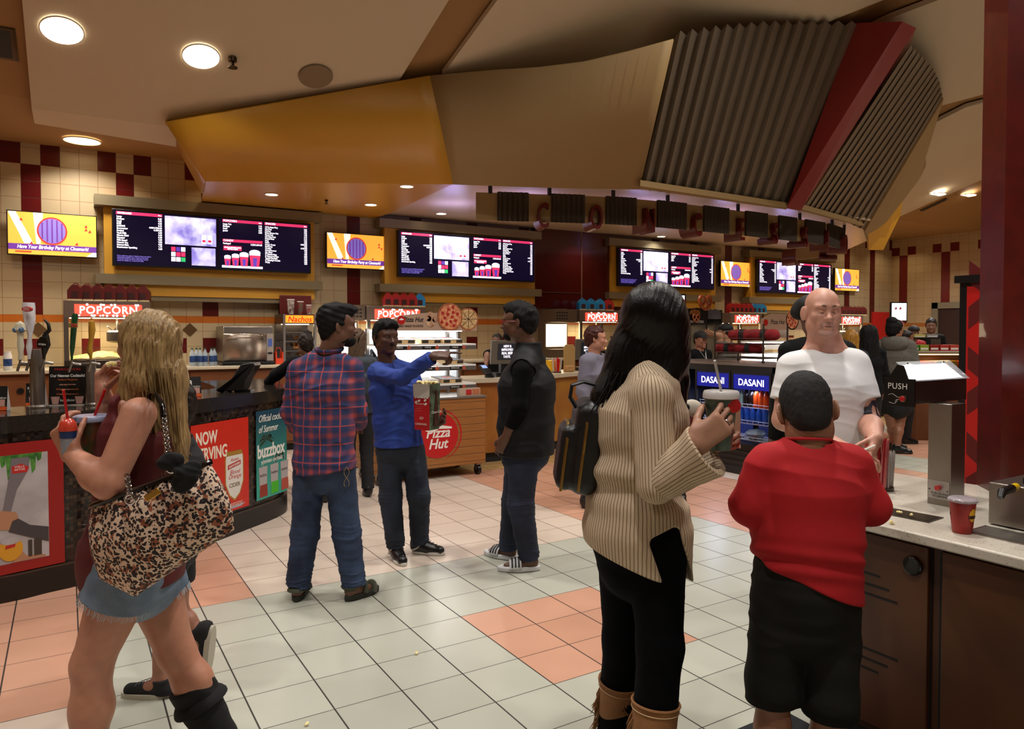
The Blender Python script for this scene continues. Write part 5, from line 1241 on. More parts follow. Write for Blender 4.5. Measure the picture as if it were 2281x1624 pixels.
f.top(rtk, t=.010, sleeve='none', hem=f.P(298, 1290), amp=.004, seed=81, name='tank_top', neckcut=.03, extra=[ell(f.J['chest']+f.fw*.055-UP*.045, (.11, .065, .065), (f.rt, f.fw, UP), k=.05)],
      post=[cap(f.J['shL']-FWD*.2+UP*.03, f.J['shL']+FWD*.055+UP*.02, .085, .085, k=.02, op='sub'), cap(f.J['shR']+FWD*.2+UP*.03, f.J['shR']-FWD*.05+UP*.02, .085, .085, k=.02, op='sub'), cap(f.J['neck']-f.fw*.0+UP*.05, f.J['neck']+f.fw*.12-UP*.03, .07, .06, k=.02, op='sub')])
f.pants(jean4, t=.012, name='denim_shorts', shorts=.30, w=(.112, .110, None), amp=.003)
mb = MB()
for q in 'RL':
    a, b = f.J['hip'+q], f.J['kn'+q]; c_ = a.lerp(b, .30); ax_ = unit(b-a); u = ax_.orthogonal().normalized(); w_ = ax_.cross(u)
    for i in range(150):
        an = 2*PI*i/150+random.uniform(-.02, .02); p0 = c_+(u*math.cos(an)+w_*math.sin(an))*random.uniform(.106, .112)
        mb.tube([p0-ax_*.004, p0+ax_*random.uniform(.008, .022)+u*random.uniform(-.004, .004)], .0009, 3)
mb.build('frayed_hem', mat('fray_white', '#a8b0b8', .9), f.root)
# long blonde hair
HP = [ell(f.L(0, -.014, .030), (.086, .106, .092), f.R, k=.03), dict(t='box', c=f.L(0, .165, -.10), r=(.2, .10, .135), R=f.R, rad=.02, k=.02, op='sub')]
HP += fall([((338, 768, .02), .088, .085), ((352, 850, .01), .088, .085), ((356, 920, .0), .075, .085), ((372, 985, .0), .062, .075), ((388, 1062, .02), .042, .055)])
HP += fall([((318, 770, -.055), .060, .03), ((308, 850, -.07), .052, .035), ((262, 955, -.06), .018, .02)], .02)
HP += fall([((300, 800, -.05), .035, .03), ((290, 880, -.06), .035, .03), ((255, 985, .02), .016, .02), ((225, 1030, .06), .006, .01)], .02)
blob('hair', HP, hblonde, f.root, .0036, disp=strands(300, 470, .0024, .10))
mb = MB(); random.seed(12)
for i in range(260):
    a = random.random(); x0 = 285+a*110; d0 = random.uniform(-.10, .06)
    if a < .22: mb.tube([f.P(x0+15, 790, -.08), f.P(x0+4, 880, -.08), f.P(x0-40, 960, -.05), f.P(x0-75+random.uniform(-12, 12), random.uniform(1000, 1050), .03)], [.0018, .002, .0018, .0005], 4)
    else: mb.tube([f.P(x0-10, 820, d0), f.P(x0+2, 900, d0), f.P(x0+10, 980, d0*.9), f.P(x0+random.uniform(0, 35), random.uniform(1010, 1095), d0*.8)], [.002, .002, .0018, .0005], 4)
mb.build('hair_ends', hblonde, f.root)
# tall black boots
bb = mat('boot_black_suede', '#0d0d0e', .9, bump=.15, bscale=100)
for q in 'RL':
    an, kn_ = f.J['an'+q], f.J['kn'+q]; ix = 0 if q == 'R' else 1; tp = an.lerp(kn_, .66 if q == 'R' else .40); ax_ = unit(tp-an); u = ax_.orthogonal().normalized(); w_ = ax_.cross(u)
    td = f.toeR if q == 'R' else f.toeL
    pr = infl(f.feet[ix], .012)+[cap(an-ax_*.02, tp, .060, .078, k=.03, flat=True), cap(tp-ax_*.04, tp+ax_*.05, .062, .066, k=.004, op='sub')]
    b = blob('boot', pr, bb, f.root, .005, disp=folds(.004, 91, (10, 10, 20)))
    mb = MB(); mb.tube([an.lerp(tp, .72)+(u*math.cos(a)+w_*math.sin(a))*.082 for a in [2*PI*i/28 for i in range(28)]], .006, 8, closed=True, flat=3.5); mb.build('ankle_strap', bb, b)
BL = f
# leopard handbag
bc = f.P(365, 1180, -.22)
t = thing('handbag', 'large leopard print handbag with black patent trim and bow on the blonde woman\'s shoulder', 'handbag', bc)
lp = mat('leopard_fabric', '#c8a890', .8); n = NT(lp)
vo = n.nt.nodes.new('ShaderNodeTexVoronoi'); vo.inputs['Scale'].default_value = 96; vo.inputs['Randomness'].default_value = 1
wv = n.nt.nodes.new('ShaderNodeVectorMath'); wv.operation = 'ADD'; nn = n.nt.nodes.new('ShaderNodeTexNoise'); nn.inputs['Scale'].default_value = 40
n.nt.links.new(n.tc.outputs['Object'], nn.inputs['Vector']); sc_ = n.nt.nodes.new('ShaderNodeVectorMath'); sc_.operation = 'SCALE'; sc_.inputs['Scale'].default_value = .02
n.nt.links.new(nn.outputs['Color'], sc_.inputs[0]); n.nt.links.new(n.tc.outputs['Object'], wv.inputs[0]); n.nt.links.new(sc_.outputs[0], wv.inputs[1]); n.nt.links.new(wv.outputs[0], vo.inputs['Vector'])
d = vo.outputs['Distance']; c1 = n.m('LESS_THAN', d, .50); c2 = n.m('LESS_THAN', d, .18); rnd = n.noise(34)
base = n.mix(n.m('GREATER_THAN', rnd, .57), '#d8bca4', '#96563a'); sp = n.mix(c1, base, '#1c1418'); sp = n.mix(n.m('MULTIPLY', c2, n.m('GREATER_THAN', n.noise(20), .5)), sp, '#6a3020'); n.col(sp)
TL, TR, RR, BB, B_L = (203, 1130), (468, 1032), (522, 1180), (300, 1330), (222, 1290)
def lp2(a, b, t_): return (a[0]+(b[0]-a[0])*t_, a[1]+(b[1]-a[1])*t_)
def outl(s_, t_):
    top = lp2(TL, TR, s_)
    bot = lp2(B_L, BB, s_/.28) if s_ < .28 else lp2(BB, RR, (s_-.28)/.72)
    lft = lp2(TL, B_L, t_); x = top[0]+(bot[0]-top[0])*t_; y = top[1]+(bot[1]-top[1])*t_
    bx = -14*math.sin(PI*t_)*(1-s_)+14*math.sin(PI*t_)*s_; return x+bx, y
NS, NTt = 70, 46; vs = []; fs = []
for sg in (-1, 1):
    for i in range(NS+1):
        for j in range(NTt+1):
            s_, t_ = i/NS, j/NTt; x, y = outl(s_, t_)
            q = (max(0, math.sin(PI*s_))**.45)*(max(0, math.sin(PI*(.08+.92*t_)))**.5)*.085
            if j == NTt or i in (0, NS): q = 0
            q += .008*math.sin(s_*34+1.5*math.sin(t_*4))*math.exp(-t_*2.2)*(1 if sg < 0 else .3)
            p = f.P(x, y, -.22+sg*q); vs.append(p)
off = (NS+1)*(NTt+1)
for sg in (0, 1):
    for i in range(NS):
        for j in range(NTt):
            a = sg*off+i*(NTt+1)+j; q4 = (a, a+NTt+1, a+NTt+2, a+1); fs.append(q4 if sg else q4[::-1])
mb = MB()._add(vs, fs); mb.build('bag_body', lp, t, angle=80)
pat = mat('black_patent', '#08080a', .12, coat=.6)
for sg in (-1, 1):
    mb = MB(); pts = []
    for i in range(25):
        s_ = i/24; x, y = outl(s_, 0); q = (max(0.0, math.sin(PI*s_))**.45)*.045; pts.append(f.P(x, y-2, -.22+sg*q))
    mb.tube(pts, .012, 8, flat=.7); mb.build('patent_trim', pat, t)
chr_ = mat('chrome', '#c8c8cc', .12, metal=1)
def chain(a, b, n_, nm='chain'):
    mb = MB(); a, b = V(a), V(b); d_ = unit(b-a); u = d_.orthogonal().normalized(); w_ = d_.cross(u)
    for i in range(n_):
        c_ = a.lerp(b, (i+.5)/n_); e = u if i % 2 else w_; L_ = (b-a).length/n_*.72
        mb.tube([c_+d_*math.cos(q)*L_+e*math.sin(q)*.0085 for q in [2*PI*k/12 for k in range(12)]], .0028, 6, closed=True)
    return mb.build(nm, chr_, t)
chain(f.P(378, 1045, -.32), f.P(362, 905, -.24), 15); chain(f.P(290, 1108, -.32), f.P(283, 1058, -.30), 6)
for px, py in ((290, 1112), (382, 1042)):
    mb = MB(); c_ = f.P(px, py, -.325); mb.tube([c_+RGT*.014*math.cos(a)+UP*.014*math.sin(a) for a in [2*PI*k/16 for k in range(16)]], .004, 8, closed=True); mb.build('ring', chr_, t)
mb = MB(); mb.tube([f.P(366, 945, -.255), f.P(362, 905, -.25), f.P(352, 880, -.225), f.P(338, 874, -.15), f.P(335, 884, -.05), f.P(345, 930, .05), f.P(370, 1020, .0)], .013, 8, flat=.35); mb.build('shoulder_strap', pat, t)
blob('bow', [ell(f.P(380, 1028, -.33), (.042, .018, .026), (unit(RGT+UP*.25), FWD, unit(UP-RGT*.25)), k=.01), ell(f.P(412, 1068, -.33), (.036, .018, .040), (unit(RGT-UP*.3), FWD, UP), k=.01), ell(f.P(398, 1050, -.34), (.014, .016, .014), k=.01), ell(f.P(430, 1040, -.32), (.026, .012, .02), (RGT, FWD, UP), k=.01)], mat('bow_velvet', '#070708', .95), t, .004, disp=folds(.003, 5, (40, 40, 40)))
mb = MB(); M = frm(f.P(340, 1102, -.325), unit(RGT*.8+UP*.5), unit(UP*.8-RGT*.5)); mb.box((-.024, -.004, -.010), (.024, .004, .010), M); mb.build('name_plate', mat('gold_metal', '#c8a050', .25, metal=1), t, bev=.002)
# her drinks
c1_ = f.P(206, 972, -.05)
t = thing('soda_cup', 'very large green soda cup with pale lid and red straw held by the blonde woman', 'cup', c1_)
mb = MB(); mb.lathe([(.046, -.10), (.058, .055)], c1_, 36); mb.build('cup_body', mat('cup_green_food_print', '#16381a', .4, col2='#6e2c16', nscale=16), t)
mb = MB(); mb.lathe([(.060, .050), (.064, .053), (.064, .062), (.060, .068), (.054, .070), (.001, .068)], c1_, 36); mb.build('lid', mat('lid_pale_blue', '#8f95b0', .35), t)
rs = mat('straw_red', '#c00e16', .35)
mb = MB(); mb.tube([c1_+UP*.066+RGT*.008, f.P(234, 868, -.05)], .0042, 8); mb.build('straw', rs, t)
c2_ = f.P(152, 975, -.17)
t = thing('slush_cup', 'small slush cup with clear red dome lid and red straw held by the blonde woman', 'cup', c2_)
mb = MB(); mb.cur = 0; mb.lathe([(.018, -.06), (.0235, .012)], c2_, 28); mb.cur = 1; mb.lathe([(.0238, .0), (.0245, .024)], c2_, 28); mb.build('cup_body', [mat('cup_silver_blue', '#8a8e98', .4), mat('cup_blue_label', '#16305e', .4)], t)
mb = MB(); mb.lathe([(.0255, .022), (.026, .03), (.023, .045), (.016, .056), (.004, .061)], c2_, 28); mb.build('slush_dome', mat('slush_red', '#c8402e', .25, coat=.6), t)
mb = MB(); mb.tube([c2_+UP*.05, f.P(141, 869, -.19)], .004, 8); mb.build('straw', rs, t)
t = thing('popcorn_piece', 'piece of popcorn held at the blonde woman\'s mouth', 'popcorn', f.P(243, 808, .05))
mb = MB()
for i in range(7): mb.sphere(f.P(240+i*3, 812+random.uniform(-4, 4), -.01), .008, 6)
mb.build('popcorn', pc, t)
# ================================================================ walker half hidden behind her
D = 3.2
f = Fig('child with bare legs and black canvas sneakers walking left behind the blonde woman', at(380, 1200, D), -RGT, D=D, H=1.42, skin='#a06e58', h=.006, headf=-RGT, hs=.95, lift='R', side=FWD,
    J=dict(head=(380, 905, 0), neck=(390, 965, 0), chest=(392, 1040, 0), waist=(390, 1120, 0), pelvis=(388, 1190, 0), shL=(395, 1000, -.13), shR=(395, 1000, .13), elL=(400, 1090, -.16), elR=(390, 1090, .18), wrL=(375, 1160, -.15), wrR=(370, 1150, .15),
           hipL=(386, 1205, -.08), hipR=(390, 1205, .08), knL=(356, 1360, -.06), knR=(395, 1370, .08), anL=(356, 1505, -.05), anR=(440, 1415, .08)), toeR=-UP*.93+RGT*-.1, toeL=-RGT*.99-UP*.0,
    chest=(.125, .10), waist=(.12, .09), hip=(.13, .11), arm=(.036, .03, .022), leg=(.068, .046, .042, .030))
f.body(bare=True); f.top(mat('charcoal_tee', '#17171b', .85), t=.012, sleeve=.7, hem=f.P(388, 1215), seed=5); f.pants(mat('shorts_black', '#101014', .8), name='shorts', shorts=.55, w=(.085, .08, None)); f.hair(hdark, t=.018, low=-.012)
cvs = mat('canvas_black', '#1c1c1e', .9, noise=.3, nscale=30); wh_ = mat('sole_offwhite', '#b8b0a0', .6)
for q, ix in (('L', 1), ('R', 0)):
    an = f.J['an'+q]; td = f.toeL if q == 'L' else f.toeR; up_ = UP if q == 'L' else unit(-RGT+UP*.1); sd = unit(td.cross(up_)); base = an-up_*.072
    sh = blob('sneaker', [cap(base+up_*.035-td*.035, base+up_*.032+td*.13, .036, .028, k=.03), cap(base+up_*.05-td*.015, base+up_*.085-td*.012, .042, .044, k=.02, flat=True), cut(base+up_*.014, -up_)], cvs, f.root, .0045)
    mb = MB(); vs0 = [base+td*(.05+.12*math.sin(a)*(1 if math.sin(a) > 0 else .85))+sd*math.cos(a)*.040 for a in [2*PI*i/26 for i in range(26)]]
    vs1 = [v_+up_*.024 for v_ in vs0]; nn_ = 26; mb._add(vs0+vs1, [tuple(range(nn_)), tuple(range(nn_, 2*nn_))]+[(i, (i+1) % nn_, nn_+(i+1) % nn_, nn_+i) for i in range(nn_)]); mb.build('sole', wh_, sh)
    for i in range(5):
        mb = MB(); c_ = base+td*(.035+.016*i)+up_*(.080-.006*i); mb.tube([c_-sd*.02, c_+up_*.006, c_+sd*.02], .002, 5); mb.build('shoelace', mat('lace_grey', '#6a6a68', .8), sh)
steel = mat('brushed_steel', '#9a948c', .28, metal=.95, bump=.12, bscale=60, bstretch=(1, 1, 30)); steel_d = mat('brushed_steel_dark', '#5a524c', .32, metal=.9)
stn = mat('stone_top_beige', '#c8bda4', .3, noise=.12, nscale=60); wood = mat('wood_brown', '#7a4a24', .5); woodd = mat('wood_dark', '#3e2412', .5)
glass = mat('clear_glass', '#101418', .03, alpha=.10, spec=.6); cle = mat('clear_plastic', '#e8eef0', .15, alpha=.35)
white_p = mat('white_plastic', '#c9c6c0', .4); red_p = mat('red_plastic', '#9a1414', .35); blu_p = mat('blue_plastic', '#1f7fc0', .4); tx_w = mat('print_white', '#e0dcd4', .5); tx_k = mat('print_black', '#141210', .5)
txr = mat('print_red', '#b0201c', .5); gold_c = mat('can_gold', '#b08838', .35, metal=.4)
# ================================================================ mosaic bar
bar = thing('bar_counter', 'curved dark mosaic bar with black stone top on the left', 'bar counter', (-1.5, 2.4, 0))
bp = cr([(-3.6, 1.52), (-2.9, 1.52), (-2.22, 1.58), (-1.98, 1.65), (-1.75, 1.73), (-1.19, 2.06), (-.73, 2.42), (-.31, 2.79), (-.17, 3.08), (-.12, 3.5), (-.12, 4.3)], 8)
def off(pts, d):
    out = []
    for i in range(len(pts)):
        a = pts[max(i-1, 0)]; b = pts[min(i+1, len(pts)-1)]; v = Vector((b[0]-a[0], b[1]-a[1])).normalized(); out.append((pts[i][0]-v.y*d, pts[i][1]+v.x*d))
    return out
def wall_of(mb, pts, z0, z1):
    for a, b in zip(pts, pts[1:]): mb.quad((a[0], a[1], z0), (b[0], b[1], z0), (b[0], b[1], z1), (a[0], a[1], z1))
def slab(mb, pts, inner, z0, z1):
    n = len(pts)
    for i in range(n-1):
        a, b, c, d = pts[i], pts[i+1], inner[i+1], inner[i]
        for z in (z0, z1): mb.quad(*[(p[0], p[1], z) for p in (a, b, c, d)])
    wall_of(mb, pts, z0, z1); wall_of(mb, inner, z0, z1)
    for k in (0, -1): mb.quad((pts[k][0], pts[k][1], z0), (inner[k][0], inner[k][1], z0), (inner[k][0], inner[k][1], z1), (pts[k][0], pts[k][1], z1))
gran = mat('black_stone', '#2b2621', .12, noise=.3, nscale=90)
mos = mat('mosaic_brown', '#2a1a12', .22); n = NT(mos); o = n.xyz()
u = n.m('DIVIDE', n.m('ADD', n.m('MULTIPLY', o['X'], .86), n.m('MULTIPLY', o['Y'], .5)), .022); v = n.m('DIVIDE', o['Z'], .022)
wn = n.white(n.m('FLOOR', u), n.m('FLOOR', v))
g = n.m('MAXIMUM', n.m('LESS_THAN', n.m('FRACT', u), .1), n.m('LESS_THAN', n.m('FRACT', v), .1))
c = n.mix(n.m('POWER', wn, 4), '#1c120c', '#4a3626'); n.col(n.mix(g, c, '#0c0806')); n.link(n.m('MULTIPLY', n.white(n.m('FLOOR', v), n.m('FLOOR', u)), .5), 'Roughness'); n.bump(n.m('SUBTRACT', 1, g), .4, .002)
mb = MB(); slab(mb, off(bp, .02), off(bp, .10), .15, 1.0); mb.build('mosaic_front', mos, bar, angle=50)
mb = MB(); slab(mb, off(bp, -.005), off(bp, .60), 1.0, 1.1); mb.build('stone_top', gran, bar, angle=50)
mb = MB(); slab(mb, off(bp, .0), off(bp, .10), 0, .15); mb.build('kick_plate', mat('kick_dark', '#15100c', .4), bar, angle=50)
mb = MB(); slab(mb, off(bp, .0), off(bp, .02), .15, .162); mb.build('steel_trim', steel_d, bar, angle=50)
mb = MB(); slab(mb, off(bp, .5), off(bp, .58), .0, 1.0); mb.build('back_panel', woodd, bar)
def bar_frame(px, z):
    """frame on the bar front where this pixel column meets it, x along the bar, y up"""
    best = None; q = off(bp, .02)
    for i in range(8, 58):
        for t_ in (0, .25, .5, .75):
            a = Vector((q[i][0]+(q[i+1][0]-q[i][0])*t_, q[i][1]+(q[i+1][1]-q[i][1])*t_, z)); e = abs(proj(a)[0]-px)
            if best is None or e < best[0]: best = (e, a, math.atan2(q[i+1][1]-q[i][1], q[i+1][0]-q[i][0]))
    return best[1], best[2]
def poster_frame(px0, px1, z, dz=.012):
    a, _ = bar_frame(px0, z); b, _ = bar_frame(px1, z); d = b-a; yaw = math.atan2(d.y, d.x); nrm = Vector((d.y, -d.x, 0)).normalized()
    return FR(a+nrm*dz, yaw), d.length
# red beer poster
M, W = poster_frame(60, 142, .16, .016); H = .78; W2 = .98; M = M @ Matrix.Translation((W-W2, 0, 0)); W = W2
t = thing('beer_poster', 'red framed poster of a hand pouring beer into a glass, on the bar front', 'poster', M.to_translation())
mb = MB(); panel(mb, M, 0, .01, W, H, 0, .006); mb.build('poster_border', mat('poster_red', '#8e120e', .4), t)
pic_w = mat('poster_grey_white', '#8f8a8a', .5, col2='#b5b0b0', nscale=4); mb = MB(); panel(mb, M, .05, .07, W-.085, H-.07, .0062, .001); mb.build('poster_picture', pic_w, t)
mb = MB()
for i in range(26): 
    x = .06+i*(W-.18)/26; h = .10+.05*math.sin(i*1.9)+.03*math.sin(i*.7); mb.prism([(x, H-.07), (x+.035, H-.07), (x+.03, H-.07-h*.8), (x+.012, H-.07-h)], .0074, .0078, M)
mb.build('green_branches', mat('leaf_green', '#1f5a18', .6, col2='#4f8a30', nscale=30), t)
X0 = W-.085-.30
mb = MB(); mb.prism([(X0+.06, .37), (X0+.10, .36), (X0+.135, .50), (X0+.20, .62), (X0+.20, .69), (X0+.11, .69), (X0+.10, .60), (X0+.085, .5)], .008, .0088, M); mb.build('tap_handle_picture', mat('poster_handle_grey', '#6e666a', .4), t)
mb = MB(); mb.prism([(X0+.115, .60), (X0+.19, .60), (X0+.20, .63), (X0+.16, .655), (X0+.11, .64)], .0089, .0094, M); mb.build('red_badge', txr, t)
sk_p = mat('poster_skin', '#a87858', .6)
mb = MB(); mb.prism([(X0+.0, .34), (X0+.04, .28), (X0+.10, .27), (X0+.15, .31), (X0+.13, .37), (X0+.06, .39), (X0+.02, .38)], .009, .0096, M); mb.build('hand_picture', sk_p, t)
mb = MB(); mb.prism([(X0+.11, .32), (X0+.09, .26), (X0+.19, .21), (X0+.298, .16), (X0+.298, .25), (X0+.2, .28), (X0+.14, .33)], .0092, .0098, M); mb.build('sleeve_picture', mat('poster_sleeve', '#3e3838', .7), t)
mb = MB(); disc(mb, M, X0+.10, .155, .062, .009, ry=.07); mb.build('beer_glass_picture', mat('poster_beer', '#c89020', .4), t)
mb = MB(); disc(mb, M, X0+.10, .205, .05, .0112, .0005, ry=.022); mb.build('foam', pic_w, t)
mb = MB(); mb.prism([(X0+.07, .16), (X0+.12, .165), (X0+.125, .185), (X0+.075, .18)], .0113, .0118, M); mb.build('red_badge', txr, t)
mb = MB(); mb.prism([(X0+.12, .09), (X0+.16, .13), (X0+.18, .10), (X0+.28, .085), (X0+.28, .075), (X0+.1, .073)], .009, .0096, M); mb.build('hand_picture', sk_p, t)
mb = MB(); panel(mb, M, X0+.19, .09, X0+.21, .19, .0085); panel(mb, M, X0+.22, .09, X0+.26, .19, .0085); mb.build('tap_tower_picture', steel_d, t)
text('poster_text', 'y', M @ Matrix.Translation((X0-.0, .47, .009)), .08, txr, t, shear=.3)
text('badge_text', 'STELLA\nARTOIS', M @ Matrix.Translation((X0+.152, .628, .0096)), .016, tx_w, t, ext=.0003)
# NOW SERVING poster
M, W = poster_frame(424, 550, .19, .014); H = .72
t = thing('cider_poster', 'bright red NOW SERVING poster with a white cider can, on the bar front', 'poster', M.to_translation())
mb = MB(); panel(mb, M, 0, 0, W, H); mb.build('poster_sheet', mat('poster_orange_red', '#c4220e', .35), t)
text('poster_text', 'NOW\nSERVING', M @ Matrix.Translation((.045, H-.155, .0025)), .135, mat('poster_cream', '#e0d8c4', .5), t, align='LEFT', ay='TOP_BASELINE', bold=.003, sx=.62, line=.9)
cx_ = W*.73
mb = MB(); mb.prism([(cx_-.105, .42), (cx_-.085, .46), (cx_+.085, .46), (cx_+.105, .42), (cx_+.105, .22), (cx_+.06, .12), (cx_, .075), (cx_-.06, .12), (cx_-.105, .22)], .0022, .003, M); mb.build('can_gold_edge', gold_c, t)
mb = MB(); mb.prism([(cx_-.095, .40), (cx_-.09, .435), (cx_+.09, .435), (cx_+.095, .40), (cx_+.095, .22), (cx_+.055, .13), (cx_, .09), (cx_-.055, .13), (cx_-.095, .22)], .003, .0036, M); mb.build('can_body', mat('can_white', '#d8d4cc', .4), t)
mb = MB(); panel(mb, M, cx_-.085, .44, cx_+.085, .47, .0036, .0006); mb.build('can_rim', gold_c, t)
mb = MB(); mb.prism([(cx_-.075, .33), (cx_+.07, .355), (cx_+.07, .39), (cx_-.075, .365)], .0038, .0044, M); mb.build('red_ribbon', txr, t)
text('can_text', 'EASTCIDERS', M @ Matrix.Translation((cx_, .358, .0046)) @ Matrix.Rotation(.17, 4, 'Z'), .024, tx_w, t, ext=.0003, bold=.0006, sx=.95)
text('can_text', 'Austin', M @ Matrix.Translation((cx_, .402, .0040)), .036, txr, t, ext=.0003, shear=.4)
text('can_text', 'Blood\nOrange', M @ Matrix.Translation((cx_, .285, .0040)), .048, txr, t, ext=.0003, shear=.4, line=.75)
text('can_text', 'CIDER', M @ Matrix.Translation((cx_, .20, .0040)), .044, mat('print_bronze', '#7a6a50', .5), t, ext=.0003, bold=.001)
text('poster_text', 'Thirst quenching refreshment\nAT A CINEMA NEAR YOU', M @ Matrix.Translation((cx_, .05, .0026)), .015, mat('poster_cream', '#e0d8c4', .5), t, ext=.0003)
mb = MB(); mb.prism([(W*.42, .018), (W*.85, .018), (W*.93, .04), (W*.40, .03)], .0022, .0028, M); mb.build('silver_swash', mat('swash_grey', '#a8a4b0', .4), t)
# buzzbox poster
M, W = poster_frame(568, 618, .20, .014); W = .44; H = .74
t = thing('cocktail_poster', 'teal cocktail poster on the bar front beside the man in plaid', 'poster', M.to_translation())
tl = mat('poster_teal', '#0f5e66', .35); n = NT(tl); o = n.xyz(); n.col(n.mix(n.m('MINIMUM', n.m('MAXIMUM', n.m('MULTIPLY', n.m('SUBTRACT', o['Z'], .1), 1.7), 0), 1), '#2e9a88', '#0c3f55'))
mb = MB(); panel(mb, M, 0, 0, W, H); mb.build('poster_sheet', tl, t)
text('poster_text', 'Official cocktail\nof Summer', M @ Matrix.Translation((.03, H-.095, .0025)), .085, tx_w, t, align='LEFT', ay='TOP_BASELINE', shear=.35, sx=.72, line=1.05)
text('poster_logo', 'buzzbox', M @ Matrix.Translation((W*.47, H-.345, .0035)), .155, tx_w, t, bold=.004, sx=.74)
text('poster_text', 'premium cocktails', M @ Matrix.Translation((W*.5, H-.43, .0028)), .052, tx_w, t, sx=.8)
palm = mat('palm_shadow', '#20301c', .7)
for cx_, cy_, s_ in ((W*.33, H-.25, 1), (W*.75, H-.42, .8)):
    mb = MB()
    for a in (-.3, .3, .9, 1.6, 2.3, 2.9, 3.5): mb.prism([(cx_, cy_), (cx_+.07*s_*math.cos(a-.2), cy_+.06*s_*math.sin(a-.2)), (cx_+.12*s_*math.cos(a), cy_+.07*s_*math.sin(a)-.03), (cx_+.06*s_*math.cos(a+.25), cy_+.05*s_*math.sin(a+.25))], .0022, .0026, M)
    mb.build('palm_picture', palm, t)
for k_, (cx_, col) in enumerate(((.09, '#8a2a1a'), (.25, '#3fae20'), (.40, '#a84a3a'))):
    mb = MB(); mb.cur = 0; mb.prism([(cx_-.045, .05), (cx_+.045, .05), (cx_+.06, .27), (cx_-.06, .27)], .003, .0036, M); mb.cur = 1; mb.prism([(cx_-.05, .02), (cx_+.06, .02), (cx_+.055, .12), (cx_-.045, .12)], .0037, .004, M)
    mb.cur = 0; panel(mb, M, cx_+.0, .27, cx_+.006, .36, .003, .0006)
    mb.build('drink_picture', [mat('poster_glass_grey', '#a8a0a0', .4), mat('drink_'+str(k_), col, .4)], t)
    text('drink_text', 'buzzbox', M @ Matrix.Translation((cx_, .20, .0042)), .035, tx_k, t, ext=.0003, sx=.8)
# things on the bar
def tent(px, py, lb, rot=0, D=None, scale=1):
    p = fl(px, py, 1.1); t = thing('table_tent', lb, 'table tent', p, 'small drink tents on the bar')
    M = FR(p, -YAW*.4+rot) @ Matrix.Rotation(-.16, 4, 'X') @ Matrix.Diagonal((scale, scale, scale, 1))
    mb = MB(); mb.cur = 0; mb.box((-.055, 0, -.002), (.055, .155, 0), M); mb.cur = 1; mb._add([M @ Vector(q) for q in ((-.056, 0, -.002), (-.056, .155, -.002), (-.056, .0, -.085))], [(0, 1, 2)]); mb._add([M @ Vector(q) for q in ((.056, 0, -.002), (.056, .155, -.002), (.056, .0, -.085))], [(0, 1, 2)])
    mb._add([M @ Vector(q) for q in ((-.056, .155, -.003), (.056, .155, -.003), (.056, .0, -.086), (-.056, 0, -.086))], [(0, 1, 2, 3)]); mb.build('card', [mat('tent_black', '#14120f', .4), white_p], t, smooth=False)
    text('price_text', "'8", M @ Matrix.Translation((-.028, .105, .001)), .055, tx_w, t, ext=.0003, bold=.001); text('small_text', 'buzzbox', M @ Matrix.Translation((.02, .08, .001)), .018, tx_w, t, ext=.0003)
    mb = MB(); panel(mb, M, -.054, .002, .054, .024, .0005, .0005); mb.build('orange_strip', mat('tent_orange', '#c4501c', .4), t)
    mb = MB(); mb.prism([(-.032, .026), (-.012, .026), (-.006, .062), (-.038, .062)], .0005, .001, M); panel(mb, M, .004, .026, .044, .07, .0005, .0005); mb.build('drink_picture', mat('tent_pink', '#b08478', .4), t)
tent(78, 905, 'black and white price tent at the left end of the bar beside the beer tower')
tent(432, 884, 'black and white price tent on the bar right of the blonde woman', .3)
tent(-8, 915, 'small price tent cut by the left edge of the picture')
p = fl(150, 903, 1.1); t = thing('cocktail_menu_stand', 'upright black cocktail menu card on the bar between the two beer towers', 'menu card', p)
M = FR(p, -YAW*.55) @ Matrix.Rotation(-.08, 4, 'X'); w_, h_ = .225, .265
mb = MB(); mb.box((-w_/2, .004, -.003), (w_/2, h_, 0), M); mb.build('card', mat('menu_card_black', '#1a1614', .3), t)
mb = MB(); mb.box((-w_/2, 0, -.05), (w_/2, .006, .02), M); mb.build('clear_foot', cle, t)
text('menu_title', 'Our Newest Cocktails!', M @ Matrix.Translation((0, .20, .001)), .026, tx_w, t, ext=.0003, bold=.0006, sx=.85)
text('menu_text', 'MARGARITAS', M @ Matrix.Translation((0, .243, .001)), .022, txr, t, ext=.0003, sx=1.2)
text('menu_text', 'Perfect Margarita\n\nLong Island\n\nWhiskey Lemonade\n\nCherry Greyhound', M @ Matrix.Translation((0, .125, .001)), .017, mat('print_orange', '#c06030', .5), t, ext=.0003, line=.95)
text('menu_text', 'tequila, triple sec, lime and salt\n\nvodka, gin, rum and cola\n\nwhiskey, lemon and sugar', M @ Matrix.Translation((0, .108, .001)), .008, tx_w, t, ext=.0002, line=2.0)
text('menu_logo', 'buzzbox', M @ Matrix.Translation((0, .035, .001)), .026, tx_w, t, ext=.0003)
for q in ([(-.09, .01), (-.055, .01), (-.045, .06), (-.10, .06)], [(.055, .01), (.09, .01), (.10, .06), (.045, .06)]): mb = MB(); mb.prism(q, .0005, .001, M); mb.build('drink_picture', mat('tent_pink', '#b08478', .4), t)
def tower(px, py, ytop, r, lb, D):
    b = at(px, py, D); b.z = 1.1; top = at(px, ytop, D).z; t = thing('beer_tower', lb, 'beer tower', b)
    mb = MB(); mb.lathe([(r*1.5, 0), (r*1.5, .01), (r, .02), (r, top-1.1-.01), (r*.96, top-1.1), (.001, top-1.1)], b, 28); mb.build('column', steel, t)
    return t, b, top
T1, b1, z1 = tower(84, 905, 778, .042, 'thick steel beer tower at the left end of the bar', 4.75)
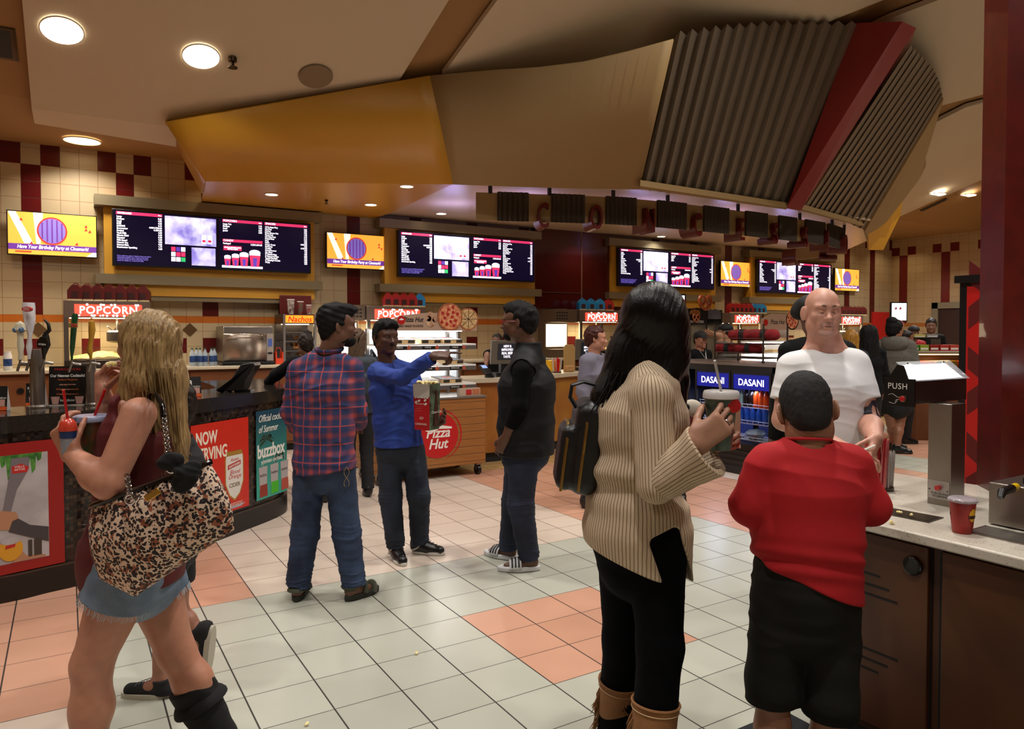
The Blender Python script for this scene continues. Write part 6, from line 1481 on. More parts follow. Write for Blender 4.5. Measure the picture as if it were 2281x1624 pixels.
T2, b2, z2 = tower(204, 905, 800, .030, 'thinner steel beer tower right of the cocktail menu card', 4.9)
def tap(T, top, base, foot_px, hp, D, name, mats, lat=True):
    """tap handle through given pixel profile: list of (px,py,radius)"""
    h = bpy.data.objects.new(name, None); C.objects.link(h); h.parent = T; pts = [at(x, y, D) for x, y, r in hp]; h.location = pts[-1]-woff(T)
    mb = MB(); mb.tube(pts, [r for x, y, r in hp], 14); mb.build('handle_body', mats, h); return h, pts
fa = steel
D1 = 4.62
h, q = tap(T1, 0, 0, 0, [(45, 715, .004), (45, 722, .026), (45, 735, .034), (45, 742, .018), (45, 750, .016), (46, 770, .020), (46, 790, .013), (45, 801, .014)], D1, 'tap_handle', mat('tap_cream', '#c4bca4', .4))
mb = MB()
for x_ in (-.018, .020): mb.sphere(q[2]+RGT*x_-FWD*.02, (.016, .012, .018), 14)
mb.build('blue_lens', mat('lens_blue', '#4a6a8a', .15, coat=.5), h)
h, q = tap(T1, 0, 0, 0, [(64, 674, .034), (64, 684, .037), (66, 712, .033), (67, 735, .020), (66, 750, .011), (65, 772, .018), (65, 790, .010), (65, 800, .008)], D1+.05, 'tap_handle', mat('tap_white_glossy', '#d0ccd0', .2, coat=.4))
mb = MB(); M = frm(at(66, 689, D1), RGT) @ Matrix.Rotation(PI/2, 4, 'X'); disc(mb, M, 0, 0, .030, .012, .02, ry=.016); mb.build('red_badge', txr, h); text('badge_text', 'STELLA\nARTOIS', M @ Matrix.Translation((0, 0, .033)), .012, tx_w, h, ext=.0003)
h, q = tap(T1, 0, 0, 0, [(99, 712, .006), (108, 722, .010), (110, 736, .012), (103, 742, .014), (101, 752, .024), (101, 768, .030), (100, 776, .022), (98, 792, .010), (98, 800, .008)], D1+.02, 'tap_handle', mat('tap_black_badge', '#1a1614', .35, metal=.3))
mb = MB(); M = frm(at(101, 763, D1), unit(RGT-UP*.1)) @ Matrix.Rotation(PI/2, 4, 'X'); mb.prism([(-.03, -.035), (.03, -.035), (.036, .0), (.018, .035), (-.018, .035), (-.036, .0)], .012, .03, M); mb.build('badge', mat('badge_black', '#0e0c0a', .3), h); text('badge_text', 'AMBER', M @ Matrix.Translation((0, -.012, .031)), .016, tx_w, h, ext=.0003)
h, q = tap(T2, 0, 0, 0, [(168, 698, .012), (167, 705, .020), (164, 735, .018), (161, 775, .015), (160, 792, .008), (160, 803, .007)], D1+.2, 'tap_handle', mat('tap_green', '#123f1e', .25, coat=.4))
mb = MB(); M = frm(at(168, 725, D1+.15), RGT) @ Matrix.Rotation(PI/2, 4, 'X'); panel(mb, M, -.035, -.014, .022, .014, .01, .01); mb.build('badge', mat('tap_gold_trim', '#b09a60', .3, metal=.6), h); text('badge_text', 'XX', M @ Matrix.Translation((.004, 0, .021)), .030, txr, h, ext=.001, bold=.001)
h, q = tap(T2, 0, 0, 0, [(204, 708, .006), (204, 714, .006), (204, 716, .018), (205, 735, .022), (203, 755, .015), (200, 775, .016), (200, 785, .020), (202, 792, .010), (203, 802, .007)], D1+.25, 'tap_handle', mat('tap_mustard', '#a87a20', .4))
for T, pl in ((T1, ((45, 801), (65, 800), (98, 800))), (T2, ((160, 803), (203, 802)))):
    for x_, y_ in pl:
        a = at(x_, y_, D1+.1); mb = MB(); mb.tube([a, a-UP*.02, a-UP*.03+RGT*.04+FWD*.03], .010, 10); mb.tube([a-UP*.02, a-UP*.05-RGT*.012, a-UP*.075-RGT*.02], .008, 10); mb.build('faucet', fa, T)
    a = at(pl[0][0], 812, D1+.15); b = at(pl[-1][0], 812, D1+.15); mb = MB(); mb.tube([a, b], .012, 10); mb.build('cross_pipe', fa, T)
# till screen seen from behind
p = fl(540, 872, 1.1); t = thing('till_screen', 'black tilted till screen on the bar seen from behind', 'till', p)
M = frm(p+UP*.115, RGT*.95+FWD*.1, UP) @ Matrix.Rotation(.0, 4, 'Y')
mb = MB(); pts = [(-.155, -.10), (-.13, -.115), (.02, .115), (.12, .13), (.13, .10), (.06, -.02), (.03, -.10)]; mb.prism(pts, -.10, .12, M @ Matrix.Rotation(PI/2, 4, 'X')); mb.build('screen_back', blk, t, bev=.006)
mb = MB(); mb.box((-.05, -.06, -.115), (.08, .08, -.10), M); mb.build('stand_foot', blk, t)
# ================================================================ back counter along the wall
bc_ = thing('back_counter', 'long back counter with beige top along the tiled wall', 'counter', (3, 6.5, 0))
mb = MB(); mb.box((-7.9, 6.17, 1.12), (15.5, WY-.01, 1.16)); mb.build('counter_top', stn, bc_, bev=.006)
mb = MB(); mb.box((-7.9, 6.25, .1), (15.5, WY-.02, 1.12)); mb.build('cabinet_body', mat('cabinet_brown', '#6a3c1c', .45, noise=.25, nscale=3), bc_)
mb = MB(); mb.box((-7.9, 6.32, 0), (15.5, WY-.02, .1)); mb.build('toe_kick', drk, bc_)
for i in range(16):
    x = -3.3+i*.55; d = MB(); d.box((x, 6.235, .14), (x+.53, 6.25, 1.09)); dd = d.build('cabinet_door', mat('cabinet_door_brown', '#7a4824', .4, noise=.2, nscale=3), bc_, bev=.002); d = MB(); d.cyl((x+.44, 6.236, .93), (x+.44, 6.215, .93), .035, n=18); d.build('round_pull', blk, dd)
# popcorn machines
lamp_w = mat('case_light', '#ffffff', .5, emis='#ffe9c0', es=5); sign_e = mat('sign_glow_red', '#ff5040', .5, emis='#ff4a36', es=1.5); sign_w = mat('sign_glow_white', '#ffffff', .5, emis='#fff6ee', es=4); corn = mat('popcorn_heap', '#e0b850', .8, col2='#fff0b0', nscale=50)
def popper(W=.9, H=.80, Dp=.55):
    t = thing('popcorn_machine', 'p', 'popcorn machine', (0, 0, 0)); 
    a = MB(); a.box((0, 0, 0), (W, Dp, .10)); a.build('base', steel_d, t, bev=.004)
    a = MB(); a.box((0, 0, H-.20), (W, Dp, H)); a.build('header', mat('popper_header', '#857468', .35, metal=.6), t, bev=.004)
    for x in (0, W-.05): 
        for y in (0, Dp-.04): a = MB(); a.box((x, y, .10), (x+.05, y+.04, H-.20)); a.build('corner_post', steel, t)
    a = MB(); a.box((.05, .008, .12), (W-.05, .012, H-.20)); a.build('glass_front', glass, t)
    M = FR(); a = MB(); panel(a, M, .11, H-.185, W-.09, H-.045, .002, .004); a.build('lit_sign', sign_e, t)
    text('sign_text', 'POPCORN', M @ Matrix.Translation((W/2+.01, H-.115, .0065)), .125, sign_w, t, ext=.0006, bold=.0015, sx=.95, spacing=1.12)
    a = MB(); rr = random.Random(3)
    for i in range(22): x = rr.uniform(.13, W-.11); y = H-.178+rr.choice((0, .126))+rr.uniform(0, .004); disc(a, M, x, y, rr.uniform(.008, .014), .0062, .0008, 8)
    a.build('popcorn_print', sign_w, t)
    a = MB(); a.box((.06, .06, H-.205), (W-.06, Dp-.06, H-.2)); a.build('case_lamp', lamp_w, t)
    a = MB(); a.lathe([(.07, 0), (.115, .02), (.12, .13), (.10, .15)], (W*.62, Dp*.5, .30), 24); a.cyl((W*.62, Dp*.5, .45), (W*.62, Dp*.5, H-.2), .012); a.cyl((W*.62, Dp*.5, .40), (W*.5, Dp*.3, .5), .008); a.build('kettle', steel, t)
    a = MB(); N = 14
    hh = [[.10+.09*math.exp(-((i/N-.5)**2+(j/N-.5)**2)*5)+rr.uniform(0, .02) for j in range(N+1)] for i in range(N+1)]
    for i in range(N):
        for j in range(N): f_ = lambda i, j: (.06+i*(W-.12)/N, .04+j*(Dp-.08)/N, hh[i][j]); a.quad(f_(i, j), f_(i+1, j), f_(i+1, j+1), f_(i, j+1))
    tag(a.build('popcorn_heap', corn, t), kind='stuff')
    return t
P0 = popper(); ps = []
lbs = ('popcorn machine on the back counter behind the blonde woman', 'popcorn machine behind the pizza display cart', 'popcorn machine behind the man in the grey shirt', 'popcorn machine behind the rack of rolled blankets', 'popcorn machine at the far right end of the counters')
def xat(px, y=6.25): return onY(px, 700, y).x
for k_, (px, lb) in enumerate(zip((141, 818, 1292, 1628, 1868), lbs)):
    o = P0 if k_ == 0 else copy_tree(P0); o.location = (xat(px), 6.25, 1.16); o['label'] = lb; o['group'] = 'popcorn machines on the back counter'; ps.append(o)
    area('popper_lamp', (o.location.x+.45, 6.5, 1.72), .3, 5, (1, .86, .6), spread=3)
# vent grilles over poppers, steel box beside
for px0, px1, lb in ((768, 822, 'louvred steel box left of the popcorn machine behind the cart'), (1240, 1296, 'louvred steel box left of the popcorn machine behind the man in grey')):
    x0_, x1_ = xat(px0), xat(px1)-.04; t = thing('louvred_box', lb, 'steel box', (x0_, 6.3, 1.16)); mb = MB(); mb.box((x0_, 6.3, 1.75), (x1_, 6.8, 1.97)); mb.box((x0_, 6.35, 1.16), (x1_, 6.8, 1.3)); mb.box((x0_, 6.6, 1.3), (x1_, 6.8, 1.75)); mb.build('box_body', mat('louvre_steel', '#7a6a5a', .4, metal=.6), t)
    mb = MB()
    for i in range(5):
        for j in range(3): mb.box((x0_+.03+.05*i, 6.297, 1.80+.05*j), (x0_+.065+.05*i, 6.3, 1.82+.05*j))
    mb.build('slot', drk, t)
    mb = MB(); mb.box((x0_+.03, 6.59, 1.34), (x1_-.03, 6.6, 1.72)); mb.build('lit_back', lamp_w, t)
# snack carriers on top of the machines
def carrier(col, win):
    t = thing('snack_carrier', 'c', 'snack carrier', (0, 0, 0)); m_ = mat('carrier_'+col[0], col[1], .45); w, h = .155, .19
    a = MB(); M = FR((0, 0, 0)); a.prism([(-w/2, 0), (w/2, 0), (w/2, h*.62), (w*.30, h*.86), (w*.16, h*.97), (-w*.16, h*.97), (-w*.30, h*.86), (-w/2, h*.62)], -.13, 0, M); a.build('carton', m_, t)
    a = MB(); panel(a, M, -.035, .03, .035, .105, .0, .002); a.build('window', mat('carrier_window', '#3a1210', .5), t)
    a = MB(); panel(a, M, -w/2+.002, .0, w/2-.002, .018, .0005, .001); a.build('base_strip', mat('carrier_cream', '#d8c890', .5), t)
    a = MB(); a.tube([M @ Vector(q) for q in ((-.03, h*.95, -.06), (-.02, h*1.06, -.06), (.02, h*1.06, -.06), (.03, h*.95, -.06))], .006, 6); a.build('grip', m_, t)
    return t
cr_r = carrier(('red', '#a81c1c'), 0); cr_b = carrier(('blue', '#1f88c8'), 0); used = {'r': False, 'b': False}; cr_d = carrier(('dark', '#5e1412'), 0); used['d'] = False
proto_ = dict(r=cr_r, b=cr_b, d=cr_d)
def carriers(px0, px1, seq, grp, zz=1.96, yy=6.36, where=''):
    nseq = len(seq); ordn = ('first', 'second', 'third', 'fourth', 'fifth', 'sixth', 'seventh', 'eighth', 'ninth')
    for i, k_ in enumerate(seq):
        px = px0+(px1-px0)*(i+.5)/nseq; o = proto_[k_] if not used[k_] else copy_tree(proto_[k_]); used[k_] = True
        o.location = (onY(px, 680, yy).x, yy, zz+.001); o.rotation_euler = (0, 0, -.25)
        o['label'] = {'r': 'red', 'b': 'blue', 'd': 'dark red'}[k_]+' snack carrier, '+ordn[i]+' from the left on top of '+where; o['group'] = grp
carriers(154, 330, 'ddddddd', 'dark red carriers behind the blonde woman', where='the machine behind the blonde')
carriers(856, 945, 'rrrrb', 'carriers above the pizza cart', where='the machine behind the cart')
carriers(1290, 1368, 'bbbr', 'carriers behind the man in grey', where='the machine behind the grey-shirted man')
carriers(1628, 1706, 'rrrrrbbb', 'carriers behind the blanket rack', where='the machine behind the blankets')
carriers(1876, 1930, 'dddddd', 'carriers at the far right', where='the farthest machine')
# steel oven
x0_, x1_ = xat(499), xat(612); t = thing('steel_oven', 'stainless steel countertop oven with curved door and bar handle', 'oven', ((x0_+x1_)/2, 6.3, 1.16))
mb = MB(); mb.box((x0_, 6.33, 1.20), (x1_, 6.85, 1.665)); mb.build('oven_body', steel, t, bev=.01)
mb = MB(); N = 16
for i in range(N):
    a = i/N; b = (i+1)/N; f_ = lambda s: 6.325-.035*math.sin(PI*min(1, s*1.0))*.9
    mb.quad((x0_+.005, f_(a), 1.21+a*.36), (x1_-.10, f_(a), 1.21+a*.36), (x1_-.10, f_(b), 1.21+b*.36), (x0_+.005, f_(b), 1.21+b*.36))
mb.build('oven_door', mat('oven_door_steel', '#b0a294', .3, metal=.9), t, angle=60, solid=.006)
mb = MB(); mb.tube([(x0_+.03, 6.31, 1.49), (x0_+.08, 6.25, 1.545), (x0_+.16, 6.24, 1.56), (x1_-.24, 6.24, 1.56), (x1_-.17, 6.25, 1.545), (x1_-.12, 6.31, 1.49)], .011, 10); mb.build('bar_handle', mat('handle_steel', '#c0b8b0', .2, metal=1), t)
mb = MB(); mb.box((x1_-.09, 6.318, 1.21), (x1_-.005, 6.33, 1.57)); mb.build('control_panel', mat('panel_steel', '#b8aca0', .3, metal=.7), t)
mb = MB(); mb.box((x1_-.075, 6.314, 1.40), (x1_-.02, 6.318, 1.50)); mb.build('display', mat('oven_display', '#30406a', .2, emis='#5060a0', es=.4), t)
mb = MB(); M = FR((x1_-.048, 6.317, 1.31)); disc(mb, M, 0, 0, .034, 0, .003, ry=.015); mb.build('badge', blk, t)
mb = MB(); mb.box((x0_-.03, 6.22, 1.161), (x1_-.01, 6.86, 1.20)); mb.build('tray_base', blk, t, bev=.004)
# water bottles
def bottle(): 
    t = thing('water_bottle', 'b', 'water bottle', (0, 0, 0)); a = MB(); a.lathe([(.028, 0), (.032, .01), (.032, .055)], n=20); a.lathe([(.032, .125), (.031, .15), (.02, .18), (.012, .20), (.012, .213)], n=20); a.build('bottle_body', mat('water_plastic', '#b4c4d0', .12, alpha=.6), t)
    a = MB(); a.lathe([(.0325, .05), (.0325, .128)], n=20, caps=False); a.build('label_wrap', mat('bottle_label_navy', '#12244e', .4, col2='#30508a', nscale=60), t)
    a = MB(); a.lathe([(.014, .212), (.014, .228), (.001, .228)], n=14); a.build('cap', mat('cap_green', '#1f4a2e', .5), t); return t
b0 = bottle(); pw_ = [(428, 6.30), (438, 6.40), (446, 6.30), (457, 6.30), (471, 6.30), (478, 6.38)]
bl_ = ('leftmost', 'second from the left', 'third from the left', 'fourth from the left', 'fifth from the left', 'rightmost')
for k_, (px, y) in enumerate(pw_):
    o = b0 if k_ == 0 else copy_tree(b0); o.location = (onY(px, 800, y).x, y, 1.161); o['label'] = 'clear water bottle with navy label beside the steel oven, '+bl_[k_]; o['group'] = 'water bottles beside the oven'
x_ = onY(17, 800, 6.3).x; t = thing('spray_bottle', 'white cleaner bottle with navy label on the back counter at far left', 'bottle', (x_, 6.3, 1.161))
mb = MB(); mb.lathe([(.04, 0), (.042, .01), (.042, .17), (.034, .185), (.034, .215), (.001, .215)], (x_, 6.3, 1.161), 22); mb.build('bottle_body', white_p, t)
mb = MB(); mb.lathe([(.0425, .05), (.0425, .13)], (x_, 6.3, 1.161), 22, caps=False); mb.build('label_wrap', mat('bottle_label_navy', '#12244e', .4), t)
# nacho case with cups on a red board
x0_, x1_ = xat(632), xat(706); t = thing('nacho_case', 'lit nacho warmer case with red and orange sign on the back counter', 'food warmer', (x0_, 6.3, 1.16))
for x in (x0_, x1_-.03): mb = MB(); mb.box((x, 6.28, 1.161), (x+.03, 6.32, 1.83)); mb.build('corner_post', steel, t)
mb = MB(); mb.box((x0_, 6.3, 1.70), (x1_, 6.75, 1.83)); mb.box((x0_, 6.3, 1.161), (x1_, 6.75, 1.22)); mb.box((x0_, 6.7, 1.2), (x1_, 6.75, 1.72)); mb.build('case_body', steel_d, t)
mb = MB(); M = FR((x0_, 6.3, 1.16)); w_ = x1_-x0_; panel(mb, M, .035, .555, w_-.035, .655, .002, .004); mb.build('lit_sign', mat('nacho_sign', '#ff8a20', .5, emis='#ff7a18', es=1.6), t)
text('sign_text', 'Nachos', M @ Matrix.Translation((w_/2, .60, .0065)), .105, mat('nacho_red', '#c01808', .5, emis='#c01808', es=.8), t, ext=.0008, bold=.0015, shear=.2)
for z_ in (1.33, 1.46, 1.58): mb = MB(); mb.box((x0_+.03, 6.36, z_), (x1_-.03, 6.7, z_+.008)); mb.build('wire_shelf', steel, t)
mb = MB(); random.seed(5)
for i in range(60): p = Vector((random.uniform(x0_+.06, x1_-.06), random.uniform(6.4, 6.64), random.choice((1.225, 1.345, 1.475))+random.uniform(0, .06))); mb._add([p, p+Vector((random.uniform(-.04, .04), .02, .03)), p+Vector((random.uniform(-.04, .04), -.01, .04))], [(0, 1, 2)])
tag(mb.build('nacho_chips', mat('nacho_gold', '#c07820', .6), t), kind='stuff')
mb = MB(); mb.box((x0_+.05, 6.45, 1.69), (x1_-.05, 6.6, 1.70)); mb.build('case_lamp', lamp_w, t)
xr0, xr1 = onY(623, 680, 6.6).x, onY(694, 680, 6.6).x; t = thing('red_board', 'dark red display board above the nacho case', 'board', ((xr0+xr1)/2, 6.62, 1.82))
mb = MB(); mb.box((xr0, 6.6, 1.83), (xr1, 6.63, 2.10)); mb.build('board', mat('board_dark_red', '#5a1414', .4), t, bev=.01)
def papercup(h, r, m_):
    t = thing('paper_cup', 'p', 'paper cup', (0, 0, 0)); a = MB(); a.lathe([(r*.72, 0), (r, h)], n=24); a.build('cup_body', m_, t); a = MB(); a.lathe([(r*1.06, h), (r*1.08, h+.008), (r*.9, h+.014), (.001, h+.014)], n=24); a.build('lid', lidw, t); return t
for px, h, r, c_, lb in ((648, .19, .05, mat('cup_cola_dark', '#4a1c18', .4, col2='#c0b8b0', nscale=22), 'large paper cup on the nacho case'), (669, .165, .044, mat('cup_cola_green', '#4a5a4a', .4, col2='#8a1c1c', nscale=20), 'middle-sized paper cup on the nacho case'), (688, .12, .038, mat('cup_cola_red', '#8a1818', .4, col2='#b0a8a0', nscale=20), 'smallest paper cup on the nacho case')):
    o = papercup(h, r, c_); o.location = (onY(px, 700, 6.4).x, 6.4, 1.831); o['label'] = lb
x_ = onY(620, 790, 6.35).x; t = thing('orange_caddy', 'orange plastic caddy right of the steel oven', 'caddy', (x_, 6.35, 1.161)); mb = MB(); orp = mat('orange_plastic', '#d8401a', .4); mb.box((x_-.05, 6.28, 1.161), (x_+.05, 6.42, 1.24)); mb.box((x_-.05, 6.28, 1.24), (x_-.035, 6.42, 1.32)); mb.box((x_+.035, 6.28, 1.24), (x_+.05, 6.42, 1.32)); mb.build('caddy_body', orp, t); mb = MB(); mb.tube([(x_-.04, 6.35, 1.31), (x_-.02, 6.35, 1.38), (x_+.02, 6.35, 1.38), (x_+.04, 6.35, 1.31)], .006, 6); mb.build('handle', orp, t)
# bright warmer behind
x0_, x1_ = onY(786, 780, 5.6).x, onY(838, 780, 5.6).x
t = thing('food_warmer', 'glowing white food warmer between the plaid and blue shirted men', 'food warmer', (x0_, 5.6, 0)); mb = MB(); mb.box((x0_, 5.6, .0), (x1_+.5, 6.05, 1.12)); mb.build('warmer_base', steel_d, t); mb = MB(); mb.box((x0_, 5.98, 1.12), (x1_+.5, 6.05, 1.6)); mb.build('lit_back', mat('warm_panel_light', '#ffffff', .5, emis='#fff4e8', es=3), t); mb = MB(); mb.box((x0_, 5.62, 1.56), (x1_+.5, 6.05, 1.6)); mb.box((x0_, 5.62, 1.3), (x1_+.5, 6.0, 1.31)); mb.build('warmer_shelf', steel, t)
area('warmer_lamp', (x0_+.4, 5.8, 1.55), .4, 6, (1, .95, .88), spread=3)
# ================================================================ service counter
cp = cr([(.9, 4.55), (1.6, 4.3), (2.45, 4.05), (3.1, 4.12), (3.93, 4.47), (4.6, 4.65), (5.4, 4.7), (6.6, 4.7), (8.2, 4.6), (9.6, 4.4), (11.4, 4.3)], 6)
t = thing('service_counter', 'long curved serving counter with beige top and tan front behind the pizza cart', 'counter', (4, 4.6, 0))
mb = MB(); slab(mb, off(cp, -.03), off(cp, .62), .98, 1.03); mb.build('counter_top', stn, t, angle=50)
fw_ = mat('counter_front_tan', '#a8742c', .3, col2='#8a4a1c', nscale=1.6); mb = MB(); slab(mb, off(cp, .03), off(cp, .09), .12, .98); mb.build('counter_front', fw_, t, angle=50)
mb = MB(); slab(mb, off(cp, .08), off(cp, .12), 0, .12); mb.build('kick_plate', drk, t)
def on_counter(px, D=None): 
    best = None
    for a in cr([(p[0], p[1]) for p in off(cp, .25)], 2):
        e = abs(proj((a[0], a[1], 1.03))[0]-px)
        if best is None or e < best[0]: best = (e, a)
    return Vector((best[1][0], best[1][1], 1.031))
def on_front(px, d=.1):
    best = None
    for a in cr([(p[0], p[1]) for p in off(cp, d)], 2):
        e = abs(proj((a[0], a[1], 1.03))[0]-px)
        if best is None or e < best[0]: best = (e, a)
    return Vector((best[1][0], best[1][1], 1.031))
# tills with "new taste" signs
def till(px, lb):
    p = on_counter(px); t = thing('till', lb, 'till', p); M = FR(p, 0)
    mb = MB(); mb.box((-.14, 0, -.1), (.14, .05, .1), M); mb.box((-.03, .05, -.03), (.03, .22, .03), M); mb.build('till_base', blk, t)
    mb = MB(); mb.box((-.19, .16, .0), (.19, .46, .035), M @ Matrix.Rotation(.1, 4, 'X')); mb.build('screen_back', mat('till_grey', '#5e564c', .4), t, bev=.006)
    mb = MB(); mb.box((-.10, .22, .038), (.17, .42, .042), M @ Matrix.Rotation(.1, 4, 'X')); mb.build('customer_sign', mat('sign_black_lit', '#181818', .3, emis='#20242c', es=.5), t)
    text('sign_text', 'NEW &\nIMPROVED\nREAL BEEF\nTASTE.', M @ Matrix.Rotation(.1, 4, 'X') @ Matrix.Translation((.035, .32, .0425)), .044, white_e, t, ext=.0006, bold=.0003, sx=.8, line=1)
    return p
till(1298, 'grey till with a NEW TASTE sign beside the man in the grey shirt'); till(1120, 'grey till with a NEW TASTE sign behind the man in the black vest')
p = on_front(1092, .14); t = thing('card_reader', 'black card reader on the serving counter beside the pizza cart', 'card reader', p); M = FR(p, .2) @ Matrix.Rotation(-.9, 4, 'X'); mb = MB(); mb.box((-.05, .02, 0), (.05, .2, .04), M); mb.build('reader_body', blk, t, bev=.006); mb = MB(); panel(mb, M, -.04, .13, .04, .185, .0405, .002); mb.build('display', mat('reader_display', '#8098c8', .3, emis='#88a8e0', es=.8), t)
mb = MB(); mb.cyl(p, p+UP*.03, .06, n=20); mb.build('stand_foot', blk, t)
def strawcup(p, lb, cols, n_=26, h=.19, r=.045):
    t = thing('straw_holder', lb, 'straws', p); mb = MB(); mb.lathe([(r*1.05, 0), (r*1.05, .015)], p, 20); mb.build('holder_base', steel_d, t); rr = random.Random(n_)
    for k_ in range(n_):
        a = rr.uniform(0, 2*PI); q = math.sqrt(rr.random())*r*.9; b = p+Vector((math.cos(a)*q, math.sin(a)*q, .012)); e = b+Vector((math.cos(a)*q*.35, math.sin(a)*q*.35, h*rr.uniform(.93, 1.05)))
        mb = MB(); mb.tube([b, b.lerp(e, .9), e], [.0045, .0045, .0025], 6); mb.build('straw', cols[k_ % len(cols)], t)
    return t
strawcup(on_front(1243, .14), 'red and white wrapped straws in a holder on the serving counter', [rs, white_p, rs], 24, .19, .06)
p = on_counter(1241)+Vector((.05, .15, 0)); t = thing('yellow_tub', 'yellow plastic tub behind the straws on the serving counter', 'tub', p); mb = MB(); mb.box((-.09+p.x, p.y-.06, p.z), (p.x+.09, p.y+.06, p.z+.16)); mb.build('tub_body', mat('yellow_plastic', '#d8a818', .4), t, bev=.01)
p = on_counter(1268); t = thing('serving_tray', 'tan rounded serving tray standing upright beside the yellow tub', 'tray', p); mb = MB(); M = FR(p, 0); mb.prism([(-.1, 0), (.1, 0), (.1, .34), (.07, .38), (-.07, .38), (-.1, .34)], 0, .012, M); mb.build('tray_board', mat('tray_tan', '#b08c54', .5), t, bev=.004)
p = on_front(1268, .15); t = thing('paper_bag', 'small crumpled brown paper bag on the serving counter', 'paper bag', p); blob('bag_body', [bx_(p+UP*.045, (.07, .04, .042), None, .012)], mat('kraft_paper', '#b08450', .7), t, .006, disp=folds(.006, 6, (40, 40, 40)))
# ================================================================ pizza cart
CX0, CX1, CY = .80, 2.12, 3.47
t = thing('pizza_cart', 'wooden pizza display cart on casters with round red logo and three lit shelves', 'cart', (1.46, 3.75, 0))
pk = mat('cart_planks', '#8f5c2e', .42); n = NT(pk); o = n.xyz(); v = n.m('DIVIDE', o['Z'], .082); g = n.m('LESS_THAN', n.m('FRACT', v), .05)
mp = n.nt.nodes.new('ShaderNodeMapping'); mp.inputs['Scale'].default_value = (2, 2, 30); n.nt.links.new(n.tc.outputs['Object'], mp.inputs[0]); n.col(n.mix(g, n.mix(n.noise(3, mp.outputs[0]), '#a06a34', '#7e4e24'), '#2a1608')); n.bump(n.m('SUBTRACT', 1, g), .5, .003)
mb = MB(); mb.box((CX0, CY, .13), (CX1, CY+.62, .865)); mb.build('cart_body', pk, t, bev=.004)
mb = MB(); mb.box((CX0-.01, CY-.01, .865), (CX1+.01, CY+.63, .885)); mb.build('cart_top', mat('cart_top_metal', '#8a8078', .35, metal=.6), t)
for x in (CX0+.08, CX1-.07):
    for y in (CY+.06, CY+.56):
        mb = MB(); mb.cyl((x-.02, y, .055), (x+.02, y, .055), .054, n=22); c_ = mb.build('caster_wheel', blk, t); mb = MB(); mb.box((x-.03, y-.03, .11), (x+.03, y+.03, .13)); mb.box((x-.03, y-.015, .05), (x-.024, y+.015, .12)); mb.box((x+.024, y-.015, .05), (x+.03, y+.015, .12)); mb.build('caster_fork', steel, c_)
MC = FR((CX0, CY, 0)); lx, lz = onY(975, 970, CY).x-CX0, onY(975, 970, CY).z
mb = MB(); disc(mb, MC, lx, lz, .245, .001, .003, 48); mb.build('logo_disc', mat('logo_red', '#b3161a', .35), t)
mb = MB()
for i in range(34):
    a0, a1 = -1.2+i*.085, -1.2+(i+1)*.085; w0 = .012*math.sin(PI*i/34)+.004; w1 = .012*math.sin(PI*(i+1)/34)+.004
    mb.prism([(lx+.275*math.cos(a0), lz+.275*math.sin(a0)), (lx+.275*math.cos(a1), lz+.275*math.sin(a1)), (lx+(.275+w1)*math.cos(a1), lz+(.275+w1)*math.sin(a1)), (lx+(.275+w0)*math.cos(a0), lz+(.275+w0)*math.sin(a0))], .001, .003, MC)
mb.build('logo_swoosh', mat('logo_red', '#b3161a', .35), t)
mb = MB(); mb.prism([(lx-.15, lz+.055), (lx-.04, lz+.10), (lx-.03, lz+.15), (lx+.04, lz+.165), (lx+.055, lz+.105), (lx+.17, lz+.085), (lx+.165, lz+.065), (lx+.02, lz+.07), (lx-.06, lz+.04)], .0042, .005, MC); mb.build('roof_mark', tx_w, t)
text('logo_text', 'Pizza\nHut', MC @ Matrix.Translation((lx, lz-.035, .0045)), .15, tx_w, t, shear=.25, sx=.95, bold=.003, line=.8)
blf = mat('shelf_white_lit', '#e8e4dc', .3); strp = mat('price_strip_grey', '#5a5350', .4); tagk = mat('price_tag_black', '#161312', .4)
Z = (1.445, 1.215, 1.005); sx0, sx1 = CX0+.12, onY(1062, 800, CY+.1).x
for x in (sx0+.0, sx1-.17, sx1-.03):
    mb = MB(); mb.box((x, CY+.50, .885), (x+.03, CY+.54, 1.63)); mb.build('upright', steel, t)
mb = MB(); mb.box((sx0, CY+.555, .93), (sx1, CY+.57, 1.62)); mb.build('back_panel', mat('cart_back_light', '#d8dce0', .4, emis='#f0f4ff', es=.45), t)
led = mat('led_strip', '#ffffff', .5, emis='#ffffff', es=9)
pizza_boxes = []
for zi, z_ in enumerate(Z):
    mb = MB(); mb.box((sx0, CY+.12, z_), (sx1, CY+.55, z_+.018)); sh_ = mb.build('shelf', blf, t)
    mb = MB(); mb.box((sx0, CY+.11, z_-.045), (sx1, CY+.125, z_-.001)); mb.build('price_strip', strp, sh_)
    mb = MB(); mb.box((sx0+.03, CY+.40, z_-.02), (sx1-.03, CY+.43, z_-.005)); mb.build('led_strip', led, sh_)
    nm = ('CHEESE', 'PEPPERONI', 'PEPPERONI')[zi]
    for k_ in range(3):
        xx = sx0+.10+.33*k_; M = FR((xx, CY+.109, z_-.04)); mb = MB(); panel(mb, M, .05, .004, .20, .036, 0, .002); mb.build('price_tag', tagk, sh_); text('tag_text', nm+" $8", M @ Matrix.Translation((.115, .02, .0025)), .020, tx_w, sh_, ext=.0003, sx=.8); mb = MB(); disc(mb, M, .225, .02, .022, .001, .002, 18); mb.build('pizza_dot', mat('pizza_dot_red', '#a85038', .5), sh_)
mb = MB(); mb.box((sx0+.03, CY+.40, 1.60), (sx1-.03, CY+.43, 1.612)); mb.build('led_strip', led, t)
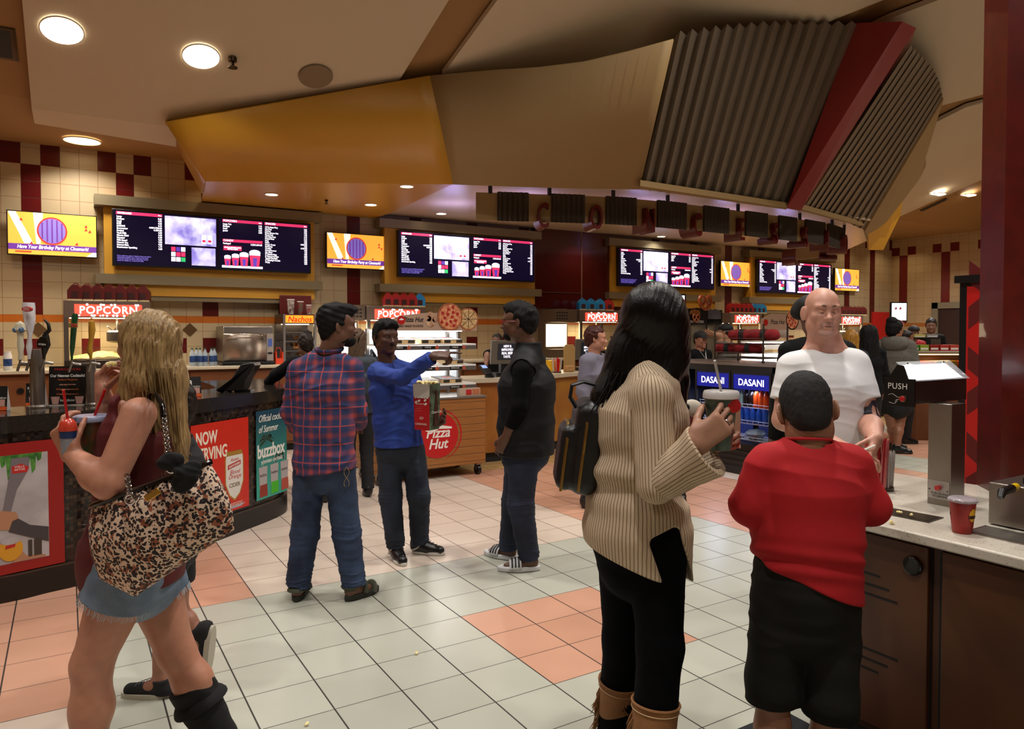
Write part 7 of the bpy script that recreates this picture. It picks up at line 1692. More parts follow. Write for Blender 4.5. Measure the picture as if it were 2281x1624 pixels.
area('cart_lamp', ((sx0+sx1)/2, CY+.3, 1.6), .9, 9, (1, .97, .93), shape='RECTANGLE', sy=.1, spread=3)
zs0, zs1 = onY(900, 737, CY+.12).z, onY(960, 697, CY+.12).z; pl = (onY(868, 700, CY+.12).x, onY(1061, 700, CY+.12).x)
MS_ = FR((pl[0], CY+.11, 0)); wS = pl[1]-pl[0]
sb = mat('sign_kraft', '#a88a74', .5)
mb = MB(); mb.prism([(0, zs0), (wS, zs0), (wS, zs1), (wS*.4, zs1), (wS*.12, zs1-.03), (0, zs1-.08)], -.01, 0, MS_); sg = mb.build('header_sign', sb, t)
mb = MB(); xq = onY(893, 713, CY+.12).x-pl[0]; zq = onY(893, 713, CY+.12).z; disc(mb, MS_, xq, zq, .045, .001, .003); mb.cur = 0; mb.build('logo_disc', mat('logo_red', '#b3161a', .35), sg)
mb = MB(); mb.prism([(xq-.03, zq), (xq, zq+.022), (xq+.03, zq+.004), (xq+.01, zq-.002)], .0042, .005, MS_); mb.build('roof_mark', tx_w, sg)
text('logo_text', 'Pizza Hut', MS_ @ Matrix.Translation((onY(919, 713, CY+.12).x-pl[0], zq+.005, .002)), .072, tx_k, sg, shear=.25, sx=.85, bold=.001); text('sign_text', 'FRESHLY BAKED FAVORITES', MS_ @ Matrix.Translation((onY(912, 727, CY+.12).x-pl[0], zs0+.05, .002)), .034, tx_k, sg, sx=.72)
def pizza_pic(M, cx_, cy_, r, parent, pep=True, seed=1):
    rr = random.Random(seed); mb = MB(); disc(mb, M, cx_, cy_, r, .004, .006, 40); o = mb.build('pizza_picture', mat('crust', '#a8683a' if pep else '#b8945e', .6, col2='#8a3c20' if pep else '#8a6438', nscale=26), parent)
    mb = MB(); disc(mb, M, cx_, cy_, r*.88, .0102, .001, 40); mb.build('cheese', mat('pizza_cheese' if pep else 'cookie_top', '#d8a070' if pep else '#d0b080', .6, col2='#b04a28' if pep else '#b08850', nscale=34), o)
    mb = MB()
    for i in range(13 if pep else 26):
        a, q = i*2.4, math.sqrt((i+.5)/(13 if pep else 26))*r*.78; disc(mb, M, cx_+q*math.cos(a), cy_+q*math.sin(a), r*(.125 if pep else .035), .0114, .001, 14)
    mb.build('pepperoni' if pep else 'chocolate_chip', mat('pepperoni_red', '#a0241c', .5) if pep else woodd, o)
    if not pep:
        mb = MB()
        for i in range(4): a = i*PI/4; mb.prism([(cx_+r*.88*math.cos(a)-.003*math.sin(a), cy_+r*.88*math.sin(a)+.003*math.cos(a)), (cx_+r*.88*math.cos(a)+.003*math.sin(a), cy_+r*.88*math.sin(a)-.003*math.cos(a)), (cx_-r*.88*math.cos(a)+.003*math.sin(a), cy_-r*.88*math.sin(a)-.003*math.cos(a)), (cx_-r*.88*math.cos(a)-.003*math.sin(a), cy_-r*.88*math.sin(a)+.003*math.cos(a))], .0114, .012, M)
        mb.build('slice_cut', woodd, o)
a_ = onY(1001, 706, CY+.12); pizza_pic(MS_, a_.x-pl[0], a_.z, .152, sg); a_ = onY(1042, 711, CY+.12); pizza_pic(MS_ @ Matrix.Translation((0, 0, -.006)), a_.x-pl[0], a_.z, .125, sg, False)
mb = MB(); a_ = onY(958, 712, CY+.12); 
for dx, dz, r_ in ((0, -.03, .05), (.0, .05, .035), (.05, .0, .03), (-.02, .01, .03)): disc(mb, MS_, a_.x-pl[0]+dx, a_.z+dz, r_, .001, .003, 20)
mb.build('dip_picture', mat('dip_cream', '#c8a888', .5, col2='#8a4a30', nscale=20), sg)
# pizza boxes on its shelves: each a thing
bxk = mat('pizza_box_black', '#2a2622', .4); bxe = mat('pizza_box_kraft', '#c8a878', .5); bxw = mat('pizza_box_white', '#d0ccc8', .5)
def pbox(x, z, lb, white=False):
    t = thing('pizza_box', lb, 'pizza box', (x, CY+.16, z), 'pizza boxes on the cart'); w = .255
    M = Matrix.Translation((x, CY+.16, z)) @ Matrix.Rotation(.10, 4, 'Z') @ Matrix.Rotation(.09, 4, 'X')
    mb = MB(); mb.box((0, 0, 0), (w, w, .042), M); mb.build('box_base', bxw if white else bxe, t); mb = MB(); mb.box((-.002, -.002, .0425), (w+.002, w+.002, .046), M); mb.box((.01, -.0025, .008), (w*.35, -.0005, .038), M); mb.box((w*.65, -.0025, .008), (w-.01, -.0005, .038), M); l_ = mb.build('lid', bxw if white else bxk, t)
    if not white: mb = MB(); mb.lathe([(.055, .0462), (.055, .0475), (.001, .0475)], (w/2, w/2, 0), 24, M=M); mb.build('red_logo', mat('logo_red', '#b3161a', .35), l_)
    else: text('lid_text', 'HERSHEY', M @ Matrix.Translation((w/2, w/2, .0465)), .04, tx_k, l_, ext=.0005)
ord3 = ('left', 'middle', 'right')
for k_, px in enumerate((890, 950, 1000)): pbox(onY(px-12, 750, CY+.16).x, Z[0]+.019, 'black lidded pizza box on the top shelf of the cart, '+ord3[k_]+' one')
pbox(onY(990, 790, CY+.16).x, Z[1]+.019, 'black lidded pizza box alone on the middle shelf of the cart')
pbox(onY(932, 835, CY+.16).x, Z[2]+.019, 'white lidded box on the lowest shelf of the cart', True); pbox(onY(986, 835, CY+.16).x, Z[2]+.019, 'black lidded pizza box on the lowest shelf of the cart')
p = onY(1046, 875, CY+.04); p.z = .886; t = thing('snack_box', 'small red and beige snack box on the cart corner', 'snack box', p); mb = MB(); M = FR((p.x, CY+.03, .886)); mb.cur = 0; mb.box((-.13, 0, -.06), (.13, .085, 0), M); mb.cur = 1; panel(mb, M, -.05, .01, .02, .07, .0, .001); mb.cur = 2; panel(mb, M, .03, .01, .12, .075, .0, .001); mb.build('box_body', [mat('snack_beige', '#b09a88', .5), txr, mat('snack_orange', '#b06a48', .5)], t)
# leaning black case under it
# ================================================================ drinks cooler peninsula
t = thing('drinks_cooler', 'black double-door drinks cooler with blue lit DASANI headers', 'cooler', (4.85, 2.1, 0)); X0_ = 4.5; y0_, y1_ = 1.48, 2.98
mb = MB(); mb.box((X0_+.03, y0_, .0), (X0_+.07, y1_, .32)); mb.box((X0_+.45, y0_, 0), (X0_+.5, y1_, 1.22)); mb.box((X0_, y0_, 0), (X0_+.5, y0_+.04, 1.22)); mb.box((X0_, y1_-.25, 0), (X0_+.5, y1_, 1.22)); mb.box((X0_, y0_, 1.15), (X0_+.5, y1_, 1.22)); mb.box((X0_, y0_, .30), (X0_+.5, y1_, .34)); mb.build('cooler_body', blk, t)
mb = MB(); mb.box((X0_-.02, y0_-.02, 1.22), (X0_+.55, y1_+.1, 1.25)); mb.build('steel_top', steel, t)
for i in range(4): mb = MB(); mb.box((X0_+.02, y0_+.05, .06+i*.06), (X0_+.03, y1_-.05, .09+i*.06)); mb.build('grille_slat', mat('grille_black', '#151515', .5), t)
blue_e = mat('header_blue', '#0c1880', .4, emis='#1424b8', es=.4); shl = mat('cooler_inside', '#2c3c7a', .5)
doors = ((onX(1634, 900, X0_).y-.0, onX(1714, 900, X0_).y), (onX(1553, 900, X0_).y, onX(1624, 900, X0_).y))
for k_, (ya, yb) in enumerate(doors):
    M = FR((X0_-.005, ya, 0), -PI/2); wD = ya-yb
    mb = MB(); 
    for r_ in ((-.025, .33, 0, 1.15), (wD, .33, wD+.025, 1.15), (0, .33, wD, .36), (0, 1.125, wD, 1.15)): panel(mb, M, r_[0], r_[1], r_[2], r_[3], -.02, .025)
    dr = mb.build('door_frame', blk, t); mb = MB(); panel(mb, M, 0, .96, wD, 1.125, -.005, .004); mb.build('header', blue_e, dr); text('header_text', 'DASANI', M @ Matrix.Translation((wD/2, 1.035, .0)), .105, white_e, dr, sx=.95, bold=.001)
    mb = MB(); panel(mb, M, 0, .36, wD, .96, -.01, .003); mb.build('glass_pane', glass, dr)
    mb = MB(); panel(mb, M, .01, .37, wD-.01, .95, -.43, .01); mb.build('inner_liner', shl, t)
    for z_ in (.40, .58, .76, ): 
        mb = MB(); 
        for q in range(9): mb.cyl(M @ Vector((.01, z_, -.04-.045*q)), M @ Vector((wD-.01, z_, -.04-.045*q)), .003, n=5)
        for q in range(7): mb.cyl(M @ Vector((.02+q*(wD-.04)/6, z_, -.04)), M @ Vector((.02+q*(wD-.04)/6, z_+.035, -.035)), .002, n=5)
        mb.cyl(M @ Vector((.01, z_+.035, -.035)), M @ Vector((wD-.01, z_+.035, -.035)), .003, n=5)
        mb.build('wire_shelf', mat('wire_white', '#c0c4d8', .4), t)
    area('cooler_lamp', (X0_+.08, (ya+yb)/2, .94), .3, 5 if k_ else 2.2, (.6, .7, 1), shape='RECTANGLE', sy=.06, spread=3)
def sodabottle(col, capc, h=.2): 
    t = thing('soda_bottle', 's', 'drink bottle', (0, 0, 0)); a = MB(); a.lathe([(.030, 0), (.033, .01), (.033, h*.6), (.028, h*.72), (.013, h*.93), (.013, h)], n=16); a.build('bottle_body', mat('soda_'+col[1:], col, .2), t); a = MB(); a.lathe([(.015, h), (.015, h+.015), (.001, h+.015)], n=12); a.build('cap', mat('cap_'+capc[1:], capc, .4), t); return t
sb_ = {'k': sodabottle('#180a08', '#b01818'), 'o': sodabottle('#c84818', '#d06018'), 'b': sodabottle('#1a4aa8', '#102a70', .19), 'r': sodabottle('#a01820', '#a01820'), 'c': sodabottle('#8aa4a0', '#d0d0d0', .19)}; usd = set()
desc = {'k': 'dark cola bottle', 'o': 'orange soda bottle', 'b': 'blue sports drink bottle', 'r': 'red drink bottle', 'c': 'pale green drink bottle'}
ya, yb = doors[0]; wD = ya-yb
for row, (z_, seq) in enumerate(((.762, 'ckkooor'), (.582, 'bbbbbc'), )):
    for i, k_ in enumerate(seq):
        o = sb_[k_] if k_ not in usd else copy_tree(sb_[k_]); usd.add(k_); o.location = (X0_+.085, ya-.04-i*(wD-.08)/(len(seq)-1), z_+.003)
        o['label'] = desc[k_]+' in the right cooler door, '+('upper' if row == 0 else 'middle')+' shelf, '+('first', 'second', 'third', 'fourth', 'fifth', 'sixth', 'seventh')[i]+' from left'; o['group'] = 'bottles in the drinks cooler'
p = Vector((X0_+.13, (ya+yb)/2+.04, .405)); t = thing('salad_bowl', 'clear plastic bowl of fruit on the lowest cooler shelf', 'bowl', p); mb = MB(); mb.lathe([(.07, 0), (.115, .06), (.12, .065), (.08, .10), (.001, .115)], p, 24); mb.build('bowl', mat('bowl_clear', '#8a9498', .2, alpha=.6), t)
for k_ in range(4): mb = MB(); mb.sphere(p+Vector((-.05+.03*k_, -.04+.03*k_, .035)), .018, 10); mb.build('cherry', red_p, t)
# rack with rolled blankets on the cooler
t = thing('wire_rack', 'two-shelf steel wire rack on top of the drinks cooler', 'rack', (4.75, 2.2, 1.25)); yl, yr = onX(1592, 780, 4.6).y, onX(1700, 780, 4.6).y
for (x, y) in ((4.6, yl), (4.6, yr), (5.0, yl), (5.0, yr)):
    mb = MB(); mb.cyl((x, y, 1.27), (x, y, 1.68), .010, n=10); mb.build('post', steel_d, t); mb = MB(); mb.sphere((x, y, 1.265), .018, 10); mb.build('foot_knob', blk, t)
for z_ in (1.30, 1.455): 
    mb = MB(); 
    for q in range(12): yy = yl+(yr-yl)*q/11; mb.cyl((4.6, yy, z_), (5.0, yy, z_), .003, n=5)
    for x in (4.6, 4.8, 5.0): mb.cyl((x, yl, z_), (x, yr, z_), .005, n=6)
    mb.build('wire_shelf', steel_d, t)
for z_ in (1.36, 1.52, 1.60): mb = MB(); mb.cyl((4.6, yl, z_), (4.6, yr, z_), .003, n=5); mb.build('rail', steel, t)
rb = mat('blanket_red', '#7e1218', .95, bump=.3, bscale=150); bkb = mat('blanket_band_black', '#0c0a0a', .6)
def roll(px, py, L_, lb, X=4.72, r=.062, dy=0):
    c_ = onX(px, py, X); t = thing('rolled_blanket', lb, 'blanket', c_, 'rolled red blankets on the rack'); ax_ = Vector((.25, -1, 0)).normalized()
    p0, p1 = c_-ax_*L_/2, c_+ax_*L_/2; blob('roll', [cap(p0, p1, r-.012, r-.012, k=.01)], rb, t, .006, disp=lambda x, y, z: -.012+.003*np.sin(x*60)*np.sin(y*50+z*70))
    mb = MB(); mb.cyl(c_-ax_*.03, c_+ax_*.03, r+.003, n=28); mb.build('paper_band', bkb, t)
    mb = MB(); pts = [p1+ax_*.049*0+Vector((0, 0, 0))]; sp = [p0-ax_*.051+(UP*math.sin(a)+Vector((1, .25, 0)).normalized()*math.cos(a))*(.006+.0055*a) for a in [i*.4 for i in range(22)]]; mb.tube(sp, .0025, 5); mb.build('spiral_edge', rb, t)
roll(1655, 746, .24, 'red blanket roll, left of the two on the upper rack shelf'); roll(1703, 746, .22, 'red blanket roll, right of the two on the upper rack shelf')
roll(1622, 776, .22, 'red blanket roll, left of the two on the lower rack shelf', r=.060, X=4.76); roll(1668, 776, .24, 'red blanket roll, right of the two on the lower rack shelf', r=.060, X=4.76)
# pretzel display
yP = 4.95; a_, b_ = onY(1528, 790, yP), onY(1608, 790, yP); t = thing('pretzel_case', 'black soft pretzel display case with sign and lit shelves', 'display case', (a_.x, yP, 1.03)); M = FR((a_.x, yP, 0)); w_ = b_.x-a_.x; zt = onY(1570, 690, yP).z
mb = MB(); mb.box((0, 1.03, -.4), (w_, zt-.02, -.38), M); mb.box((0, 1.03, -.4), (.03, zt, 0), M); mb.box((w_*.54, 1.03, -.4), (w_*.58, zt+.03, 0), M); mb.box((w_-.03, 1.03, -.4), (w_, zt, 0), M); mb.box((0, 1.03, -.4), (w_, 1.06, 0), M); mb.build('case_body', blk, t)
mb = MB(); mb.prism([(0, zt-.24), (w_*.55, zt-.24), (w_*.55, zt), (w_*.28, zt+.03), (0, zt)], 0, .01, M); mb.build('sign_board', mat('sign_navy_black', '#0c0c14', .35), t)
text('sign_text', 'SOFT PRETZELS', M @ Matrix.Translation((w_*.28, zt-.20, .012)), .055, tx_w, t, sx=.8)
prz = mat('pretzel_brown', '#a8551c', .35, coat=.3)
def pretzel(c_, s, parent, nm='pretzel_picture', th=.022):
    pts = []
    for i in range(41):
        a = -PI*.5+2*PI*i/40
    L1 = [(-.30, -.42), (-.05, -.12), (.15, .12), (.10, .40), (.0, .38)]
    pts = [(.28, -.42), (.12, -.18), (-.08, .08), (-.30, .34), (-.48, .30), (-.52, .02), (-.36, -.26), (-.0, -.42), (.36, -.26), (.52, .02), (.48, .30), (.30, .34), (.08, .08), (-.12, -.18), (-.28, -.42)]
    pts = [(.30, .43), (.12, .20), (-.05, .0), (-.16, -.16)]
    full = cr([(-.36, -.36), (-.18, -.14), (.02, .14), (.16, .34), (.36, .42), (.52, .24), (.50, -.04), (.30, -.34), (0, -.46), (-.30, -.34), (-.50, -.04), (-.52, .24), (-.36, .42), (-.16, .34), (-.02, .14), (.18, -.14), (.36, -.36)], 5)
    mb = MB(); mb.tube([c_+Vector((x*s, (.02 if 30 < i < 60 else 0)*s, y*s)) for i, (x, y) in enumerate(full)], th*s/.25, 8); return mb.build(nm, prz, parent)
c_ = onY(1549, 708, yP-.02); pretzel(c_-Vector((0, .02, 0)), .13, t)
mb = MB(); M2 = FR((c_.x, yP-.012, c_.z+.09)); mb.prism([(-.12, -.03), (.12, -.03), (.10, .03), (0, .05), (-.10, .03)], 0, .006, M2); mb.build('banner_picture', mat('banner_gold', '#8a5a28', .5), t)
for z_ in (1.25, 1.5): mb = MB(); mb.box((.03, z_, -.37), (w_-.03, z_+.012, -.02), M); mb.build('shelf', steel, t)
mb = MB(); mb.box((w_*.6, 1.08, -.37), (w_-.04, zt-.26, -.365), M); mb.box((.05, 1.08, -.37), (w_*.5, zt-.26, -.365), M); mb.build('lit_back', mat('pretzel_back_light', '#ffd8a0', .5, emis='#ffd8a8', es=1.6), t)
mb = MB(); mb.prism([(w_*.6, zt-.15), (w_-.03, zt-.15), (w_-.03, zt-.02), (w_*.8, zt+.02), (w_*.6, zt-.02)], -.01, 0, M); mb.build('grey_header', mat('header_grey', '#5a5e66', .4), t)
c_ = onY(1571, 674, yP); t2 = thing('giant_pretzel', 'big brown model pretzel standing on the pretzel case', 'pretzel model', c_); pretzel(c_, .24, t2, 'pretzel_loop', .030)
mb = MB(); mb.cyl((c_.x, c_.y, zt), (c_.x, c_.y, c_.z-.10), .008, n=8); mb.build('support_rod', blk, t2)
# second pizza stand
yP = 4.6; a_, b_ = onY(1694, 700, yP), onY(1800, 700, yP); t = thing('pizza_display', 'second pizza display with kraft sign behind the blanket rack', 'display case', (a_.x, yP, 0)); M = FR((a_.x, yP, 0)); w_ = b_.x-a_.x
zb, ztp = onY(1720, 735, yP).z, onY(1720, 705, yP).z
mb = MB(); mb.prism([(0, zb), (w_, zb), (w_, ztp+.02), (.3, ztp+.05), (0, ztp-.05)], 0, .01, M); mb.build('header_sign', sb, t); text('logo_text', 'Pizza Hut', M @ Matrix.Translation((.42, (zb+ztp)/2+.02, .012)), .11, tx_k, t, shear=.25, sx=.85)
mb = MB(); disc(mb, M, .12, (zb+ztp)/2+.01, .055, .011, .003); mb.build('logo_disc', mat('logo_red', '#b3161a', .35), t)
q = onY(1764, 713, yP); pizza_pic(M, q.x-a_.x, q.z, .17, t, True, 3); q = onY(1790, 716, yP); pizza_pic(M @ Matrix.Translation((0, 0, -.006)), q.x-a_.x, q.z, .14, t, False)
for z_ in (1.032, 1.22, 1.42):
    mb = MB(); mb.box((0, z_, -.4), (w_, z_+.02, 0), M); mb.build('shelf', blf, t); mb = MB(); mb.box((.03, z_-.02 if z_ > 1.1 else z_+.02, -.3), (w_-.03, z_-.008 if z_ > 1.1 else z_+.03, -.27), M); mb.build('led_strip', led, t)
mb = MB(); mb.box((0, 1.032, -.42), (w_, zb, -.40), M); mb.build('case_back', mat('case_white', '#b8b4b0', .4), t)
for k_, (dx, z_) in enumerate(((.15, 1.44), (.5, 1.44), (.9, 1.44), (.2, 1.24), (.62, 1.24))):
    o = thing('pizza_box', 'kraft pizza box in the second pizza display, '+('top shelf left', 'top shelf middle', 'top shelf right', 'lower shelf left', 'lower shelf right')[k_], 'pizza box', (a_.x+dx, yP+.08, z_+.001), 'pizza boxes in the second display'); mb = MB(); mb.box((0, .05, 0), (.26, .31, .045), Matrix.Translation((a_.x+dx, yP+.03, z_+.001)) @ Matrix.Rotation(.1, 4, 'Z')); mb.build('box_base', bxe, o)
# tall portrait screen and red counter board at the far right
def vscreen(px, py0, py1, D, lb, w=.33):
    a = at(px, py0, D); b = at(px, py1, D); t = thing('portrait_screen', lb, 'screen', (a.x, a.y, b.z)); M = FR((a.x, a.y, b.z), -YAW*.8); h = a.z-b.z
    mb = MB(); mb.box((-w/2, 0, -.04), (w/2, h, 0), M); mb.build('screen_case', blk, t); mb = MB(); panel(mb, M, -w/2+.02, .02, w/2-.02, h-.02, .001, .002); mb.build('screen', mat('screen_pale', '#f0f4ff', .5, emis='#eef2ff', es=1.6), t)
    mb = MB(); 
    for x in (-.07, .02): mb.prism([(x-.03, h*.62), (x+.03, h*.62), (x+.01, h*.78)], .0035, .004, M)
    mb.build('drink_picture', txr, t); mb = MB(); mb.cyl((a.x, a.y+.03, 1.035 if D > 12 else 0), (a.x, a.y+.03, b.z), .02, n=10); mb.build('pole', blk, t)
vscreen(2003, 673, 716, 13.6, 'pale portrait screen above the girl in the grey hoodie'); vscreen(1518, 655, 700, 9.2, 'bright narrow screen half hidden by long black hair', .12)
a_ = onY(1945, 690, 6.4); t = thing('red_counter_board', 'bright red panel on the far counter left of the portrait screen', 'board', a_); b_ = onY(1987, 690, 6.4); mb = MB(); mb.box((a_.x, 6.4, 1.161), (b_.x+.3, 6.44, 2.05)); mb.build('board', mat('board_bright_red', '#a01410', .4), t)
# candy counter
D_ = 10.6; a_, b_ = at(2045, 775, D_), at(2136, 775, D_); dv = unit(b_-a_); yaw_ = math.atan2(dv.y, dv.x); M = FR((a_.x, a_.y, 0), yaw_); w_ = (b_-a_).length+1.2
zt = at(2080, 783, D_).z; t = thing('candy_counter', 'candy display counter with lit orange boxes under its top', 'counter', (a_.x, a_.y, 0))
mb = MB(); mb.box((0, zt-.03, -.7), (w_, zt, .0), M); mb.build('counter_top', mat('top_grey', '#8a7a6a', .35), t); mb = MB(); mb.box((0, 0, -.65), (w_, zt-.27, -.03), M); mb.box((0, zt-.27, -.65), (w_, zt-.03, -.6), M); mb.build('counter_body', mat('cabinet_brown', '#6a3c1c', .45), t)
mb = MB(); mb.box((0, zt-.06, -.35), (w_*.6, zt-.05, -.3), M); mb.build('strip_light', mat('strip_warm', '#ffd890', .5, emis='#ffd080', es=8), t); area('candy_lamp', M @ Vector((.4, zt-.08, -.3)), .5, 3, (1, .8, .4), shape='RECTANGLE', sy=.05, spread=3)
mb = MB(); panel(mb, M, 0, zt-.26, w_*.8, zt-.04, -.012, .004); mb.build('glass_front', glass, t)
cc_ = ('#c0481c', '#c86a1c', '#b8902c', '#c8b040', '#8a2018', '#3a7a30', '#5a2a6a', '#b8b0a8')
def candy(p, col, lb, s=(.11, .07, .09)):
    o = thing('candy_box', lb, 'candy box', p, 'candy boxes on the far counter'); Mx = Matrix.Translation(p) @ Matrix.Rotation(yaw_, 4, 'Z'); mb = MB(); mb.box((0, 0, 0), (s[0], s[1], s[2]), Mx); mb.build('carton', mat('candy_'+col[1:], col, .45), o); mb = MB(); mb.box((.01, -.002, s[2]*.2), (s[0]-.01, 0, s[2]*.5), Mx); mb.build('label_strip', tx_w, o)
nm5 = ('first', 'second', 'third', 'fourth', 'fifth', 'sixth')
for i in range(5): candy(M @ Vector((.08+.17*i, zt-.268, -.25)), cc_[i % 4], ('orange', 'orange-brown', 'mustard', 'yellow', 'orange')[i]+' candy box behind the counter glass, '+nm5[i]+' from left', (.14, .2, .12))
for i in range(5): candy(M @ Vector((.05+.15*i, zt+.001, -.3)), ('#3a7a30', '#8a9a30', '#8a2018', '#a83028', '#b04030')[i], ('green', 'olive', 'dark red', 'red', 'brick red')[i]+' candy box on the candy counter, '+nm5[i]+' from left', (.13, .2, .09))
for i in range(3): candy(M @ Vector((.03+.19*i, zt+.20, -.5)), ('#a8a09a', '#b8a850', '#8a8480')[i], ('grey', 'yellow', 'dark grey')[i]+' candy tray on the raised rack, '+nm5[i]+' from left', (.17, .22, .05))
o = thing('candy_rack', 'low black wire riser carrying candy trays on the candy counter', 'rack', M @ Vector((.3, zt, -.5))); mb = MB(); mb.box((.0, zt+.18, -.72), (.62, zt+.199, -.46), M); mb.box((0, zt+.001, -.72), (.02, zt+.18, -.46), M); mb.box((.60, zt+.001, -.72), (.62, zt+.18, -.46), M); mb.build('riser', blk, o)
# ================================================================ white condiment counter, right foreground
t = thing('condiment_counter', 'speckled white stone counter with brown cabinets in the right foreground', 'counter', (1.2, -2.6, 0))
spk = mat('speckled_stone', '#c8c2b4', .28); n = NT(spk); vo = n.nt.nodes.new('ShaderNodeTexVoronoi'); vo.inputs['Scale'].default_value = 130; n.nt.links.new(n.tc.outputs['Object'], vo.inputs['Vector'])
k1 = n.m('MULTIPLY', n.m('LESS_THAN', vo.outputs['Distance'], .22), n.m('GREATER_THAN', n.noise(60), .52)); n.col(n.mix(k1, n.mix(n.noise(9), '#cfc8ba', '#bdb5a6'), '#6a5238'))
cpoly = [(.64, -4.6), (.64, -1.76), (.67, -1.68), (.75, -1.63), (.9, -1.61), (1.2, -1.60), (1.49, -1.59), (1.58, -1.62), (1.65, -1.72), (1.67, -1.88), (1.95, -2.1), (1.95, -4.6)]
mb = MB(); mb.prism(cpoly, .862, .90); mb.build('stone_top', spk, t, bev=.006)
cab = mat('cabinet_laminate', '#4f2d18', .42, noise=.25, nscale=4); bod = [(.70, -4.55), (.70, -1.80), (.80, -1.70), (1.2, -1.66), (1.50, -1.65), (1.60, -1.9), (1.9, -2.15), (1.9, -4.55)]
mb = MB(); mb.prism(bod, .10, .862); mb.build('cabinet_body', cab, t); mb = MB(); mb.prism([(x+.04 if x < 1 else x-.02, y) for x, y in bod], 0, .10); mb.build('toe_kick', drk, t)
MD = FR((.70, -1.80, 0), -PI/2)   # front face, x runs towards the camera
def fx(px, z): return -1.80-onX(px, 1300, .70).y
ddm = mat('cabinet_door_laminate', '#5a341c', .38, noise=.3, nscale=3)
xa, xb = .01, fx(2072, 0); mb = MB(); panel(mb, MD, xa, .13, xb, .845, .001, .016); d1 = mb.build('cabinet_door', ddm, t, bev=.002)
xc = fx(2096, 0); mb = MB(); panel(mb, MD, xc+.012, .13, xc+.9, .845, .001, .016); d2 = mb.build('cabinet_door', ddm, t, bev=.002)
mb = MB(); panel(mb, MD, xb+.004, .10, xb+.010, .85, .001, .004); panel(mb, MD, xc, .10, xc+.010, .85, .001, .006); mb.build('black_gap', drk, t)
k_ = onX(2033, 1260, .68); mb = MB(); kx = -1.80-k_.y; disc(mb, MD, kx, k_.z, .034, .017, .012, 30); mb.build('round_pull', mat('pull_black_glossy', '#060606', .1, coat=.6), d1, bev=.004)
for (x0p, x1p, y0p, y1p) in ((1912, 1959, 1271, 1285), (1905, 1979, 1292, 1316), (1905, 1998, 1314, 1344), (1905, 1998, 1436, 1471), (1905, 1976, 1457, 1486), (1908, 1955, 1479, 1500)):
    a, b = onX(x0p, y0p, .68), onX(x1p, y1p, .68); z_ = (a.z+b.z)/2; mb = MB(); panel(mb, MD, max(.02, -1.80-a.y), z_-.004, -1.80-b.y, z_+.004, .0165, .002); mb.build('vent_slot', drk, d1)
text('lock_mark', '\u00a9', MD @ Matrix.Translation((-1.80-onX(2052, 1230, .68).y, onX(2052, 1230, .68).z, .018)), .022, mat('mark_brown', '#7a4a30', .5), d1, ext=.0003)
# recessed tray, grate
t = thing('recessed_tray', 'shallow recessed steel tray in the white counter near the boy', 'tray', (.87, -2.05, .9)); mb = MB(); q = [fl(x, y, .9) for x, y in ((1930, 1130), (1965, 1122), (2112, 1153), (2065, 1166), (1948, 1143))]
M = None; mb.prism([(.79, -1.90), (.90, -1.90), (.93, -2.13), (.81, -2.14)], .9005, .9035); mb.build('tray_rim', steel_d, t); mb = MB(); mb.prism([(.805, -1.91), (.885, -1.91), (.91, -2.12), (.825, -2.125)], .9036, .9042); mb.build('tray_well', mat('well_dark_steel', '#3a332c', .3, metal=.7), t)
for k_, (px, py) in enumerate(((1987, 1125), (2003, 1142), (2030, 1148), (1986, 1164), (928, 1455), (684, 1613))):
    z_ = .905 if k_ < 3 else (.901 if k_ == 3 else 0.001); p = fl(px, py, z_+.006); o = thing('popcorn_piece', ('piece of popcorn on the far rim of the recessed tray', 'piece of popcorn in the middle of the recessed tray', 'piece of popcorn nearest the red cup in the tray', 'crumb of popcorn on the counter edge below the tray', 'single popcorn on the green floor tiles in front of the plaid-shirted man', 'single popcorn on the floor at the bottom edge of the picture')[k_], 'popcorn', p, 'spilled popcorn')
    mb = MB(); rr = random.Random(k_); 
    for i in range(5): mb.sphere(p+Vector((rr.uniform(-.006, .006), rr.uniform(-.006, .006), rr.uniform(-.001, .004))), rr.uniform(.004, .006), 6)
    mb.build('popcorn', pc, o)
t = thing('drip_grate', 'perforated steel drip grate in the white counter beside the red cup', 'grate', (.88, -2.4, .9)); mb = MB(); mb.box((.80, -2.75, .9005), (.94, -2.27, .9045)); mb.build('grate_frame', steel, t); gm = mat('perforated_steel', '#5a5650', .35, metal=.7); n = NT(gm); o = n.xyz(); a = n.m('SUBTRACT', n.m('FRACT', n.m('DIVIDE', o['X'], .008)), .5); b = n.m('SUBTRACT', n.m('FRACT', n.m('DIVIDE', o['Y'], .008)), .5); r2 = n.m('ADD', n.m('MULTIPLY', a, a), n.m('MULTIPLY', b, b)); n.col(n.mix(n.m('LESS_THAN', r2, .09), '#8a857c', '#0c0a08'))
mb = MB(); mb.box((.808, -2.74, .9046), (.932, -2.28, .9052)); mb.build('perforated_plate', gm, t)
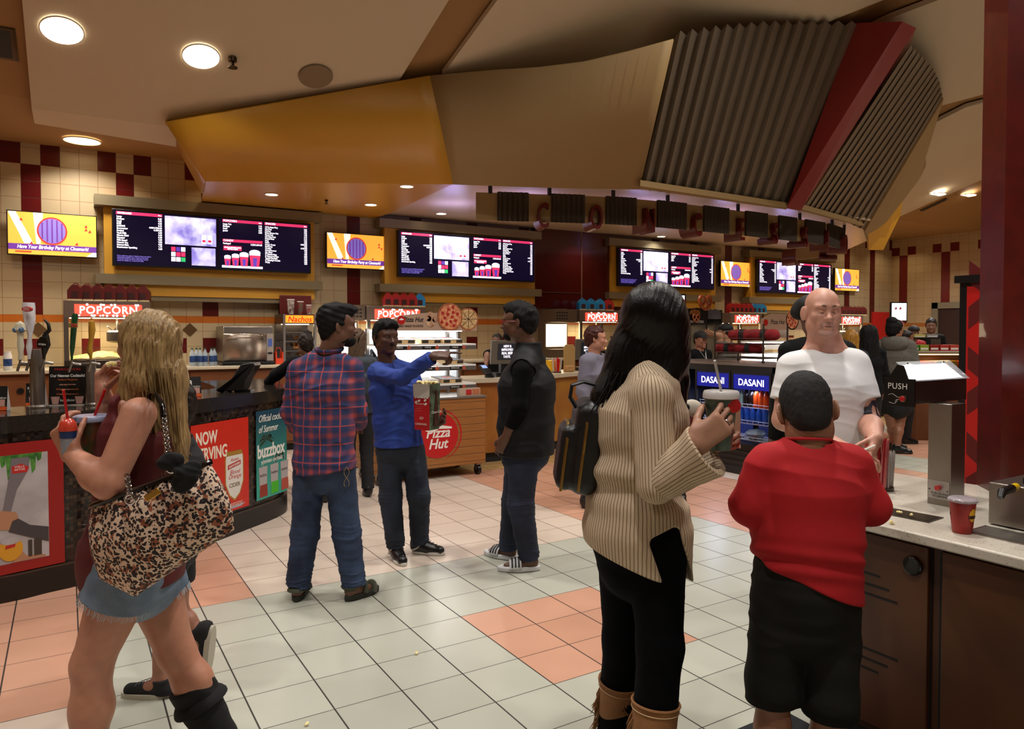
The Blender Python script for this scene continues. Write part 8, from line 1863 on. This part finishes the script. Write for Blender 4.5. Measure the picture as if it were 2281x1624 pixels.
# red paper cup
p = fl(2143, 1186, .9); t = thing('paper_cup', 'red soda cup with clear lid standing alone on the white counter', 'cup', p); p.z = .9005
mb = MB(); mb.lathe([(.030, 0), (.031, .003), (.042, .112)], p, 40); mb.build('cup_body', mat('cup_red_berry', '#a01a12', .38, col2='#7e120c', nscale=20), t)
mb = MB(); mb.lathe([(.0435, .108), (.046, .110), (.046, .116), (.043, .120), (.038, .122), (.001, .119)], p, 40); mb.build('lid', mat('lid_clear', '#b0aaae', .2, alpha=.75), t)
def wrap(mbx, c, r0, z0, r1, z1, a0, a1, n_=10, d=.0008):
    for i in range(n_):
        u0, u1 = a0+(a1-a0)*i/n_, a0+(a1-a0)*(i+1)/n_
        mbx.quad(*[Vector(c)+Vector(((r+d)*math.cos(u), (r+d)*math.sin(u), z)) for r, z, u in ((r0, z0, u0), (r0, z0, u1), (r1, z1, u1), (r1, z1, u0))])
cam_a = math.atan2(CAM[1]-p.y, CAM[0]-p.x)
mb = MB(); 
for j in range(8): 
    z0_, z1_ = .045+j*.0055, .045+(j+1)*.0055; hw = .40*math.sqrt(max(.02, 1-((j-3.5)/4)**2)); r_ = lambda z: .031+(.011)*z/.112
    wrap(mb, p, r_(z0_), z0_, r_(z1_), z1_, cam_a+.95-hw, cam_a+.95+hw, 8)
mb.build('yellow_emblem', mat('emblem_yellow', '#d8a020', .4), t)
mb = MB(); wrap(mb, p, .0362, .055, .0372, .066, cam_a+.5, cam_a+1.4, 8, .0016); mb.build('dark_letters', mat('emblem_dark', '#3a1408', .4), t)
mb = MB(); wrap(mb, p, .0365, .06, .0372, .068, cam_a-1.45, cam_a-1.2, 4, .0012); mb.build('dark_letters', mat('emblem_dark', '#3a1408', .4), t)
# straws on the counter
o1 = strawcup(fl(1952, 1092, .9005), 'bunch of red wrapped straws on the white counter beside the boy', [mat('wrapped_straw_red', '#c03038', .3), mat('wrapped_straw_pink', '#c86a6a', .3), mat('wrapped_straw_red', '#c03038', .3)], 34, .215, .040)
o2 = strawcup(fl(1975, 1092, .9005), 'bunch of white wrapped spoon straws beside the red straws', [mat('wrapper_white', '#c8c4c4', .35)], 20, .16, .028)
p = fl(1950, 1090, .9); t = thing('single_straw', 'single red straw standing taller than the bunch', 'straw', fl(1952, 1092, .9)+UP*.2); b = at(1949, 1040, depth_ := proj(fl(1952, 1092, .9))[2]); e = at(1951, 978, depth_); mb = MB(); mb.tube([b, e], .005, 8); mb.build('straw', rs, t); mb = MB(); mb.tube([e, e+UP*.006+RGT*.012], .0055, 6); mb.build('wrapper_tip', mat('wrapper_white', '#c8c4c4', .35), t)
# lid dispenser with PUSH panel
t = thing('lid_dispenser', 'stainless dispenser on a post with black PUSH panel and glowing top', 'dispenser', (1.2, -2.0, .9))
hx0 = 1.0; hy1 = onX(1974, 870, hx0).y; hy0 = onX(2038, 870, hx0).y; hx1 = onY(2153, 870, hy0).x; py1, py0 = onX(2067, 1000, 1.12).y, onX(2119, 1000, 1.12).y
mb = MB(); mb.box((1.12, py0, .9005), (onY(2150, 1000, py0).x, py1, 1.31)); mb.build('post', steel, t, bev=.002)
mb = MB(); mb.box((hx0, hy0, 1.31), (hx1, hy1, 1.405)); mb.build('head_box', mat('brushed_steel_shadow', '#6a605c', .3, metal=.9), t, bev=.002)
mb = MB(); M = FR((hx0-.002, hy1+.004, 0), -PI/2); wP = hy1-hy0+.008; mb.prism([(0, 1.30), (wP, 1.30), (wP, 1.41), (wP*.78, 1.41), (wP*.62, 1.462), (wP*.44, 1.466), (wP*.14, 1.41), (0, 1.41)], 0, .008, M); mb.build('push_panel', mat('panel_black', '#0a0a0a', .35), t)
text('push_text', 'PUSH', M @ Matrix.Translation((wP*.46, 1.378, .009)), .034, tx_w, t, ext=.0004, sx=.95, spacing=1.1)
mb = MB(); mb.cyl(M @ Vector((wP*.66, 1.33, .008)), M @ Vector((wP*.66, 1.33, .016)), .0135, n=20); rb_ = mb.build('button_ring', steel, t); mb = MB(); mb.cyl(M @ Vector((wP*.66, 1.33, .010)), M @ Vector((wP*.66, 1.33, .024)), .0105, n=20); mb.build('red_button', mat('button_red', '#b01a1a', .25, coat=.5), rb_, bev=.002)
mb = MB()
for pts in (((.16, 1.342), (.28, 1.348), (.36, 1.343), (.44, 1.336), (.56, 1.334)), ((.56, 1.328), (.46, 1.326), (.40, 1.322)), ((.46, 1.326), (.45, 1.318), (.38, 1.317)), ((.42, 1.317), (.40, 1.310), (.30, 1.308), (.18, 1.313))): mb.tube([M @ Vector((wP*x, y, .009)) for x, y in pts], .0008, 4)
mb.build('hand_outline', tx_w, t)
mb = MB(); mb._add([(hx0+.02, hy0+.01, 1.408), (hx1-.02, hy0+.01, 1.408), (hx1-.03, hy1-.045, 1.462), (hx0+.03, hy1-.045, 1.462), (hx0+.02, hy1-.02, 1.408), (hx1-.02, hy1-.02, 1.408)], [(0, 1, 2, 3), (3, 2, 5, 4), (0, 3, 4), (1, 5, 2)]); mb.build('glowing_top', mat('dispenser_glow', '#ffffff', .5, emis='#f6f4ff', es=3), t)
mb = MB(); mb._add([(hx0, hy0-.006, 1.402), (hx1+.01, hy0-.006, 1.402), (hx1+.01, hy1-.04, 1.475), (hx0, hy1-.04, 1.475)], [(0, 1, 2, 3)]); mb.build('clear_cover', cle, t, solid=.002)
for x_ in (hx0+.06, hx1-.06): mb = MB(); mb.sphere((x_, hy1-.05, 1.468), .006, 10); mb.build('cover_screw', chr_, t)
M = FR((1.12, py1, 0), -PI/2); mb = MB(); panel(mb, M, .004, .925, py1-py0-.004, 1.00, .001, .001); mb.build('label_plate', mat('plate_light', '#a8a29c', .35, metal=.5), t)
mb = MB(); mb.cyl(M @ Vector((.048, .972, .002)), M @ Vector((.048, .972, .02)), .010, n=18); mb.build('red_button', mat('button_red', '#b01a1a', .25, coat=.5), t)
text('plate_text', 'PUSH & HOLD\nTO DISPENSE', M @ Matrix.Translation((.052, .942, .0025)), .011, tx_k, t, ext=.0002)
for x_ in (.010, .080): mb = MB(); mb.cyl(M @ Vector((x_, .962, .002)), M @ Vector((x_, .962, .004)), .0025, n=10); mb.build('plate_screw', tx_k, t)
# butter dispenser box at the right edge
t = thing('butter_dispenser', 'stainless box with yellow and black spout at the right edge of the counter', 'dispenser', (1.1, -2.5, .9)); mb = MB(); mb.box((.98, -2.75, .9045), (1.3, -2.26, 1.055)); mb.build('box_body', steel, t, bev=.004)
s0_ = at(2262, 1085, 2.55); e0 = at(2232, 1096, 2.44); mb = MB(); mb.cyl(Vector((.985, s0_.y, s0_.z)), s0_.lerp(e0, .3), .014, n=16); nz_ = mb.build('yellow_sleeve', mat('sleeve_yellow', '#d8b010', .35), t); mb = MB(); mb.tube([s0_.lerp(e0, .3), e0, e0-UP*.018+(e0-s0_)*.1], [.015, .014, .010], 12); mb.build('spout', mat('spout_black', '#101010', .35), nz_)
mb = MB(); mb.box((1.05, -2.6, 1.055), (1.2, -2.34, 1.075)); mb.build('lid_plate', blk, t)
# pillar
pil = mat('pillar_dark_red', '#4a0f0c', .28, coat=.25); n = NT(pil); mp = n.nt.nodes.new('ShaderNodeMapping'); n.nt.links.new(n.tc.outputs['Object'], mp.inputs[0]); n.col(n.mix(n.noise(14, mp.outputs[0], 6), '#3a0c08', '#681610'))
t = thing('pillar', None, None, (1.9, -2.5, 0)); tag(t, kind='structure'); mb = MB(); mb.prism([(1.68, -4.4), (1.50, -2.06), (1.67, -1.885), (2.15, -1.885), (2.15, -4.4)][1:]+[(1.50, -4.4)], 0, zc(-3)-.02); mb.build('pillar_cladding', pil, t, smooth=False)
# red framed kiosk behind the counter
t = thing('red_kiosk', 'tall black-framed kiosk with red patterned panel behind the white counter', 'kiosk', (2.55, -1.9, 0)); mb = MB(); ky = onX(2134, 900, 2.27).y; mb.box((2.27, -2.75, 0), (2.85, ky, 1.88)); mb.build('kiosk_frame', blk, t); mb = MB(); mb.box((2.25, -2.75, 1.86), (2.87, ky+.02, 1.90)); mb.build('top_cap', blk, t)
rp = mat('panel_red_pattern', '#c0140e', .4); M = FR((2.268, onX(2151, 900, 2.27).y, 0), -PI/2); mb = MB(); panel(mb, M, 0, .02, 1.1, 1.84, .0, .004); mb.build('red_panel', rp, t)
mb = MB()
for k_ in range(9):
    z_ = .0+.23*k_; s_ = 1 if k_ % 2 else -1; mb.prism([(.01, z_), (.01, z_+.12), (.20, z_+.12+.16*s_), (.20, z_+.16*s_)] if s_ > 0 else [(.01, z_+.02), (.01, z_+.14), (.20, z_-.02), (.20, z_-.14)], .0042, .005, M)
mb.build('panel_chevron', mat('panel_red_dark', '#5e0c0a', .45), t)
# floor mat
t = thing('floor_mat', 'black rubber floor mat under the boy and counter', 'mat', (.3, -1.7, 0)); q = [fl(x, y) for x, y in ((1640, 1618), (1765, 1560), (1960, 1500))]; mb = MB(); mb.prism([(-.35, -2.9), (-.35, -1.75), (-.25, -1.62), (.68, -1.62), (.68, -2.9)], .001, .014); mb.build('mat_sheet', mat('rubber_black', '#101418', .7, bump=.2, bscale=200), t, bev=.004)
# ================================================================ people in the background
def bgp(label, px, D, top, fw, topc, botc, skin='#a87860', hairm=None, h=.010, hs=.97, headf=None, J={}, sleeve='long', H=None, shorts=None, hk={}, **kw):
    H = H or (1.6+(HOR-top)/F*D); loc = at(px, 1000, D)
    f = Fig(label, loc, fw, H=H, D=D, skin=skin, h=h, headf=headf or fw, hs=hs*H/1.75*1.0, J=J, **kw)
    f.body(bare=shorts is not None); f.top(topc, t=.016, sleeve=sleeve, amp=.004, seed=int(px) % 97, down=.06)
    f.pants(botc, t=.010, amp=.003, name='trousers' if shorts is None else 'shorts', shorts=shorts)
    if hairm: f.hair(hairm, h=h*.7, **dict(dict(t=.018, low=-.012), **hk))
    brows(f.root, f.L, f.hs, hdark); f.shoes(bks, bks)
    return f
kblk = mat('black_cotton', '#08080a', .85, spec=.2, bump=.1, bscale=200); kgr = mat('grey_lilac_shirt', '#6e6a78', .85, noise=.15); kn_ = mat('navy_top', '#141826', .85); kblu = mat('blue_top', '#15428a', .8); hoodg = mat('hoodie_grey_marl', '#5e5a52', .9, noise=.25, nscale=60); tro = mat('black_trousers', '#0f0f12', .85); redt = mat('red_uniform', '#9a1218', .7)
f = bgp('man with auburn hair in a grey collared shirt looking right', 1322, 6.6, 726, RGT*.75-FWD*.45, kgr, tro, '#b07a62', hbrown, .0065, headf=RGT*.97-FWD*.15, hs=.98, J=dict(elR=None) if False else {}, hk=dict(t=.022, front=.05))
mb = MB(); nk = f.J['neck']+UP*.01; mb.tube([nk+f.rt*.066*math.cos(a)+f.fw*.064*math.sin(a)-UP*(.018*math.sin(a)) for a in [2*PI*i/20+PI/2 for i in range(1, 20)]], .016, 8, flat=.5); mb.build('collar', kgr, f.root)
bgp('person in dark clothes and brown leather shoes hidden behind the sweater woman', 1492, 6.9, 728, RGT*.9-FWD*.2, kblk, tro, '#9a6a50', hdark)
f = bgp('smiling employee in a black cap and uniform behind the drinks cooler', 1556, 9.6, 731, -FWD*.75+RGT*.45, kblk, tro, '#a87058', hdark, .0065, H=1.60, hs=1.02, hk=dict(t=.02, front=.03))
f.L and None
blob('cap', [ell(f.L(0, -.005, .055), (.086*f.hs, .108*f.hs, .075*f.hs), f.R), ell(f.L(0, .115, .035), (.060, .055, .010), f.R, k=.01), cut(f.L(0, 0, .030), -UP)], mat('cap_black', '#0c0a0a', .7), f.root, .005)
mb = MB(); mb.tube([f.J['neck']+f.fw*.06+f.rt*.05, f.J['neck']+f.fw*.13-UP*.12, f.J['neck']+f.fw*.06-f.rt*.05], .008, 6, flat=.4); mb.build('lanyard', tx_w, f.root)
f = bgp('employee in a dark cap reaching an arm to the left by the pretzel case', 1616, 9.9, 720, FWD*.6-RGT*.6, mat('apron_grey', '#5a544c', .8), tro, '#b08060', hdark, .008, J=dict(elL=(1604, 748, -.1), wrL=(1592, 745, -.15)), headf=-RGT*.8+FWD*.4, sleeve=.5)
blob('cap', [ell(f.L(0, -.005, .055), (.084, .106, .07), f.R), ell(f.L(0, .11, .04), (.055, .05, .010), f.R, k=.01), cut(f.L(0, 0, .032), -UP)], mat('cap_black', '#0c0a0a', .7), f.root, .006)
f = bgp('person with a wide black cap standing right behind the bald man', 1818, 4.45, 655, FWD, kblk, tro, '#7a5240', hdark, .008, hs=1.05)
blob('cap', [ell(f.L(0, 0, .055), (.125, .13, .075), f.R, k=.03), ell(f.L(-.09, .02, .02), (.05, .05, .05), f.R, k=.03), cut(f.L(0, 0, -.05), -UP)], mat('cap_black', '#0c0a0a', .7), f.root, .006)
f = bgp('customer with golden blonde hair in a navy top behind the bald man', 1892, 8.6, 726, FWD, kn_, tro, '#b88468', hblonde2, .008, H=1.62)
blob('long_hair', [ecap(f.L(0, -.03, .03), f.L(0, -.07, -.24), .085, .08, .075, .05, RGT)], hblonde2, f.root, .006, disp=strands(120, 200, .005))
f = bgp('customer with long dark hair and black jacket left of the girl in grey', 1932, 8.9, 728, FWD-RGT*.1, kblk, tro, '#8a6048', hdark, .008)
blob('long_hair', [ecap(f.L(0, -.02, .05), f.L(0, -.05, -.34), .105, .10, .125, .08, RGT)], hblack, f.root, .007, disp=strands(120, 200, .005))
# girl in grey hoodie
f = bgp('girl in an oversized grey hoodie, black shorts and sneakers, headband in her hair', 1990, 9.55, 703, FWD*.75+RGT*.4, hoodg, mat('shorts_black2', '#0c0c0e', .8), '#9a6850', hblack, .007, headf=RGT*.85+FWD*.4, H=1.74, hs=1.06, shorts=.32, chest=(.21, .15), waist=(.23, .16), hip=(.22, .15), arm=(.075, .07, .05), hk=dict(t=.028, back=1.2), J=dict(hipL=(1978, 905, 0), hipR=(2010, 905, 0), knL=(1985, 945, 0), knR=(2004, 945, 0), anL=(1990, 985, .25), anR=(1998, 992, -.05)), toeL=RGT, toeR=RGT*.95-FWD*.3, sleeve=.9)
blob('hood', [ell(f.J['neck']-f.fw*.10-UP*.03, (.15, .09, .10), (f.rt, f.fw, UP)), cap(f.J['neck']-f.fw*.02-f.rt*.1, f.J['neck']-f.fw*.02+f.rt*.1, .07, .07, k=.05)], hoodg, f.root, .008, disp=folds(.006, 3, (20, 20, 20)))
blob('hair_bun', [ell(f.L(0, -.06, .11), (.07, .07, .06), f.R)], hblack, f.root, .006, disp=folds(.006, 3, (60, 60, 60)))
mb = MB(); mb.tube([f.L(.088*math.cos(a), .035+.02*math.sin(a), .04+.085*math.sin(a)) for a in [PI*i/12 for i in range(13)]], .006, 6); mb.build('headband', mat('headband_pink', '#b06a60', .6), f.root)
bgp('person in a bright blue top half hidden behind the girl in grey', 2013, 10.4, 735, RGT, kblu, tro, '#8a5a44', hdark, .011)
f = bgp('employee in a red shirt and black cap at the far counter', 2030, 12.6, 725, -FWD, redt, tro, '#6e4a38', hdark, .011)
blob('cap', [ell(f.L(0, -.0, .05), (.09, .11, .075), f.R), cut(f.L(0, 0, .03), -UP)], mat('cap_black', '#0c0a0a', .7), f.root, .008)
bgp('man with bushy dark hair in a black jacket leaning at the candy counter', 2070, 13.6, 711, -RGT*.4-FWD*.7, kblk, tro, '#7a5644', hdark, .010, hs=1.05, hk=dict(t=.035))
# bun-haired person leaning on the bar
f = bgp('person with a dark topknot and black jacket leaning on the bar behind the plaid shirt', 700, 6.75, 748, -RGT*.55+FWD*.8, kblk, tro, '#8a6450', hdark, .008, J=dict(head=(681, 768, 0), shL=(655, 808, -.0), elL=(615, 835, .05), wrL=(595, 855, .1)), hk=dict(t=.02))
blob('topknot', [ell(f.L(0, -.02, .13), (.025, .03, .035), f.R), ell(f.L(.03, -.02, .12), (.03, .03, .025), f.R)], hdark, f.root, .006, disp=folds(.005, 3, (80, 80, 80)))
# woman with backpack
f = bgp('woman with long brown hair carrying a grey backpack behind the plaid-shirted man', 797, 7.0, 735, FWD*.8-RGT*.3, mat('teal_grey_top', '#2e3844', .8), tro, '#a87860', hdark, .008)
blob('long_hair', [ecap(f.L(0, -.02, .05), f.L(-.02, -.06, -.28), .09, .09, .07, .05, RGT)], mat('hair_light_brown', '#5e4630', .6, noise=.4, nscale=60), f.root, .006, disp=strands(150, 220, .004))
c_ = f.P(808, 842, -.17); t = thing('backpack', 'grey-blue backpack seen between the plaid and the blue shirts', 'backpack', c_); bpm = mat('backpack_slate', '#2c343c', .75, bump=.2, bscale=80)
blob('bag_body', [bx_(c_, (.13, .08, .20), (RGT, FWD, UP), .06, .02), bx_(c_-FWD*.07-UP*.06, (.10, .04, .10), (RGT, FWD, UP), .03, .02)], bpm, t, .007); mb = MB(); mb.tube([c_+UP*.18+RGT*.08, c_+UP*.26+RGT*.06+FWD*.1, c_+UP*.2+FWD*.2+RGT*.08, c_-UP*.1+FWD*.12+RGT*.12], .014, 8, flat=.5); mb.build('strap', bpm, t)
f = bgp('employee in black behind the man in the black vest, arm on the counter', 1108, 10.1, 742, -FWD*.8-RGT*.4, kblk, tro, '#7a5240', hdark, .009, J=dict(elR=(1085, 790, -.1), wrR=(1083, 812, -.25)), sleeve='short')
